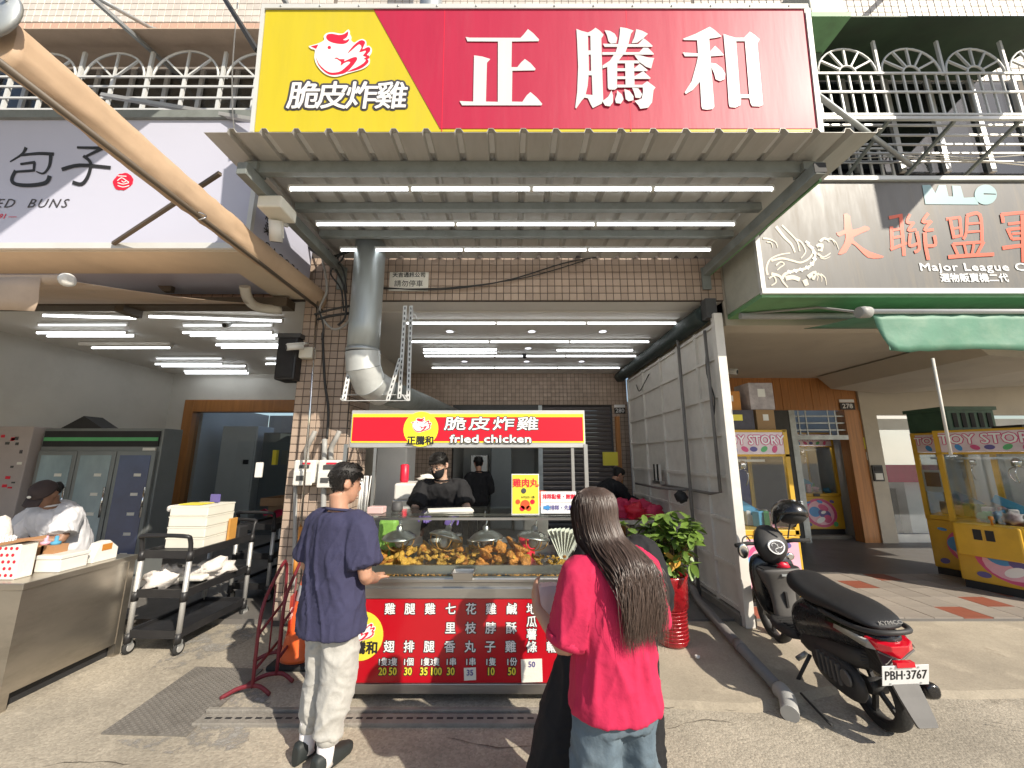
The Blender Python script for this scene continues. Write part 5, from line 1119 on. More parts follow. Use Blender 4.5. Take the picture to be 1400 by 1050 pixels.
MB().tube([A(434,412,y=4.02), A(424,560,y=3.98), A(411,722,y=3.95)], .011, 8).build('rod', 'chrome', cr); MB().tube([A(411,720,y=3.95), A(409,745,y=3.95)], .018, 8).build('handle', 'box_orange', cr)
MB().tube([A(409,745,y=3.95),A(405,760,y=3.93)],.009,8).build('crank_arm','chrome',cr); MB().tube([A(405,758,y=3.93), A(403,785,y=3.92)], .02, 8).build('grip', 'box_orange', cr)
sp = thing('wall_speaker', 'black wall speaker on the bun shop side of the pillar', 'speaker', (-2.5, 4.2, 2.4))
p, q = A(383,462,y=4.12), A(404,520,y=4.12); MB().box(p.x, q.x, 4.08, 4.3, q.z, p.z).build('case','plastic_black',sp,bevel=.02); MB().box(p.x-.02,q.x+.01,4.1,4.28,p.z,p.z+.05).build('bracket','dark_grey',sp); MB().box(p.x+.02,q.x-.02,4.07,4.08,q.z+.03,p.z-.03).build('grille','dark',sp)
def cctv(c, d, lab, mt='plastic_white', r=.035, L_=.16):
    c, d = V(c), V(d).normalized(); t = thing('security_camera', lab, 'camera', c)
    MB().tube([c-d*L_/2, c+d*L_/2], r, 14).build('housing', mt, t); MB().tube([c+d*L_/2, c+d*(L_/2+.004)], r*.8, 14).build('lens', 'dark', t); MB().tube([c-d*L_*.3, c-d*L_*.3+V((.02,.06,.05)), c-d*L_*.3+V((.02,.12,.07))], r*.35, 8).build('arm', mt, t)
    MB().obox(c+V((0,.0,r*.9))-d*.0, (r*2.2,L_*1.05,.008), (d.cross(V((0,0,1))).normalized(), d, d.cross(V((0,0,1))).normalized().cross(d))).build('sunshade', mt, t)
cctv(A(403,474,y=3.98), (-.7,-.6,-.25), 'white security camera on the pillar beside the black speaker')
cctv(A(377,316,y=2.95), (-.1,.4,-.8), 'white security camera hanging from the canopy frame at left', r=.05, L_=.17)
cctv(A(717,487,z=3.32), (.1,-.8,-.6), 'small black camera on the arcade ceiling', 'plastic_black', .03, .08)
cctv(A(1000,508,y=5.6), (.6,-.7,-.2), 'white security camera under the wood fascia', r=.04)
cctv(A(310,444,z=3.3), (.2,-.8,-.4), 'small grey camera on the bun shop ceiling', 'pvc_light', .03, .12)
p, q = A(409,474,y=FY-.09), A(426,489,y=FY-.09); tag(MB().box(p.x,q.x,FY-.09,FY-.002,q.z,p.z).build('junction_box','plastic_cream',bevel=.01), 'cream junction box on the tiled pillar below the camera', 'junction box')
p, q = A(358,272,y=2.8), A(388,288,y=2.8); tag(MB().box(p.x,q.x,2.75,2.98,q.z,p.z).build('canopy_box','plastic_cream',bevel=.012), 'cream junction box at the left front corner of the canopy frame', 'junction box')

# ================================================================== CONE, BARRIERS, POT
cx, cy = A(410,903,z=0).x, A(410,903,z=0).y
co = thing('traffic_cone', 'orange traffic cone with silver band beside the red barriers', 'traffic cone', (cx, cy, 0))
MB().obox((0,0,.02),(.36,.36,.04)).build('base','rubber',co,world=False,bevel=.015)
MB().lathe([(.155,.04),(.15,.06),(.035,.69),(.03,.70),(.01,.70)], (0,0,0), 28).build('shell','cone_orange',co,world=False)
MB().lathe([(.0765,.475),(.0555,.59)], (0,0,0), 28, cap=False).build('band','reflective',co,world=False)
def barrier(ox, oy, label, mesh):
    t = thing('crowd_barrier', label, 'barrier', (ox, oy, 0))
    r = .0155; t.scale = (.8, .72, .97)
    MB().tube([(0,0,.05),(.0,.0,.45),(-.01,.06,.60),(-.04,.22,.69),(-.10,.52,.80),(-.12,.62,.78),(-.13,.68,.66),(-.13,.70,.05)], r, 10, sub=4).build('frame_tube','barrier_red',t,world=False)
    MB().tube([(-.01,.05,.16),(-.13,.68,.16)], r*.8, 8).build('lower_rail','barrier_red',t,world=False)
    MB().tube([(-.005,.03,.40),(-.13,.68,.46)], r*.8, 8).build('middle_rail','barrier_red',t,world=False)
    for k in (.5,): MB().tube([(-.13*k,.7*k,.17),(-.13*k,.7*k,.60+.14*k)], r*.5, 8).build('upright','barrier_red',t,world=False)
    for y, x0, x1 in ((.0,-.22,.17),(.68,-.34,.02)):
        MB().tube([(x0,y-.09,.014),(x0+.1,y-.03,.05),(x0+.2,y,.06),(x1-.1,y,.055),(x1,y-.02,.014)], r, 8, sub=4).build('foot','barrier_red',t,world=False)
    if mesh: MB().obox((-.085,.42,.40),(.004,.38,.30),(V((.983,.18,0)),V((-.18,.983,0)),V((0,0,1)))).build('panel','barrier_sheet',t,world=False)
    return t
barrier(-1.84, 3.08, 'dark red tubular barrier nearest the bun shop', False)
t = barrier(-1.765, 3.24, 'dark red tubular barrier with sign sheet beside the cone', True)
text('請勿停車', 'print_white', t, V((-1.765,3.24,0))+V((-.079,.42,.40)), (-.18,.983,0), (0,0,1), .1, .002, ext=.0004)
# potted plant
px_, py_ = 1.43, 3.80
pt = thing('potted_plant', 'leafy green shrub in a tall glossy red pot beside the partition', 'potted plant', (px_, py_, .03))
MB().lathe([(.125,.0),(.135,.02),(.14,.3),(.158,.31),(.165,.55),(.172,.575),(.15,.575),(.145,.53)], (0,0,0), 32).build('pot','pot_red',pt,world=False)
b = MB()
for k in range(9):
    z = .04+k*.03; b.lathe([(.137+.0015*k*.2,z),(.143,z+.006),(.137,z+.012)], (0,0,0), 32, cap=False)
b.build('pot_ridges','pot_red',pt,world=False,kind='stuff')
MB().lathe([(.148,.53),(.02,.545)],(0,0,0),24).build('soil','soil',pt,world=False)
lm = MB()
def leafmesh(w_, l_):
    b = MB(); n = 5
    for i in range(n+1):
        t = i/n; ww = w_*math.sin(math.pi*min(1, t*.9+.06))**.8; z = -.25*l_*t*t
        b.v += [(-ww, l_*t, z+.15*ww), (0, l_*t, z), (ww, l_*t, z+.15*ww)]
    for i in range(n):
        for j in range(2): b.f.append((i*3+j, i*3+j+1, (i+1)*3+j+1, (i+1)*3+j)); b.smooth.append(True)
    return b
lg = leafmesh(.026,.11).mesh('leaf'); lg.materials.append(MATS['leaf']); ly = leafmesh(.024,.09).mesh('leaf'); ly.materials.append(MATS['leaf_yellow'])
random.seed(5); nleaf = 0; extra = MB()
for k in range(44):
    a = random.uniform(0, 6.283); rr = random.uniform(.02,.34) if k > 8 else random.uniform(0,.15); H_ = random.uniform(.75,1.16) - rr*.5; base = V((random.uniform(-.06,.06), random.uniform(-.06,.06), .54))
    tip = V((rr*math.cos(a)*1.15, rr*math.sin(a), H_)); mid = base.lerp(tip,.55)+V((random.uniform(-.05,.05), random.uniform(-.05,.05), .03))
    st = MB().tube([base, mid, tip], [.007,.005,.003], 5, sub=3).build('stem','stem',pt,world=False)
    pts, _ = spline([base, mid, tip], [1,1,1], 6)
    for j, p in enumerate(pts[2:]):
        for q in range(2 if j > 5 else random.choice((0,1,1))):
            az = random.uniform(0, 6.283); rot = (random.uniform(-.5,.9) - (.2 if j > 8 else 0), random.uniform(-.5,.5), az); s_ = random.uniform(.7,1.35)
            yel = p.z < .8 and random.random() < .35
            if nleaf < 290:
                o = bpy.data.objects.new('leaf', ly if yel else lg); COL.objects.link(o); o.parent = pt; o.location = p; o.rotation_euler = rot; o.scale = (s_,s_,s_); nleaf += 1
            else:
                from mathutils import Euler
                lb = leafmesh(.026*s_,.11*s_); lb.xf(Matrix.Translation(p) @ Euler(rot).to_matrix().to_4x4()); extra.add(lb.v, lb.f, True)
extra.build('foliage','leaf',pt,world=False,kind='stuff')
random.seed(11)
tag(MB().lathe([(.1,.03),(.11,.3),(.105,.32)],(1.28,4.12,0),18).build('orange_bucket','cone_orange'), 'dull orange bucket behind the red pot', 'bucket')
# small plant tucked behind the cone
sp2 = thing('small_plant', 'small bright green plant behind the boy above the cone', 'plant', (-1.62,3.9,0))
MB().lathe([(.07,0),(.09,.16),(.085,.17)],(0,0,0),16).build('pot','pot_red',sp2,world=False)
MB().tube([(0,0,.15),(.01,-.02,.4),(-.02,-.03,.7)],[.008,.006,.004],6,sub=3).build('stem','stem',sp2,world=False)
for k in range(22):
    o = bpy.data.objects.new('leaf', lg); COL.objects.link(o); o.parent = sp2; o.location = (random.uniform(-.06,.06), -.03+random.uniform(-.05,.05), random.uniform(.45,.8)); o.rotation_euler = (random.uniform(-.7,.7), random.uniform(-.5,.5), random.uniform(0,6.3)); o.scale = (.9,)*3

# ================================================================== PARTITION AND RIGHT OF THE ARCADE
QX = 2.30
pa = thing('white_partition', 'white ribbed partition panel dividing the two arcades', 'partition', (QX, 5.6, .05))
MB().box(QX, QX+.02, 4.16, 7.5, .12, 3.16).build('panel', 'panel_white', pa)
MB().box(QX-.045, QX+.05, 4.08, 4.16, .03, 3.24).build('front_stile', 'panel_white', pa, bevel=.004)
for y in (4.62, 5.15, 5.8, 6.6, 7.45): MB().box(QX-.03, QX, y-.018, y+.018, .12, 3.16).build('rib', 'panel_white', pa)
for z in (.16, .55, 1.0, 1.45, 1.9, 2.32, 2.75, 3.12): MB().box(QX-.026, QX-.0005, 4.162, 7.46, z-.02, z+.02).build('cross_rib', 'panel_white', pa)
MB().tube([(QX-.08,4.95,.05),(QX-.08,4.95,3.2)], .02, 10).build('steel_post', 'pvc', pa)
MB().tube([(QX-.06,4.28,3.1),(QX-.06,4.28,1.28),(QX-.06,4.5,1.25),(QX-.06,5.9,1.25)], .018, 8).build('steel_bracket', 'pvc', pa)
MB().box(QX-.06,QX+.1,4.14,7.5,.03,.12).build('base_curb','concrete',pa)
wire('partition_wire',[(QX-.05,4.3,2.9),(QX-.06,4.32,2.6),(QX-.04,4.25,2.3),(QX-.06,4.3,2.0)],.008,'cable','black wire looping down the partition front edge')
wire('partition_wire',[(QX-.03,6.9,2.95),(QX-.05,6.7,2.8),(QX-.05,6.4,2.9),(QX-.04,6.2,3.0)],.008,'cable','black wire sagging across the far part of the partition')
dt = thing('rolled_dark_tarp', 'rolled dark green tarp along the top of the white partition', 'tarp', (QX-.05,6,3.15))
b = MB(); b.loft([[V((QX-.06+(.10+.012*math.sin(i*1.7+j))*math.cos(2*math.pi*j/14), 4.25+i*.3, 3.29+(.11+.012*math.sin(i*2.3+j*2))*math.sin(2*math.pi*j/14))) for j in range(14)] for i in range(13)]); b.build('roll','dark_tarp',dt)
MB().box(QX-.1,QX+.02,4.12,4.24,3.2,3.43).build('end_bracket','dark_grey',dt)
# things hung and piled there
tk = thing('red_bag_table', 'low table heaped with red plastic bags beyond the plant', 'table', (1.9,6.2,.05))
MB().box(1.35,2.2,5.7,6.7,.72,.78).build('table_top','steel',tk); 
for x in (1.4,2.15):
    for y in (5.75,6.65): MB().box(x-.02,x+.02,y-.02,y+.02,.05,.72).build('leg','steel',tk)
for i,(x,y,r,mt) in enumerate(((1.6,6.0,.16,'pink_mesh'),(1.95,6.1,.15,'pink_mesh'),(1.8,5.85,.13,'print_red'),(2.05,5.85,.12,'pink_mesh'))):
    b = MB(); b.ball((x,y,.78+r*.7),(r*1.2,r,r*.9),16,10,.7); tag(b.build('plastic_bag',mt), 'red plastic bag heaped on the low table, %s' % ('left rear','big right rear','front middle','front right')[i], 'bag', 'red bags on the table')
b = MB(); b.ball((2.14,5.05,1.16),(.07,.1,.075),14,10,.3); tag(b.build('yellow_black_pouch','dark'), 'black and yellow pouch hanging from the steel bracket', 'pouch')
tag(MB().tube([(2.18,5.0,1.25),(2.1,5.7,1.22),(2.0,6.4,1.24)],.018,8).build('hook_rail','pvc'), 'dark rail with hooks along the partition', 'rail')
kn = thing('knife_rack', 'knives standing in a rack by the partition', 'knife rack', (2.2,5.9,1.3))
for k in range(4): MB().box(2.17,2.19,5.8+k*.07,5.84+k*.07,1.3,1.55).build('knife_handle','plastic_black' if k%2 else 'plastic_white',kn)
MB().box(2.15,2.22,5.76,6.06,1.26,1.31).build('rack','steel',kn)
tag(MB().box(2.05,2.13,7.6,7.7,.05,2.45).build('wood_post','wood_wall',bevel=.006), 'orange wooden post before the tiled pier', 'post')
tag(MB().box(1.72,2.0,7.4,7.44,1.5,1.75).build('yellow_notice','print_yellow'), 'yellow notice near the wooden post', 'notice')
pp = thing('drain_pipe', 'grey plastic drain pipe lying along the ground beside the partition', 'pipe', (2.0,3.5,0))
e0, e1 = A(955,822,z=.08), A(1068,945,z=.075)
MB().tube([V((e0.x-.02,e0.y+.4,.2)), V((e0.x,e0.y+.1,.16)), e0, e1], .042, 14).build('pipe','pvc',pp)
m_ = e0.lerp(e1,.62); d_ = (e1-e0).normalized(); MB().tube([m_-d_*.05, m_+d_*.05], .047, 14).build('coupling','pvc',pp)
MB().tube([e1-d_*.02, e1+d_*.06, e1+d_*.12+V((-.03,-.02,-.02)), e1+d_*.13+V((-.06,-.06,-.03))], .052, 14, sub=4).build('elbow','pvc_light',pp)
for (u,v) in ((953,899),):
    p = A(u,v,z=.035); tag(MB().ball((p.x,p.y,.035+.008 if u > 900 and v < 980 else .012),(.022,.018,.014),8,6,.5).build('pebble','plush'), 'pale crumpled scrap on the ground near %s' % ('the red pot','the pink shirted woman','the scooter','the drain channel')[(953,945,1150,700).index(u)], 'scrap')
tag(MB().tube([A(1095,948,z=.034),A(1130,985,z=.034),A(1138,993,z=.034)],.008,6).build('ground_bar','cable'), 'thin dark bar lying on the ground by the scooter', 'bar')
# ================================================================== CLAW MACHINES
def ellip(c, a, b_, n=22, rot=0): return [V((c[0]+a*math.cos(2*math.pi*k/n)*math.cos(rot)-b_*math.sin(2*math.pi*k/n)*math.sin(rot), c[1], c[2]+a*math.cos(2*math.pi*k/n)*math.sin(rot)+b_*math.sin(2*math.pi*k/n)*math.cos(rot))) for k in range(n)]
def claw_machine(loc, label, w=.8, d=.8, h=1.9, art='pink', control=False, seed=1):
    rnd = random.Random(seed); t = thing('claw_machine', label, 'claw machine', loc, 0, 'claw machines')
    o = wloc(t); hw, hd = w/2, d/2; W = dict(world=False)
    MB().box(-hw+.02, hw-.02, -hd+.02, hd-.02, 0, .1).build('plinth', 'dark', t, **W)
    MB().box(-hw, hw, -hd+.01, hd, .1, .74).build('cabinet', 'claw_yellow', t, bevel=.012, **W)
    art_m = {'pink':'claw_pink','yellow':'claw_yellow'}[art]
    MB().box(-hw+.035, hw-.035, -hd, -hd+.012, .13, .70).build('art_panel', art_m, t, **W)
    fy = -hd-.0005
    def P(x, z): return o + V((x, fy, z))
    R_ = .235*w/.8
    blobs = [((0,0,.42),R_,R_,'print_pinkdeep' if art == 'yellow' else 'print_pinkdeep'),((0,0,.42),R_*.82,R_*.82,'claw_pink'),((-.12,0,.44),.10,.10,'print_blue'),((.07,0,.40),.11,.085,'print_purple'),((.06,0,.52),.09,.06,'print_pinkdeep'),((.12,0,.30),.07,.08,'print_pinkdeep'),((-.02,0,.28),.08,.05,'print_white'),((.05,0,.43),.045,.03,'print_white'),((-.24,0,.62),.05,.02,'print_blue'),((.25,0,.64),.04,.03,'print_purple'),((.27,0,.2),.04,.05,'print_green'),((-.27,0,.2),.05,.035,'print_purple'),((.0,0,.64),.05,.03,'print_blue')]
    for i, (c, a, b_, m_) in enumerate(blobs):
        outline([[P(q.x, q.z) for q in ellip(c, a*w/.8, b_, 20, rnd.uniform(-.5,.5))]], m_, t, name='art_shape', lift=.001+.0007*i, ext=.0002)
    for sx in (-1, 1):
        for y in (-hd+.025, hd-.025): MB().box(sx*(hw-.025)-.025, sx*(hw-.025)+.025, y-.025, y+.025, .74, h).build('post', 'claw_yellow', t, **W)
    MB().box(-hw+.05, hw-.05, -hd+.012, -hd+.02, .80, h-.28).build('front_pane', 'glass_claw', t, **W)
    for sx in (-1, 1): MB().box(sx*(hw-.02)-.004, sx*(hw-.02)+.004, -hd+.05, hd-.05, .80, h-.28).build('side_pane', 'glass_claw', t, **W)
    MB().box(-hw+.05, hw-.05, hd-.04, hd-.02, .74, h-.28).build('back_panel', 'navy' if seed % 2 else 'plastic_white', t, **W)
    MB().box(-hw, hw, -hd, hd, .742, .80).build('deck', 'claw_yellow', t, bevel=.006, **W)
    MB().box(-hw, hw, -hd, hd, h-.03, h).build('roof', 'claw_yellow', t, bevel=.008, **W)
    MB().box(-hw+.052, hw-.052, -hd+.004, hd-.05, h-.28, h-.03).build('header', 'claw_head', t, **W)
    MB().box(-hw, hw, -hd, -hd+.03, h-.31, h-.285).build('header_rail', 'claw_yellow', t, **W)
    hy = -hd+.003
    for off, m_, dy in ((.012,'print_pinkdeep',.001),(.003,'print_white',.004)):
        text('TOY STORY', m_, t, o+V((0, hy-dy, h-.125)), (1,0,0), (0,0,1), .145*w/.8, off, sx=.92, ext=.0004)
    for x, mm in ((-.22,'print_blue'),(-.1,'print_pinkdeep'),(.0,'print_purple'),(.12,'print_green'),(.24,'print_pinkdeep')):
        outline([[o+V((q.x, hy, q.z)) for q in ellip((x*w/.8,0,h-.225), .045, .03, 14, x*5)]], mm, t, name='header_shape', lift=.0012, ext=.0002)
    MB().box(-hw+.1, hw-.1, -hd+.06, -hd+.09, h-.305, h-.29).build('inner_lamp', 'claw_lamp', t, **W)
    # claw and crane
    MB().bar((-hw+.05,0,h-.36),(hw-.05,0,h-.36),.03).build('crane_rail','galv',t,**W)
    cl = MB().lathe([(.045,h-.46),(.05,h-.40),(.03,h-.36)],(.08,0,0),14).build('claw_head','chrome',t,**W)
    for k in range(3):
        a = k*2.094+.5; MB().tube([V((.08,0,h-.46)),V((.08+.09*math.cos(a),.09*math.sin(a),h-.50)),V((.08+.10*math.cos(a),.10*math.sin(a),h-.58)),V((.08+.04*math.cos(a),.04*math.sin(a),h-.66))],.008,6,sub=3).build('claw_arm','chrome',cl,world=False)
    # prizes
    for k in range(17):
        x, y = rnd.uniform(-hw+.14,hw-.14), rnd.uniform(-hd+.14,hd-.2); mm = rnd.choice(('plush','plush','plush_blue','claw_pink','print_green','box_photo')); z0 = .80
        if rnd.random() < .5:
            b = MB(); q_ = rnd.uniform(.6,1); b.ball((x,y,z0+.075*q_),(.10*q_,.085*q_,.075*q_),12,8,.9); b.build('prize',mm,t,**W)
        else: MB().obox((x,y,z0+.09),(.12,.08,.17),(V((math.cos(k),math.sin(k),0)),V((-math.sin(k),math.cos(k),0)),V((0,0,1)))).build('prize',mm,t,bevel=.008,**W)
    MB().obox((-.02,-.12,1.02),(.3,.02,.1),(V((.85,0,-.5)),V((0,1,0)),V((.5,0,.85)))).build('prize_strip','plush_blue',t,**W)
    if control:
        cbx = MB().box(-hw+.05, .12, -hd-.14, -hd, .42, .80).build('control_box','claw_yellow',t,bevel=.02,**W)
        for x in (-.22,-.12): MB().box(x-.035,x+.035,-hd-.145,-hd-.139,.62,.74).build('coin_slot','dark',cbx,world=False)
        MB().lathe([(.012,.80),(.01,.86),(.022,.865),(.022,.90),(.01,.905)],(-.1,-hd-.07,0),12).build('joystick','box_orange',cbx,world=False)
    else:
        MB().box(-.1,.02,-hd-.02,-hd,.745,.80).build('coin_plate','dark_grey',t,**W)
    return t
claw_machine((2.82, 4.95, .05), 'claw machine with pink art panel beside the white partition', .82, .8, 1.92, 'pink', seed=3)
claw_machine((6.30, RB+.80, .12), 'claw machine inside the doorway behind the aluminium jamb', .95, .8, 2.05, 'yellow', seed=4)
cA = claw_machine((6.46, 5.60, .05), 'claw machine with dark window, left of the right pair', .78, .8, 1.95, 'yellow', seed=6)
cB = claw_machine((6.27, 4.98, .05), 'claw machine with yellow control box at the right edge', .95, .9, 1.95, 'yellow', True, seed=8)
for q in (cA, cB): q.rotation_euler = (0,0,R(-64.5))
# cartons on top of the near machine
def carton(c, s_, mt, label, tape=True):
    t = thing('carton', label, 'box', c, random.uniform(-.1,.1)); MB().obox((0,0,s_[2]/2), s_).build('body', mt, t, world=False, bevel=.004)
    if tape: MB().obox((.0,-s_[1]/2-.0015,s_[2]*.62), (s_[0]*.3,.002,s_[2]*.3)).build('label_sheet','paper' if mt != 'box_dark' else 'print_yellow', t, world=False)
top = 1.97
carton((2.70,4.78,top), (.40,.35,.24), 'box_dark', 'dark printed toy box lying on the near claw machine')
carton((3.06,4.80,top), (.23,.3,.25), 'carton', 'plain brown carton on the right of the near claw machine')
carton((3.05,4.80,top+.252), (.30,.3,.33), 'box_photo', 'pale printed box stacked on the brown carton')
carton((2.68,4.82,top+.242), (.25,.3,.24), 'box_orange', 'orange box stacked on the dark toy box')
gc = thing('green_crate', 'dark green plastic crate on top of the right claw machines', 'crate', (6.4,5.6,2.0))
MB().box(6.05,6.73,5.35,5.9,2.0,2.33).build('body','crate_green',gc,bevel=.02); MB().box(6.03,6.75,5.33,5.92,2.30,2.35).build('rim','crate_green',gc)
for k in range(5): MB().box(6.13+k*.12,6.19+k*.12,5.34,5.35,2.06,2.26).build('slot','dark',gc)
tag(MB().obox((6.4,4.8,2.02),(.5,.3,.04)).build('flat_tray','dark_grey'), 'dark flat tray on top of the rightmost claw machine', 'tray')
p = A(1263,668,y=5.5); tag(MB().obox((6.02,5.66,1.32),(.26,.006,.30),(V((.43,-.903,0)),V((.903,.43,0)),V((0,0,1)))).build('photo_notice','paper'), 'white notice with dark picture on the left machine of the right pair', 'notice')
tag(MB().obox((6.014,5.657,1.34),(.15,.006,.2),(V((.43,-.903,0)),V((.903,.43,0)),V((0,0,1)))).build('notice_picture','box_wood'), 'dark brown picture on the white machine notice', 'picture')

# ================================================================== SCOOTER
sc_ = thing('scooter', 'black scooter with white number plate parked leaning on its stand', 'scooter', (2.33, 2.76, .0))
sc_.rotation_euler = (0, R(-5), R(-5.5)); sc_.scale = (.97, .86, .89)
W = dict(world=False)
def ry(y, cz_, hw, hh, n=18, p=2.4, dz=0):
    out = []
    for k in range(n):
        a = 2*math.pi*k/n; c, s_ = math.cos(a), math.sin(a)
        out.append(V((hw*math.copysign(abs(c)**(2/p), c), y + dz*s_, cz_ + hh*math.copysign(abs(s_)**(2/p), s_))))
    return out
def rz(z, cy, hw, hd, n=18, p=2.6, x=0):
    out = []
    for k in range(n):
        a = 2*math.pi*k/n; c, s_ = math.cos(a), math.sin(a)
        out.append(V((x+hw*math.copysign(abs(c)**(2/p), c), cy + hd*math.copysign(abs(s_)**(2/p), s_), z)))
    return out
def wheel(y, nm):
    t = MB(); r0, r1 = .255, .05
    t.lathe([(r0-r1*1.1,-.03),(r0-r1*.5,-.05),(r0-.008,-.042),(r0,-.015),(r0,.015),(r0-.008,.042),(r0-r1*.5,.05),(r0-r1*1.1,.03),(r0-r1*1.1,-.03)], (0,y,r0), 36, 'x', cap=False); o = t.build('tyre','rubber',sc_,**W)
    t = MB(); t.lathe([(r0-.05,-.03),(r0-.065,-.02),(r0-.065,.02),(r0-.05,.03)], (0,y,r0), 32, 'x', cap=False); t.lathe([(.05,-.05),(.055,0),(.05,.05)],(0,y,r0),16,'x')
    for k in range(5): a = k*1.2566; t.bar((0,y+.04*math.cos(a),r0+.04*math.sin(a)),(0,y+.195*math.cos(a),r0+.195*math.sin(a)),.035,.02,up=(1,0,0))
    t.build('rim','scoot_matte',sc_,**W)
wheel(0,'rear'); wheel(1.33,'front')
def lf(nm, rings, mt, sub=True, parent=None):
    o = MB().loft(rings).build(nm, mt, parent or sc_, **W)
    if sub: s_ = o.modifiers.new('s','SUBSURF'); s_.levels = 1; s_.render_levels = 1
    return o
lf('tail_body', [ry(-.30,.665,.03,.02),ry(-.26,.65,.085,.055),ry(-.15,.63,.13,.085),ry(.0,.605,.155,.11),ry(.2,.575,.16,.14),ry(.42,.53,.155,.18),ry(.6,.47,.15,.2),ry(.72,.42,.14,.17)], 'scoot_black')
lf('seat', [ry(-.28,.735,.06,.015),ry(-.25,.745,.115,.03),ry(-.12,.765,.15,.05),ry(.06,.77,.165,.062),ry(.24,.755,.168,.068),ry(.38,.75,.165,.078),ry(.52,.77,.155,.095),ry(.64,.775,.13,.10),ry(.73,.75,.09,.085),ry(.76,.73,.05,.05)], 'seat_vinyl')
MB().tube([(-.145,.18,.70),(-.155,-.05,.705),(-.13,-.24,.715),(-.06,-.325,.725),(.06,-.325,.725),(.13,-.24,.715),(.155,-.05,.705),(.145,.18,.70)], .017, 8, sub=4).build('grab_rail','scoot_matte',sc_,**W)
# tail lamp cluster
MB().loft([[V((-.115,-.20,.665)),V((.115,-.20,.665)),V((.12,-.20,.60)),V((.0,-.20,.545)),V((-.12,-.20,.60))],[V((-.10,-.29,.655)),V((.10,-.29,.655)),V((.095,-.29,.605)),V((.0,-.285,.545)),V((-.095,-.29,.605))],[V((-.05,-.335,.645)),V((.05,-.335,.645)),V((.045,-.33,.61)),V((.0,-.315,.56)),V((-.045,-.33,.61))]],True,False).build('tail_lamp','lamp_red',sc_,bevel=.006,**W)
MB().tube([(-.105,-.285,.60),(0,-.30,.54),(.105,-.285,.60)],.006,6).build('lamp_trim','scoot_grey',sc_,**W)
for s_ in (-1,1): 
    MB().loft([[V((s_*.118,-.24,.655)),V((s_*.13,-.22,.60)),V((s_*.112,-.29,.61))],[V((s_*.160,.02,.66)),V((s_*.168,.02,.635)),V((s_*.163,.0,.64))]]).build('turn_lamp','lamp_clear',sc_,**W)
MB().box(-.05,.05,-.345,-.31,.525,.555).build('rear_reflector','lamp_red',sc_,**W)
# number plate
pax = (V((1,0,0)), V((0,.9,.436)).normalized(), V((0,-.30,.954)).normalized()); pcn = V((0,-.315,.47))
ax_n = pax[0].cross(pax[2]).normalized()
npl = MB().obox(pcn, (.26,.004,.14), (pax[0], -ax_n, pax[2])).build('number_plate','print_white',sc_,bevel=.002,**W)
so = wloc(sc_)
text('PBH·3767', 'print_black', npl, so+pcn+ax_n*.003, pax[0], pax[2], .088, .0012, sx=.66, ext=.0006)
for x, z in ((-.08,.055),(.07,.055),(-.085,-.055),(.085,-.055)): MB().lathe([(.006,0),(.005,.003)], (0,0,0), 8,'y').xf(Matrix.Translation(pcn+pax[0]*x+pax[2]*z+ax_n*.004)).build('bolt','galv',npl,**W)
# rear fender tongue and hugger
b = MB(); b.loft([[V((-w_,y,z)),V((-w_*.96,y-.010,z+.006)),V((w_*.96,y-.010,z+.006)),V((w_,y,z)),V((w_*.9,y+.012,z-.008)),V((-w_*.9,y+.012,z-.008))] for y,z,w_ in ((-.18,.58,.06),(-.24,.50,.072),(-.275,.43,.076),(-.32,.345,.072),(-.37,.255,.062),(-.388,.222,.056),(-.392,.215,.05))], True, False); b.build('rear_fender','scoot_grey',sc_,**W)
b = MB(); b.tube([V((0,.0+.285*math.cos(a),.255+.285*math.sin(a))) for a in [R(20+i*12) for i in range(12)]], .05, 8, flat=.25); b.build('hugger','scoot_matte',sc_,**W)
lf('engine_case', [rz(.12,.2,.03,.2,x=-.11),rz(.2,.2,.05,.28,x=-.11),rz(.3,.2,.05,.3,x=-.11),rz(.4,.25,.045,.22,x=-.11)], 'scoot_matte')
lf('exhaust', [ry(.5,.20,.02,.02),ry(.35,.21,.025,.025),ry(.2,.24,.05,.055),ry(-.1,.30,.055,.06),ry(-.26,.34,.05,.055),ry(-.28,.345,.03,.035)], 'scoot_black').location = (.165,0,0)
MB().box(-.045,.045,-.2,.32,.40,.56).build('inner_fender','rubber',sc_,**W)
for k in range(5): MB().box(-.172,-.150,.08+k*.055,.10+k*.055,.22,.36).build('case_fin','scoot_grey',sc_,**W)
MB().lathe([(.05,0),(.055,.012),(.04,.02)],(-.168,.02,.30),16,'x').build('hub_cover','scoot_grey',sc_,**W)
MB().tube([(.115,-.02,.55),(.115,-.03,.28)],.025,10).build('shock','galv',sc_,**W)
lf('under_panel', [ry(-.1,.46,.10,.08),ry(.1,.42,.135,.10),ry(.4,.36,.145,.13),ry(.72,.30,.15,.11)], 'scoot_matte')
lf('floorboard', [ry(.66,.31,.14,.045,p=5),ry(.8,.30,.17,.045,p=5),ry(1.0,.30,.175,.045,p=5),ry(1.08,.33,.16,.05,p=5)], 'scoot_matte')
for k in range(5): MB().box(-.12,.12,.76+k*.05,.775+k*.05,.345,.350).build('floor_rib','rubber',sc_,**W)
lf('inner_shield', [rz(.30,1.03,.13,.05),rz(.42,1.045,.10,.05),rz(.54,1.06,.105,.055),rz(.63,1.06,.135,.07),rz(.72,1.05,.175,.10),rz(.775,1.045,.185,.11),rz(.785,1.045,.18,.105)], 'scoot_grey')
MB().obox((0,1.045,.786),(.30,.15,.004)).build('glovebox_well','dark',sc_,**W)
MB().obox((0,.995,.50),(.018,.03,.14),(V((1,0,0)),V((0,1,.1)),V((0,-.1,1)))).build('shield_slot','scoot_matte',sc_,**W)
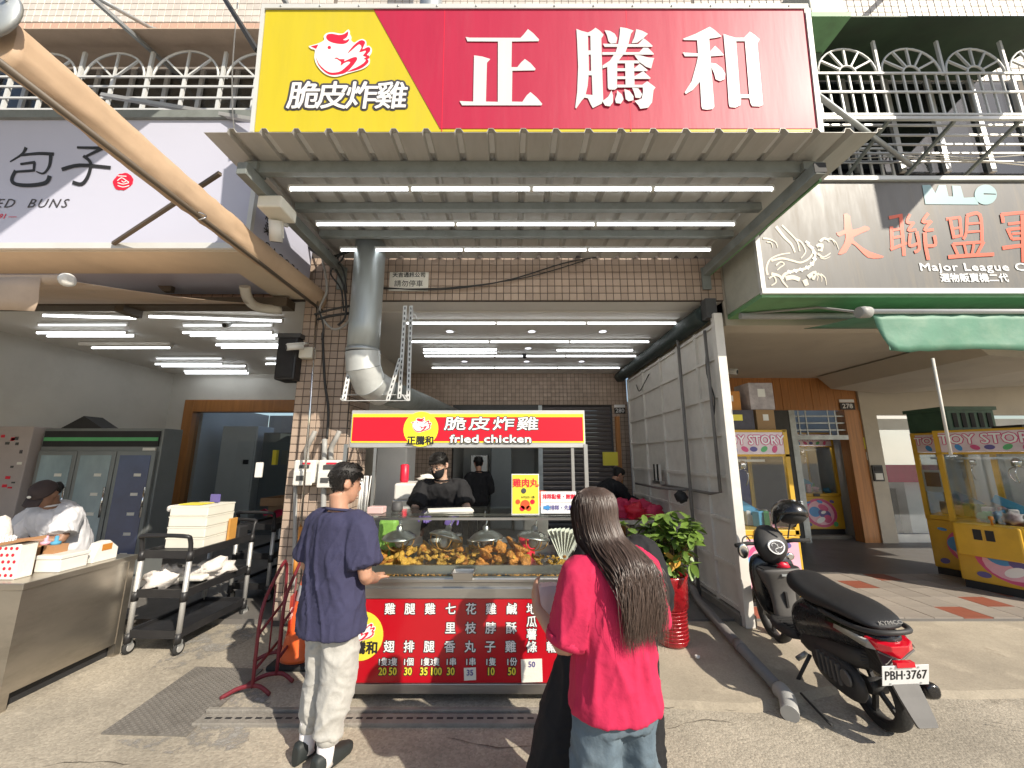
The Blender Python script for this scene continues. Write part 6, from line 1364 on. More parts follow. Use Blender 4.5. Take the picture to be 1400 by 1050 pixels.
MB().obox((0,.938,.735),(.045,.006,.02)).build('pocket_tag','galv',sc_,**W)
lf('leg_shield', [rz(.26,1.16,.07,.05),rz(.36,1.15,.16,.055),rz(.5,1.15,.205,.06),rz(.66,1.16,.215,.065),rz(.80,1.17,.20,.065),rz(.90,1.18,.15,.06)], 'scoot_black')
lf('front_nose', [rz(.5,1.26,.06,.05),rz(.62,1.25,.11,.08),rz(.76,1.24,.13,.08),rz(.88,1.22,.1,.06)], 'scoot_black')
MB().tube([V((0,1.33+.29*math.cos(a),.255+.29*math.sin(a))) for a in [R(5+i*14) for i in range(12)]], .065, 10, flat=.3).build('front_fender','scoot_black',sc_,**W)
for s_ in (-1,1): MB().tube([(s_*.07,1.33,.255),(s_*.07,1.26,.5)],.02,8).build('fork_leg','galv',sc_,**W)
MB().tube([(0,1.14,.80),(0,1.10,.98)],.05,12).build('stem','scoot_matte',sc_,**W)
hc = lf('handlebar_cover', [rz(.80,1.10,.055,.045),rz(.86,1.09,.095,.07),rz(.93,1.08,.135,.10),rz(1.0,1.085,.145,.105),rz(1.07,1.10,.125,.09),rz(1.13,1.13,.085,.06),rz(1.17,1.15,.045,.03)], 'scoot_matte')
e0_ = V((0,.972,.985)); E_ = [V((.072*math.cos(2*math.pi*k/18)*(1+.15*math.sin(2*math.pi*k/18)),.0,.066*math.sin(2*math.pi*k/18))) for k in range(18)]
b = MB(); b.prism([e0_+p+V((0,.2*p.z,0)) for p in E_], (0,.02,0)); b.build('badge','print_white',hc,**W)
b = MB(); b.prism([e0_+p*.82+V((0,-.003+.16*p.z,0)) for p in E_], (0,.002,0)); b.build('badge_field','print_dark',hc,**W)
for i,(a0,cx_,cz_) in enumerate(((0,-.022,.02),(2.5,.026,.012),(1.2,.0,-.028))): MB().tube([e0_+V((cx_+.02*math.cos(a0+k*.6),-.004+.16*(cz_+.02*math.sin(a0+k*.6)),cz_+.02*math.sin(a0+k*.6))) for k in range(7)],.0035,5).build('badge_swirl','print_white',hc,**W)
MB().lathe([(.034,0),(.034,.012),(.02,.016)],(0,0,0),18,'y').xf(Matrix.Translation((.085,.955,.90)) @ Matrix.Rotation(math.pi,4,'Z')).build('speaker_pod','chrome',sc_,**W)
for s_ in (-1,1):
    MB().tube([(s_*.12,1.10,1.0),(s_*.2,1.075,1.015),(s_*.33,1.04,1.01)],[.016,.02,.02],10).build('grip','rubber',sc_,**W)
    MB().tube([(s_*.14,1.13,1.005),(s_*.30,1.11,1.0)],.007,6).build('brake_lever','galv',sc_,**W)
mi = MB().tube([(-.17,1.1,1.03),(-.2,1.09,1.08),(-.25,1.06,1.06),(-.27,1.04,1.0)],.007,6,sub=3).build('mirror_stem','scoot_matte',sc_,**W)
MB().ball((-.275,1.03,.96),(.05,.02,.075),16,10).build('mirror','scoot_matte',mi,**W); MB().ball((-.275,1.014,.96),(.042,.006,.066),16,10).build('mirror_glass','chrome',mi,**W)
MB().tube([(.17,1.1,1.03),(.2,1.09,1.14),(.23,1.08,1.2)],.007,6,sub=3).build('mirror_stem','scoot_matte',sc_,**W)
MB().tube([(-.13,.5,.24),(-.2,.52,.12),(-.27,.55,.0-.018)],.014,8).build('side_stand','scoot_matte',sc_,**W)
MB().tube([(-.10,.62,.2),(-.16,.66,.14)],.02,8).build('kick_pedal','galv',sc_,**W)
b = MB(); b.ball((.03,.99,.81),(.05,.03,.035),12,8,.6); tag(b.xf(Matrix.LocRotScale(sc_.location, sc_.rotation_euler, sc_.scale)).build('red_cloth','print_red'), 'crumpled red cloth in the scooter glove pocket', 'cloth')
text('KYMCO', 'scoot_grey', sc_, so+V((.02,-.272,.762)), (1,0,.0), (0,.5,.86), .032, .0005, sx=1.25, ext=.0006)
# helmet on the right mirror
hm = thing('helmet', 'glossy black open helmet hung over the scooter mirror', 'helmet', A(1081,703,y=3.62) - V((0,0,.12)))
b = MB(); rings = []
for i in range(9):
    t = i/8; a = R(-12)+t*R(96); r = .135*math.cos(a); z = .12+.135*math.sin(a)
    rings.append([V((r*math.cos(2*math.pi*k/26), r*1.12*math.sin(2*math.pi*k/26), z - (.06 if math.sin(2*math.pi*k/26) > .2 else 0)*(1-t)**2)) for k in range(26)])
b.loft(rings); o = b.build('shell','scoot_black',hm,**W)
b = MB(); b.ball((0,-.02,.095),(.115,.11,.06),16,8); b.build('lining','rubber',hm,**W)
MB().tube([(-.13,.05,.09),(-.12,.07,-.01),(-.09,.05,-.06)],.008,6,sub=3).build('chin_strap','rubber',hm,**W)
for x,y in ((-.06,-.125),(.02,-.145),(.09,-.10)): MB().obox((x,y*.82,.215),(.03,.02,.012)).build('vent','galv',hm,**W)
hm.rotation_euler = (R(-15),R(12),R(25))

# ================================================================== BUN SHOP THINGS
# steel counter
kc = thing('steel_counter', 'stainless steel service counter of the bun shop at the left edge', 'counter', (-4.4,3.2,0))
KX, KY0, KY1, KZ = -3.36, 2.86, 3.66, .80
MB().box(-6.2,KX,KY0,KY1,.10,KZ-.045).build('body','steel_counter',kc)
MB().box(-6.2,KX+.012,KY0-.012,KY1+.012,KZ-.045,KZ).build('top','steel_counter',kc,bevel=.004)
MB().box(-6.2,KX-.06,KY0+.05,KY1-.04,.0,.10).build('plinth','dark',kc)
MB().box(KX-.05,KX+.004,KY0-.004,KY0+.05,.0,KZ-.05).build('corner_leg','steel_counter',kc)
MB().box(KX-.05,KX+.004,KY1-.05,KY1+.004,.0,KZ-.05).build('corner_leg','steel_counter',kc)
# kraft cup of straws with a patterned pack
kp = A(52,775,x=-3.75); cpn = thing('kraft_straw_tub','brown kraft tub of white straws on the steel counter','tub',(-3.78,3.02,KZ))
MB().lathe([(.075,0),(.085,.19),(.08,.195)],(0,0,0),20).build('tub','kraft',cpn,world=False)
for k in range(24): a=k*2.4; r=.012*math.sqrt(k); MB().tube([(r*math.cos(a),r*math.sin(a),.05),(r*1.3*math.cos(a),r*1.3*math.sin(a),.27+.01*math.sin(k))],.006,6).build('straw','straw_white',cpn,world=False)
pk = thing('patterned_pack','white paper pack printed with red flowers on the steel counter','pack',(-3.60,2.98,KZ))
MB().obox((0,0,.12),(.16,.11,.24)).build('body','paper',pk,world=False,bevel=.008)
for i in range(4):
    for j in range(5):
        x, z = -.06+i*.04+(.02 if j%2 else 0), .03+j*.045
        if x > .07: continue
        MB().lathe([(.012,0),(.010,.001)],(0,0,0),7,'y').xf(Matrix.Translation((x,-.0565,z))).build('flower_print','print_red',pk,world=False)
MB().obox((0,0,.25),(.22,.14,.02),(V((.98,0,.17)),V((0,1,0)),V((-.17,0,.98)))).build('orange_lid','kraft',pk,world=False)
for i,(x,mm) in enumerate(((-3.66,'claw_pink'),(-3.58,'plush_blue'))):
    t = thing('stamp', 'small %s plastic stopper behind the flowered pack' % ('pink','teal')[i], 'stopper', (x,3.2,KZ+.18)); MB().lathe([(.03,0),(.03,.02),(.012,.025),(.012,.06),(.006,.065)],(0,0,0),12).build('body',mm,t,world=False)
    MB().obox((0,0,-.09),(.1,.1,.18)).build('stand','kraft',t,world=False)
nb_ = thing('foam_box','white foam box on the steel counter behind the flowered pack','box',(-3.5,3.2,KZ))
MB().obox((0,0,.045),(.19,.2,.09)).build('base','plastic_white',nb_,world=False,bevel=.008); MB().obox((0,0,.105),(.2,.21,.03)).build('lid','plastic_white',nb_,world=False,bevel=.006)
td = thing('tape_dispenser','clear plastic dispenser with orange label on the counter end','dispenser',(-3.46,3.45,KZ))
MB().prism([(-.04,-.1,0),(-.04,.1,0),(-.04,.1,.09),(-.04,.02,.16),(-.04,-.06,.15),(-.04,-.1,.04)],(.08,0,0)).build('body','plastic_white',td,world=False,bevel=.006); MB().obox((.042,-.0,.11),(.003,.08,.05)).build('label','box_orange',td,world=False)
b = MB(); b.ball((-3.95,3.1,KZ+.2),(.10,.08,.2),14,10,.4); tag(b.build('plastic_bag','plush'), 'white plastic bag held at the left edge of the counter', 'bag')
tag(MB().lathe([(.1,KZ),(.13,KZ+.05),(.135,KZ+.055),(.12,KZ+.05)],(-3.9,2.98,0),18).build('steel_bowl','chrome'), 'shiny steel bowl at the left end of the counter', 'bowl')
# glass door cooler
fr_x0, fr_x1, fy_ = -6.70, -4.98, 5.5
gl = thing('glass_door_cooler', 'three door glass cooler standing along the bun shop wall', 'cooler', ((fr_x0+fr_x1)/2, fy_+.35, .05))
MB().box(fr_x0,fr_x1,fy_+.04,fy_+.36,.05,2.06).build('body','cooler_frame',gl,bevel=.01)
MB().box(fr_x0+.04,fr_x1-.04,fy_+.02,fy_+.042,1.80,2.02).build('top_sign','dark',gl)
MB().box(fr_x0+.05,fr_x1-.05,fy_+.014,fy_+.02,1.88,1.93).build('green_strip','print_green',gl)
MB().box(fr_x1-.24,fr_x1-.06,fy_+.012,fy_+.03,1.745,1.785).build('controller','plastic_white',gl)
wd = (fr_x1-fr_x0-.06)/3
for k in range(3):
    x0 = fr_x0+.03+k*wd
    d_ = MB().box(x0+.005,x0+wd-.005,fy_,fy_+.04,.12,1.74).build('door','cooler_frame',gl,bevel=.006)
    MB().box(x0+.06,x0+wd-.06,fy_-.004,fy_,.2,1.68).build('glass','cooler_glass_blue' if k == 2 else 'cooler_glass',d_)
    MB().tube([(x0+wd-.035 if k != 1 else x0+wd-.035,fy_-.04,.85),(x0+wd-.035,fy_-.04,1.25)],.012,8).build('handle','chrome',d_)
    for j in range(5): MB().box(x0+.30,x0+.40,fy_-.006,fy_-.004,.35+j*.26,.39+j*.26).build('shelf_label','paper',d_)
tag(MB().prism([(-6.5,5.56,2.062),(-5.9,5.56,2.062),(-6.2,5.56,2.24)],(0,.26,0)).build('folded_sheet','dark'), 'black folded sheet lying on top of the glass cooler', 'sheet')
wbd = thing('note_cabinet','white cabinet with pinned notes at the far left','cabinet',(-7.0,5.5,.05))
MB().box(-7.34,-6.74,5.44,6.1,.05,2.08).build('body','panel_pinkish',wbd,bevel=.01)
rn = random.Random(3)
for k in range(16): x,z = rn.uniform(-7.25,-6.85), rn.uniform(1.2,1.95); MB().box(x,x+rn.uniform(.03,.07),5.434,5.44,z,z+rn.uniform(.02,.05)).build('note',rn.choice(('print_dark','paper','print_red','dark_grey')),wbd)
tag(MB().box(-7.35,-7.3,4.6,4.8,2.2,2.55).build('wall_controller','plastic_white',bevel=.01),'white wall controller high on the left wall','controller'); tag(MB().bar((-7.33,4.7,2.55),(-7.33,4.7,3.4),.05).build('wall_conduit','dark_grey'),'dark conduit above the wall controller','conduit')
tag(MB().box(-4.93,-4.85,BACKY-.1,BACKY-.02,1.5,1.8).build('door_lock_panel','print_yellow'),'small yellow and black panel beside the wooden doorway','panel')
# trolleys
def trolley(loc, rotz, label):
    t = thing('utility_trolley', label, 'trolley', loc, rotz, 'black utility trolleys')
    w_, l_ = .44, .78
    for k, z in enumerate((.16,.48,.80)):
        s_ = MB().box(-w_/2,w_/2,-l_/2,l_/2,z,z+.012).build('shelf','plastic_black',t,world=False)
        for a,b_,c,d in ((-w_/2,w_/2,-l_/2-.012,-l_/2+.012),(-w_/2,w_/2,l_/2-.012,l_/2+.012),(-w_/2-.012,-w_/2+.012,-l_/2-.012,l_/2+.012),(w_/2-.012,w_/2+.012,-l_/2-.012,l_/2+.012)): MB().box(a,b_,c,d,z-.025,z+.04).build('rim','plastic_black',s_,world=False)
    for x in (-w_/2,w_/2):
        for y in (-l_/2,l_/2):
            MB().tube([(x,y,.12),(x,y,.80)],.021,12).build('leg','alu',t,world=False)
            for z in (.13,.46,.79): MB().tube([(x,y,z-.035),(x,y,z+.045)],.027,12).build('collar','plastic_black',t,world=False)
            MB().lathe([(.03,-.014),(.05,-.012),(.055,0),(.05,.012),(.03,.014)],(x,y+.02,.055),20,'x').build('caster_wheel','rubber',t,world=False)
            MB().lathe([(.032,-.016),(.032,.016)],(x,y+.02,.055),14,'x').build('caster_hub','alu',t,world=False)
            MB().box(x-.022,x+.022,y-.01,y+.03,.08,.12).build('fork','galv',t,world=False)
    for y,s_ in ((-l_/2,-1),(l_/2,1)):
        MB().tube([(-w_/2,y,.80),(-w_/2,y+.02*s_,.93),(-w_/2+.04,y+.05*s_,.97),(w_/2-.04,y+.05*s_,.97),(w_/2,y+.02*s_,.93),(w_/2,y,.80)],.018,8,sub=4).build('handle','plastic_black',t,world=False)
    return t
fa, fb2, fc2 = A(164,908,z=0), A(222,908,z=0), A(291,868,z=0)
tc = (fa+fc2)/2; ang = math.atan2((fc2-fb2).y,(fc2-fb2).x)-math.pi/2
TL = V((-3.05,4.02,0)); TA = R(-2)
trolley(TL, TA, 'black three tier trolley with white boxes, nearest the steel counter')
trolley((-2.95,5.1,.05), R(-4), 'black trolley with pink cloth behind the first one')
def onT(x,y,z): return TL + V((x*math.cos(TA)-y*math.sin(TA), x*math.sin(TA)+y*math.cos(TA), z))
bx = thing('plastic_box_stack','stack of cream plastic dough boxes on the first trolley','boxes',onT(-.02,-.02,.813))
for k in range(4): 
    o = MB().obox((0,0,.048+k*.096),(.36,.36,.093)).build('box','plastic_cream',bx,world=False,bevel=.006); MB().obox((0,0,.088+k*.096),(.366,.366,.010)).build('rim','plastic_cream',o,world=False)
MB().obox((-.2,-.0,.35),(.12,.28,.06)).build('bag_flap','plush',bx,world=False,bevel=.02)
tag(MB().obox(onT(.05,.02,1.245),(.10,.004,.08)).build('blue_card','print_purple'),'small blue violet card standing on the cream boxes','card')
tag(MB().obox(onT(-.05,-.08,1.205),(.22,.16,.006)).build('yellow_sheet','print_yellow'),'yellow sheet lying on top of the cream boxes','sheet')
tag(MB().obox(onT(.19,.12,.93),(.02,.10,.22)).build('yellow_folder','bread'),'yellow folder leaning beside the cream boxes','folder')
tag(MB().obox(onT(.17,.25,.88),(.10,.14,.12)).build('black_tape_box','dark',bevel=.01),'black small box on the trolley end','box')
b = MB(); b.ball(onT(-.1,-.22,.57),(.12,.15,.10),16,10,.9); tag(b.build('crumpled_bag','plush'),'crumpled white plastic bag on the middle shelf of the first trolley','bag')
b = MB(); b.ball(onT(.1,.05,.58),(.14,.16,.09),16,10,.9); tag(b.build('crumpled_bag','plush'),'larger white plastic bag on the middle shelf right side','bag')
tag(MB().obox(onT(.06,-.15,.55),(.28,.1,.05)).build('paper_roll','paper',bevel=.02),'white paper roll on the middle shelf of the trolley','roll')
b = MB(); b.loft([[V((-3.05+.42*i/8, 4.85+.1*j/4+.01*math.sin(i*2), 1.02+.02*math.sin(i*1.7)-.08*j*j/16)) for j in range(5)] for i in range(9)],False,True,False); tag(b.build('pink_cloth','pink_mesh'),'deep pink cloth draped on the second trolley','cloth')
wt = thing('bread_tray','brown tray with round buns beyond the trolleys','tray',(-3.0,5.5,1.02))
MB().obox((0,0,.01),(.62,.42,.02)).build('base','box_wood',wt,world=False)
for a in (-1,1): MB().obox((0,a*.215,.05),(.64,.02,.1)).build('rim','box_wood',wt,world=False); MB().obox((a*.315,0,.05),(.02,.42,.1)).build('rim','box_wood',wt,world=False)
MB().obox((0,0,-.08),(.5,.3,.16)).build('support','box_wood',wt,world=False)
for i,(x,y) in enumerate(((-.12,-.05),(.02,.05),(.13,-.06),(.2,.08))): tag(MB().ball((-3.0+x,5.5+y,1.07),(.06,.06,.035),14,8).build('bun','bread'),'golden round bun on the brown tray, %s' % ('leftmost','second','third','rightmost')[i],'bun','buns on the tray')
tag(MB().tube([A(384,770,y=4.9),A(378,800,y=4.9),A(385,840,y=4.9)],.03,8,sub=4).build('yellow_hose','leaf_yellow'),'yellowish hose leaning by the pillar','hose')
# ================================================================== PEOPLE
HZ = [-.118,-.11,-.095,-.06,-.02,.02,.05,.08,.105,.118]
HF = [.060,.074,.086,.092,.090,.088,.088,.074,.040,.004]
HB = [.02,.0,-.02,-.052,-.082,-.098,-.102,-.092,-.062,-.02]
HW = [.012,.028,.044,.060,.069,.075,.077,.070,.046,.012]
def hpt(th, z, e=0.):
    f, b_, w_ = np.interp(z,HZ,HF), np.interp(z,HZ,HB), np.interp(z,HZ,HW)
    cy, hd = (f+b_)/2, (f-b_)/2 + e; w_ += e
    return V((w_*math.sin(th), cy + hd*math.cos(th), z + (e if z > .09 else 0)))
def hairline(th):
    a = abs(math.degrees((th+math.pi) % (2*math.pi) - math.pi))
    return float(np.interp(a, [0,45,70,88,105,125,180],[.066,.062,.03,-.012,.01,-.055,-.075]))
def er(c, X, Y, rx, ry_, n=20, p=2.3):
    out = []
    for k in range(n):
        a = 2*math.pi*k/n; cc, ss = math.cos(a), math.sin(a)
        out.append(V(c) + X*(rx*math.copysign(abs(cc)**(2/p),cc)) + Y*(ry_*math.copysign(abs(ss)**(2/p),ss)))
    return out
def add_hand(mb, wr, d, n, s=1., curl=.5, thumb=1, side=1):
    d, n = V(d).normalized(), V(n); n = (n - d*n.dot(d)).normalized(); x = d.cross(n)*side
    wr = V(wr)
    mb.loft([er(wr + d*t*s, x, n, w_*s, h_*s, 12) for t, w_, h_ in ((-.01,.026,.02),(.02,.034,.018),(.05,.041,.016),(.085,.041,.013),(.095,.034,.009))])
    for i, (ox, L_) in enumerate(((-.030,.068),(-.010,.076),(.010,.072),(.029,.056))):
        b0 = wr + (d*.085 + x*ox)*s; pts = [b0 - d*.015*s]; a = 0
        for k, fr in enumerate((.45,.32,.23)):
            a += curl*(.5+.35*k); dd = d*math.cos(a) + n*math.sin(a); pts.append((pts[-1] if k else b0) + dd*L_*fr*s)
        mb.tube(pts, [.0095*s,.009*s,.008*s,.0065*s], 8)
    tb = wr + (d*.025 - x*.03)*s; t1 = tb + (d*.025 - x*.03 + n*.012)*s; t2 = t1 + (d*.03 - x*.006 + n*.016)*s
    mb.tube([tb + x*.012*s, t1, t2, t2 + (d*.016+n*.004)*s], [.014*s,.011*s,.010*s,.0075*s], 8)
SOFT = []
def soft(o, vox=.010, it=4, disp=0., scale=.09, disp2=0., style='shirt'):
    r = o.modifiers.new('r','REMESH'); r.mode = 'VOXEL'; r.voxel_size = vox; r.use_smooth_shade = True
    s_ = o.modifiers.new('s','SMOOTH'); s_.iterations = it; s_.factor = .5
    SOFT.append((o, disp, style)); return o
def finish_soft():
    bpy.context.view_layer.update(); dg = bpy.context.evaluated_depsgraph_get()
    new = [bpy.data.meshes.new_from_object(o.evaluated_get(dg)) for o, _, _ in SOFT]
    for i, ((o, d, style), me) in enumerate(zip(SOFT, new)):
        o.modifiers.clear(); mats = list(o.data.materials); o.data = me; me.materials.clear()
        for m_ in mats: me.materials.append(m_)
        if d:
            sd_ = V((i*3.7, i*1.3, i*2.1)); nv = len(me.vertices); co = np.empty(nv*3); no = np.empty(nv*3); me.vertices.foreach_get('co', co); me.vertices.foreach_get('normal', no); co = co.reshape(-1,3); no = no.reshape(-1,3); out = np.zeros(nv)
            zlo, zhi = co[:,2].min(), co[:,2].max()
            for k in range(nv):
                x, y, z = co[k]; t = (z-zlo)/(zhi-zlo)
                if style == 'shirt':
                    w1 = noise.noise(V((x, y, z))*2.5 + sd_)*.6
                    a = noise.noise(V((x*9+z*2.2+w1, y*9, z*2.6)) + sd_); b_ = noise.noise(V((x*17-z*5, y*17, z*6+w1)) + sd_*2)
                    r1 = 1-min(1, abs(a)*3.2); r2 = 1-min(1, abs(b_)*3.0); out[k] = d*(.55*r1*r1 + .28*r2*r2 + .5*a) * (.5+.7*math.sin(math.pi*min(1,t*1.05))); out[k] = max(out[k], -.0025)
                else:
                    low = max(0, 1-t*1.6); a = noise.noise(V((x*7, y*7, z*(4+9*low))) + sd_); b_ = noise.noise(V((x*12, y*12+z*4, z*14)) + sd_*2)
                    r1 = 1-min(1, abs(a)*2.8); r2 = 1-min(1, abs(b_)*2.8); out[k] = d*(.5*r1*r1 + .35*r2*r2*(.4+low) + .5*a)
            co += no*out[:,None]; me.vertices.foreach_set('co', co.ravel()); me.update()
        me.polygons.foreach_set('use_smooth', [True]*len(me.polygons))
def human(name, label, loc, rotz, J, skin, top, bottom, hair, hair_style='short', extras=(), shoe='shoe', voxel=.009):
    t = thing(name, label, 'person', loc, rotz); W = dict(world=False)
    sw, rx, ryy = J.get('sw',.17), J.get('rx',.16), J.get('ry',.105)
    pel, chest, neck, head = (V(J[k]) for k in ('pel','chest','neck','head'))
    X = V(J.get('X',(1,0,0))).normalized()
    waist = pel.lerp(chest,.5); shl = chest.lerp(neck,.68)
    sp = [(pel-V((0,0,.10)), rx*.85, ryy*.95),(pel, rx*1.02, ryy*1.05),(waist, rx*.86, ryy*.92),(chest, rx*1.03, ryy*1.04),(shl, sw*.98, ryy*.82),(shl.lerp(neck,.7), sw*.5, ryy*.62),(neck, .056, .056)]
    def spine_rings(S, ease=(0,0), k=1.):
        R_ = []
        for i, (c, a, b_) in enumerate(S):
            d = (S[min(i+1,len(S)-1)][0]-S[max(i-1,0)][0]).normalized(); Y = d.cross(X).normalized(); x2 = Y.cross(d)
            R_.append(er(c, x2, Y, a*k+ease[0], b_*k+ease[1]))
        return R_
    Mh = Matrix.Translation(head) @ Matrix.Rotation(J.get('hroll',0),4,'Y') @ Matrix.Rotation(J.get('hyaw',0),4,'Z') @ Matrix.Rotation(J.get('hpitch',0),4,'X')
    hs = J.get('hs',.95)
    def H(p): return Mh @ (V(p)*hs)
    mb = MB(); mb.loft(spine_rings(sp))
    ne = H((0,-.035,-.06)); mb.tube([neck-V((0,0,.05)), neck, neck.lerp(ne,.6), ne], [.06,.054,.052,.056], 14)
    n = 22; mb.loft([[H(hpt(2*math.pi*k/n, z)) for k in range(n)] for z in HZ])
    mb.tube([H((0,.088,.02)), H((0,.105,-.022)), H((0,.088,-.036))], [.009*hs,.014*hs,.012*hs], 8)
    for s_ in (-1,1): mb.ball(H((s_*.078,-.012,-.002)), .001); 
    for s_ in (-1,1): mb.loft([[H((s_*(.070+.020*q), -.015+.022*math.cos(2*math.pi*k/10)*(1+.1*q)-.012*q, .0+.034*math.sin(2*math.pi*k/10))) for k in range(10)] for q in (0,.5,1)])
    for s_ in (0,1):
        sh, el, wr = V(J['sh'][s_]), V(J['el'][s_]), V(J['wr'][s_]); k = J.get('arm',1.)
        mb.tube([sh.lerp(shl,.35), sh, sh.lerp(el,.5), el, el.lerp(wr,.35), wr], [.055*k,.056*k,.045*k,.038*k,.038*k,.025*k], 14, sub=3)
        hd_, hn = J['hand'][s_]; add_hand(mb, wr, hd_, hn, J.get('hsz',.95), J.get('curl',.45), side=1 if s_ else -1)
        hp, kn, an = V(J['hip'][s_]), V(J['kn'][s_]), V(J['an'][s_])
        mb.tube([hp+V((0,0,.05)), hp, hp.lerp(kn,.5), kn, kn.lerp(an,.35), an, an-V((0,0,.04))], [.09,.088,.073,.054,.053,.036,.036], 14, sub=3)
    soft(mb.build('body', skin, t, **W), voxel, 3)
    for s_ in (-1,1):
        MB().ball(H((s_*.031,.083,.012)),(.013*hs,.006*hs,.007*hs),10,6).build('eye','dark',t,**W)
        MB().tube([H((s_*.014,.091,.031)),H((s_*.03,.090,.036)),H((s_*.047,.080,.031))],.0035,6).build('eyebrow',hair,t,**W)
    MB().tube([H((-.02,.090,-.063)),H((0,.096,-.062)),H((.02,.090,-.063))],[.003,.005,.003],6).build('mouth','lips',t,**W)
    # top
    tm = MB(); ez = top.get('ease',.022); hem = top['hem']; S = []
    dn = (pel - waist).normalized() if hem < pel.z else V((0,0,-1))
    hx = abs(V(J['hip'][1]).x) + bottom['r'][0] - ez + .02; hy_ = bottom['r'][0] - ez + .03
    S.append((pel + V((0,0,hem-pel.z)), max(rx*top.get('flare',1.08)+.012, hx+.004), max(ryy*1.12+.012, hy_+.006))); 
    if hem < pel.z-.05: S.append((pel, max(rx*1.06, hx-.01), max(ryy*1.1, hy_)))
    S += [(waist, rx*1.0, ryy*1.02),(chest, rx*1.06, ryy*1.06),(shl, sw*.98, ryy*.86),(shl.lerp(neck,.62), sw*.62, ryy*.74),(neck.lerp(shl,.12), .068-ez*.3, .066-ez*.3)]
    tm.loft(spine_rings(S, (ez,ez)))
    sl = top.get('sleeve',.75)
    for s_ in (0,1):
        sh, el, wr = V(J['sh'][s_]), V(J['el'][s_]), V(J['wr'][s_])
        pts = [sh.lerp(shl,.4), sh, sh.lerp(el,.45)]; rs = [.06+ez,.064+ez,.06+ez*1.3]
        if sl <= 1: pts.append(sh.lerp(el,sl)); rs.append(.058+ez*1.7)
        else: pts += [el, el.lerp(wr,sl-1)]; rs += [.046+ez,.034+ez]
        tm.tube(pts, rs, 18, sub=3)
    soft(tm.build(top.get('name','shirt'), top['mat'], t, **W), top.get('vox',.009), 5, top.get('fold',.02), .11, top.get('fold2',.006))
    nb = MB(); Nc = neck.lerp(shl,.05); Yn = V((0,0,1)).cross(X)
    nb.tube([Nc + X*(.074*math.cos(a))*1.0 + V((0,1,0))*(.070*math.sin(a)) + V((0,0,-.010*math.sin(a)+.006)) for a in [2*math.pi*k/20 for k in range(21)]], .0085, 8, cap=False); nb.build('collar', top['mat'], t, **W)
    # bottom
    pm = MB(); pm.loft(spine_rings([(pel-V((0,0,.13)), rx*.9, ryy*1.05),(pel-V((0,0,.04)), rx*1.06, ryy*1.12),(pel+V((0,0,.06)), rx*.88, ryy*.9)], (.008,.008)))
    for s_ in (0,1):
        hp, kn, an = V(J['hip'][s_]), V(J['kn'][s_]), V(J['an'][s_]); a, b_, c = bottom['r']
        end = an + (kn-an).normalized()*bottom.get('cut',.03)
        pm.tube([hp+V((0,0,.06)), hp, hp.lerp(kn,.5), kn, kn.lerp(an,.5), end], [a*.95,a,(a+b_)/2,b_,(b_+c)/2,c], 18, sub=3)
    soft(pm.build('trousers', bottom['mat'], t, **W), .010, 3, bottom.get('fold',.018), .10, .006, 'trousers')
    for s_ in (0,1):
        kn, an = V(J['kn'][s_]), V(J['an'][s_]); f = V((V(J.get('foot',(0,1,0)))).normalized()); sd = V((f.y,-f.x,0))
        if bottom.get('cuff'): MB().tube([an+(kn-an).normalized()*(bottom['cut']-.03), an+(kn-an).normalized()*(bottom['cut']+.02)], .058, 16).build('cuff', bottom['mat'], t, **W)
        if bottom.get('sock'): MB().tube([an+V((0,0,.12)), an, an-V((0,0,.035))], [.046,.043,.045], 14).build('sock','sock',t,**W)
        b = MB(); g = V((an.x, an.y, 0)); 
        b.loft([er(g+f*y+V((0,0,.035+hh*.5)), sd, V((0,0,1)), w_, .03+hh*.5, 14, 3) for y,w_,hh in ((-.075,.022,.03),(-.06,.034,.045),(.0,.04,.04),(.08,.046,.015),(.14,.045,.0),(.175,.025,-.012))]); b.build('shoe', shoe, t, **W)
    # hair
    n_, m_ = 40, 12; b = MB(); rings = []
    if hair_style in ('short','long','bun'):
        for j in range(m_+1):
            ring = []
            for k in range(n_):
                th = 2*math.pi*k/n_; z0 = hairline(th); tt = j/m_; z = z0 + (.118-z0)*math.sin(tt*math.pi/2)
                e = .004 + (.016 if hair_style != 'long' else .009)*min(1, tt*3.0)*(1+.25*noise.noise(V((math.sin(th)*2,math.cos(th)*2,z*20))))
                if hair_style == 'short': e *= float(np.interp(z, [-.08,-.03,.03,.08,.12],[.35,.45,.6,.85,1.1]))
                ring.append(H(hpt(th, z, e)))
            rings.append(ring)
        b.loft(rings); b.build('hair', hair, t, **W)
    if hair_style == 'short':
        b = MB(); rn = random.Random(len(label))
        for q in range(2600):
            th = rn.uniform(0,2*math.pi); z0 = hairline(th)-.004; z = z0+(.117-z0)*rn.random()**.8
            e = float(np.interp(z, [-.08,-.03,.03,.08,.12],[.004,.008,.011,.015,.02]))
            p = H(hpt(th,z,e)); o_ = (p-H((0,0,z*.6))).normalized(); dn_ = (V((rn.uniform(-.5,.5),rn.uniform(-.5,.5),-1.0)) - o_*0).normalized(); dd = (o_*.35 + (dn_ - o_*dn_.dot(o_))*.9).normalized()
            L_ = rn.uniform(.012,.022) if z > .04 else rn.uniform(.006,.012); sd = dd.cross(o_).normalized()*.0016
            b.add([p-sd, p+sd, p+dd*L_*.6+o_*.003, p+dd*L_], [(0,1,2),(0,2,3)])
        b.build('hair_tips', hair, t, kind='stuff', **W)
    if hair_style == 'bun': MB().ball(H((0,-.10,.07)),.042,12,8,.3).build('hair_bun',hair,t,**W)
    for e_ in extras: e_(t, H, J)
    return t
mat('lips', (.35,.13,.11), .5)

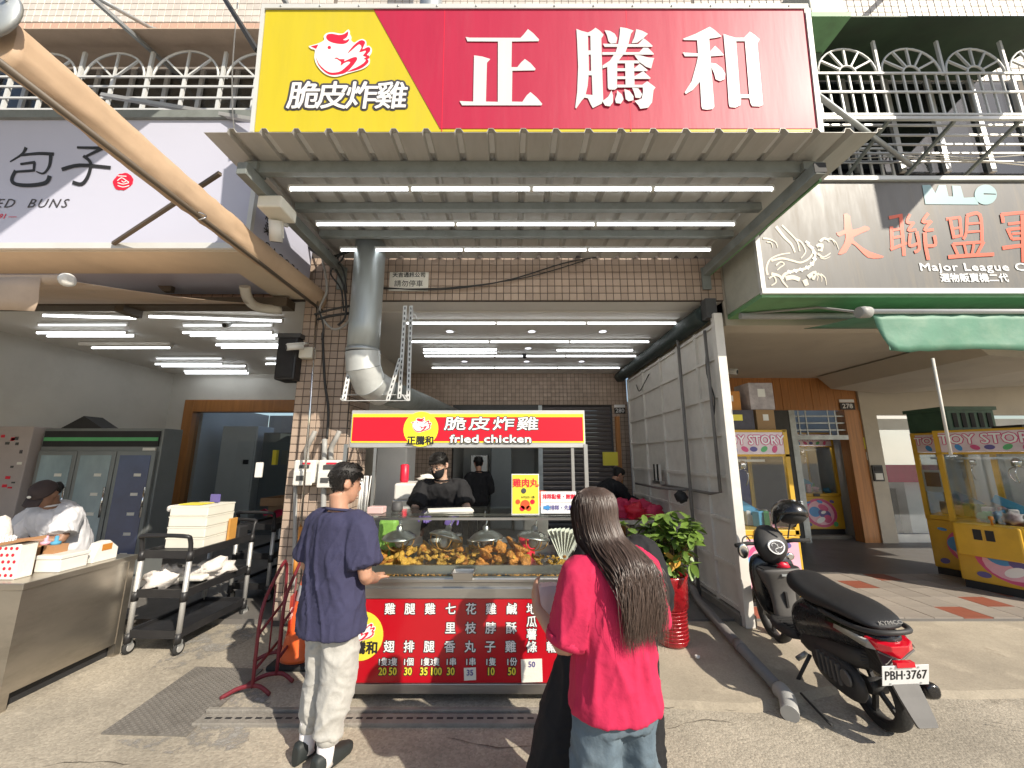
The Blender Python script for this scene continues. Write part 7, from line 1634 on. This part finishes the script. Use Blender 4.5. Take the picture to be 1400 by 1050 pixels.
# boy from behind in a navy tee
def J0(**k):
    d = dict(pel=(0,0,.84), chest=(0,0,1.12), neck=(0,-.012,1.335), head=(0,.025,1.485), sh=((-.165,0,1.25),(.165,0,1.25)), el=((-.235,-.02,1.0),(.235,-.02,1.0)), wr=((-.15,.17,.95),(.15,.17,.95)),
             hand=(((.5,.8,.1),(0,.2,-1)),((-.5,.8,.1),(0,.2,-1))), hip=((-.085,0,.80),(.085,0,.80)), kn=((-.09,.02,.45),(.09,.02,.45)), an=((-.095,-.01,.07),(.095,-.01,.07)))
    d.update(k); return d
human('person', 'person in navy tee and pale grey joggers standing at the stall, seen from behind', (-1.055,2.47,0), R(-24),
      J0(hyaw=R(-20), hpitch=R(-10), rx=.162, ry=.112, wr=((-.12,.20,.93),(.13,.20,.90)), el=((-.245,.0,.99),(.245,-.01,.985)), an=((-.10,-.01,.07),(.075,-.04,.07)), kn=((-.085,.03,.45),(.085,.0,.45)), X=(1,0,-.02)),
      'skin', dict(mat='cloth_navy', hem=.665, ease=.020, sleeve=.80, flare=1.06, fold=.022, fold2=.008), dict(mat='cloth_grey', r=(.102,.088,.064), cut=.10, cuff=True, sock=True, fold=.024), 'hair_black')

# woman in pink with long hair
def long_hair(t, H, J):
    b = MB(); rn = random.Random(4); W_ = MB()
    back = V(J['chest']).y - .155
    for i in range(3000):
        th = rn.gauss(math.pi, .85)
        side = math.sin(th)
        start = H(hpt(th, rn.uniform(.085,.118), .017)); top_ = H((.012*side, -.01, .134))
        p1 = H(hpt(th, .06, .018+rn.uniform(0,.007))); p2 = H(hpt(th, -.02, .018+rn.uniform(0,.010))); q3 = hpt(th, .0, .016+rn.uniform(0,.012)); p3 = H((q3.x*.96, q3.y, -.095))
        L_ = rn.uniform(.17,.36); off = rn.uniform(-.012,.014)
        ax = H((0,0,0)).x
        xx = ax + side*(.055+rn.uniform(0,.028)) + .045 + rn.gauss(0,.012); wav = rn.uniform(0,6.28)
        pts = [top_, start, p1, p2, p3]
        z0 = p3.z
        for k in range(1,6):
            t_ = k/5; z = z0 - L_*t_; bx_ = p3.x + (xx-p3.x)*min(1,t_*1.6)*1.0; by = p3.y + (back-p3.y)*min(1,t_*2.2) + off - .02*math.sin(t_*3)
            pts.append(V((bx_ + .012*math.sin(wav+t_*5) + .02*t_, by + .006*math.cos(wav+t_*6), z)))
        P_, _ = spline(pts, [1]*len(pts), 2); wd = rn.uniform(.0008,.0022); k0 = len(b.v); tw = rn.uniform(-.5,.5)
        for j, p in enumerate(P_):
            ta = j/(len(P_)-1); ww = wd*(1-ta**3*.85); d = V((math.cos(tw), math.sin(tw)*.6, 0)); b.v += [tuple(p-d*ww), tuple(p+d*ww)]
        for j in range(len(P_)-1): b.f.append((k0+2*j,k0+2*j+1,k0+2*j+3,k0+2*j+2)); b.smooth.append(True)
    b.build('long_hair','hair_brown',t,world=False,kind='stuff')
def polo(t, H, J):
    W = dict(world=False)
    for s_ in (0,):
        sh, el = V(J['sh'][s_]), V(J['el'][s_]); p = sh.lerp(el,.86); d = (el-sh).normalized(); MB().tube([p-d*.018,p+d*.012],.086,20).build('sleeve_band','cloth_pink',t,**W)
human('person', 'person in deep pink polo and blue jeans with long dark hair, seen from behind', (.395,1.67,0), R(20),
      J0(pel=(0,0,.82), chest=(.0,.0,1.06), neck=(-.01,.0,1.27), head=(-.03,.05,1.40), sh=((-.138,0,1.185),(.138,-.01,1.20)), el=((-.19,.03,.935),(.185,.01,.95)), wr=((-.235,.20,1.02),(.10,.18,.93)), sw=.145, hand=(((.15,.6,.7),(.9,.1,.2)),((-.6,.8,.1),(0,.2,-1))), rx=.135, ry=.108, hyaw=R(24), hpitch=R(-14), hip=((-.07,0,.77),(.07,0,.77)), kn=((-.09,.02,.43),(.09,.02,.43)), arm=.88, hs=.90),
      'skin', dict(mat='cloth_pink', hem=.725, ease=.015, sleeve=.86, flare=1.04, fold=.022, fold2=.01, name='polo_shirt'), dict(mat='denim', r=(.088,.085,.085), cut=.03, fold=.03), 'hair_brown', 'long', (long_hair, polo))
# companion in black mostly hidden behind her
def tote(t, H, J):
    b = MB(); b.loft([[V((x*w_, .17+.02*math.sin(x*7), z)) for x in (-1,-.5,0,.5,1)] + [V((x*w_, .24, z)) for x in (1,.5,0,-.5,-1)] for z, w_ in ((.72,.10),(.78,.13),(.86,.13),(.93,.10))]); o = b.build('held_bag','cloth_pinkpale',t,world=False); o.location = (-.22,.0,.02)
human('person', 'person in black cardigan and black wide trousers half hidden behind the pink shirt', (.50,2.16,0), R(6),
      J0(pel=(.02,0,.82), chest=(.06,0,1.06), neck=(.04,.0,1.22), head=(-.01,.06,1.325), sh=((-.085,0,1.15),(.20,0,1.15)), el=((-.13,-.02,.92),(.26,-.02,.92)), wr=((-.18,.16,.86),(.16,.18,.9)), sw=.14, rx=.14, hip=((-.09,0,.77),(.10,0,.77)), kn=((-.23,.0,.43),(.11,.02,.43)), an=((-.32,-.02,.07),(.10,.0,.07)), hyaw=R(5)),
      'skin', dict(mat='cloth_black', hem=.80, ease=.022, sleeve=1.5, name='cardigan'), dict(mat='cloth_black', r=(.125,.13,.14), cut=.0, fold=.02), 'hair_black', 'short', (tote,))
# vendor
def vendor_x(t, H, J):
    W = dict(world=False); b = MB(); n, m = 15, 7
    b.loft([[H(hpt(R(-80+160*k/n), -.112+.102*j/m, .008+.006*math.cos(R(-80+160*k/n))*math.sin(math.pi*j/m))) for k in range(n+1)] for j in range(m+1)], False, True, False); o = b.build('face_mask','cloth_black',t,**W); o.modifiers.new('t','SOLIDIFY').thickness = .002
    for s_ in (-1,1): MB().tube([H((s_*.034+.025*math.cos(a), .104, .010+.018*math.sin(a))) for a in [2*math.pi*k/14 for k in range(15)]],.0018,5,cap=False).build('spectacle_rim','chrome',t,**W); MB().tube([H((s_*.058,.100,.014)),H((s_*.076,.0,.016))],.0018,5).build('spectacle_arm','chrome',t,**W)
    MB().tube([H((-.01,.104,.013)),H((.01,.104,.013))],.0018,5).build('spectacle_bridge','chrome',t,**W)
    for s_ in (0,1):
        b = MB(); hd_, hn = J['hand'][s_]; wr = V(J['wr'][s_]); add_hand(b, wr, hd_, hn, 1.06, .5, side=1 if s_ else -1); d = (V(J['el'][s_])-wr).normalized(); b.tube([wr+d*.05, wr-d*.01],[.035,.032],12); soft(b.build('glove','glove',t,**W),.006,2)
    o_ = wloc(t); text('LIFE SUCKS', 'print_white', None, V((0,0,0)), (1,0,0), (0,0,1), .03) if False else None
human('person', 'person in black tee, face mask and glasses tending the stall behind the glass', (-.74,4.28,.05), R(186),
      J0(pel=(0,0,.90), chest=(0,.14,1.18), neck=(.0,.23,1.375), head=(.03,.30,1.515), sh=((-.185,.18,1.30),(.185,.18,1.30)), el=((-.27,.30,1.06),(.26,.34,1.06)), wr=((-.14,.56,1.06),(.11,.60,1.09)), hand=(((.3,.9,-.2),(0,-.2,-1)),((-.2,.9,-.1),(0,-.2,-1))), sw=.185, rx=.17, hpitch=R(-24), hyaw=R(-28), hip=((-.09,0,.86),(.09,0,.86)), kn=((-.09,.02,.48),(.09,.02,.48))),
      'skin_light', dict(mat='cloth_black', hem=.80, ease=.022, sleeve=.7), dict(mat='cloth_black', r=(.11,.08,.065)), 'hair_black', 'short', (vendor_x,))
human('person', 'person in dark clothes in the shade further back behind the vendor', (-.62,7.3,.05), R(20),
      J0(), 'skin', dict(mat='cloth_black', hem=.80, sleeve=1.6), dict(mat='cloth_black', r=(.11,.08,.065)), 'hair_black', voxel=.014)
# worker bending over the red bags
human('person', 'person in black with hair tied up bending over the red bags by the shutter', (1.42,6.55,.05), R(-70),
      J0(pel=(0,-.05,.86), chest=(0,.16,1.07), neck=(0,.32,1.2), head=(0,.41,1.30), sh=((-.165,.26,1.13),(.165,.26,1.13)), el=((-.22,.42,.95),(.22,.44,.93)), wr=((-.14,.66,.90),(.14,.68,.88)), hand=(((.2,.8,-.4),(0,-.2,-1)),((-.2,.8,-.4),(0,-.2,-1))), hpitch=R(-35)),
      'skin', dict(mat='cloth_black', hem=.78, sleeve=1.75), dict(mat='cloth_black', r=(.115,.085,.07)), 'hair_black', 'bun', voxel=.012)
# bun shop worker
def bunx(t, H, J):
    W = dict(world=False); n, m = 28, 8; b = MB()
    b.loft([[H(hpt(2*math.pi*k/n, .035+(.118-.035)*math.sin(j/m*math.pi/2), .018)) for k in range(n)] for j in range(m+1)]); b.build('cap','cap_brown',t,**W)
    b = MB(); b.loft([[H((x, .088+y*(1-(x/.085)**2*.5), .045-.03*y/.09-.02*(x/.08)**2)) for x in [-.075+.0125*i for i in range(13)]] for y in (-.02,.03,.06,.085)],False,True,False); o = b.build('cap_brim','cap_brown',t,**W); o.modifiers.new('t','SOLIDIFY').thickness = .004
    MB().ball(H((.0,.108,.085)),(.025,.006,.012),12,6).build('cap_badge','paper',t,**W)
    MB().ball(H((0,-.115,-.03)),(.045,.04,.06),12,8,.3).build('hair_bun','hair_black',t,**W)
    for i in range(3): MB().tube([V((-.06+.05*i+.02*math.cos(a), .0+.10+.001, 1.05+.025*math.sin(a))) for a in [k*.7 for k in range(8)]],.003,5).build('shirt_print','print_dark',t,**W)
human('person', 'person in white tee and brown cap bending over the bun counter', (-4.42,4.02,.0), R(172),
      J0(pel=(0,0,.84), chest=(.0,.10,1.06), neck=(-.02,.17,1.20), head=(-.04,.25,1.305), sh=((-.185,.13,1.12),(.18,.13,1.12)), el=((-.28,.22,.90),(.28,.24,.90)), wr=((-.10,.42,.92),(.14,.42,.92)), hand=(((.6,.7,0),(0,-.2,-1)),((-.3,.9,-.1),(0,-.2,-1))), rx=.175, ry=.125, hpitch=R(-42), hyaw=R(14), hroll=R(-6), arm=1.1),
      'skin_dark', dict(mat='cloth_white', hem=.72, ease=.028, sleeve=.8), dict(mat='denim', r=(.12,.09,.07)), 'hair_black', 'none', (bunx,))
finish_soft()
finish_print()
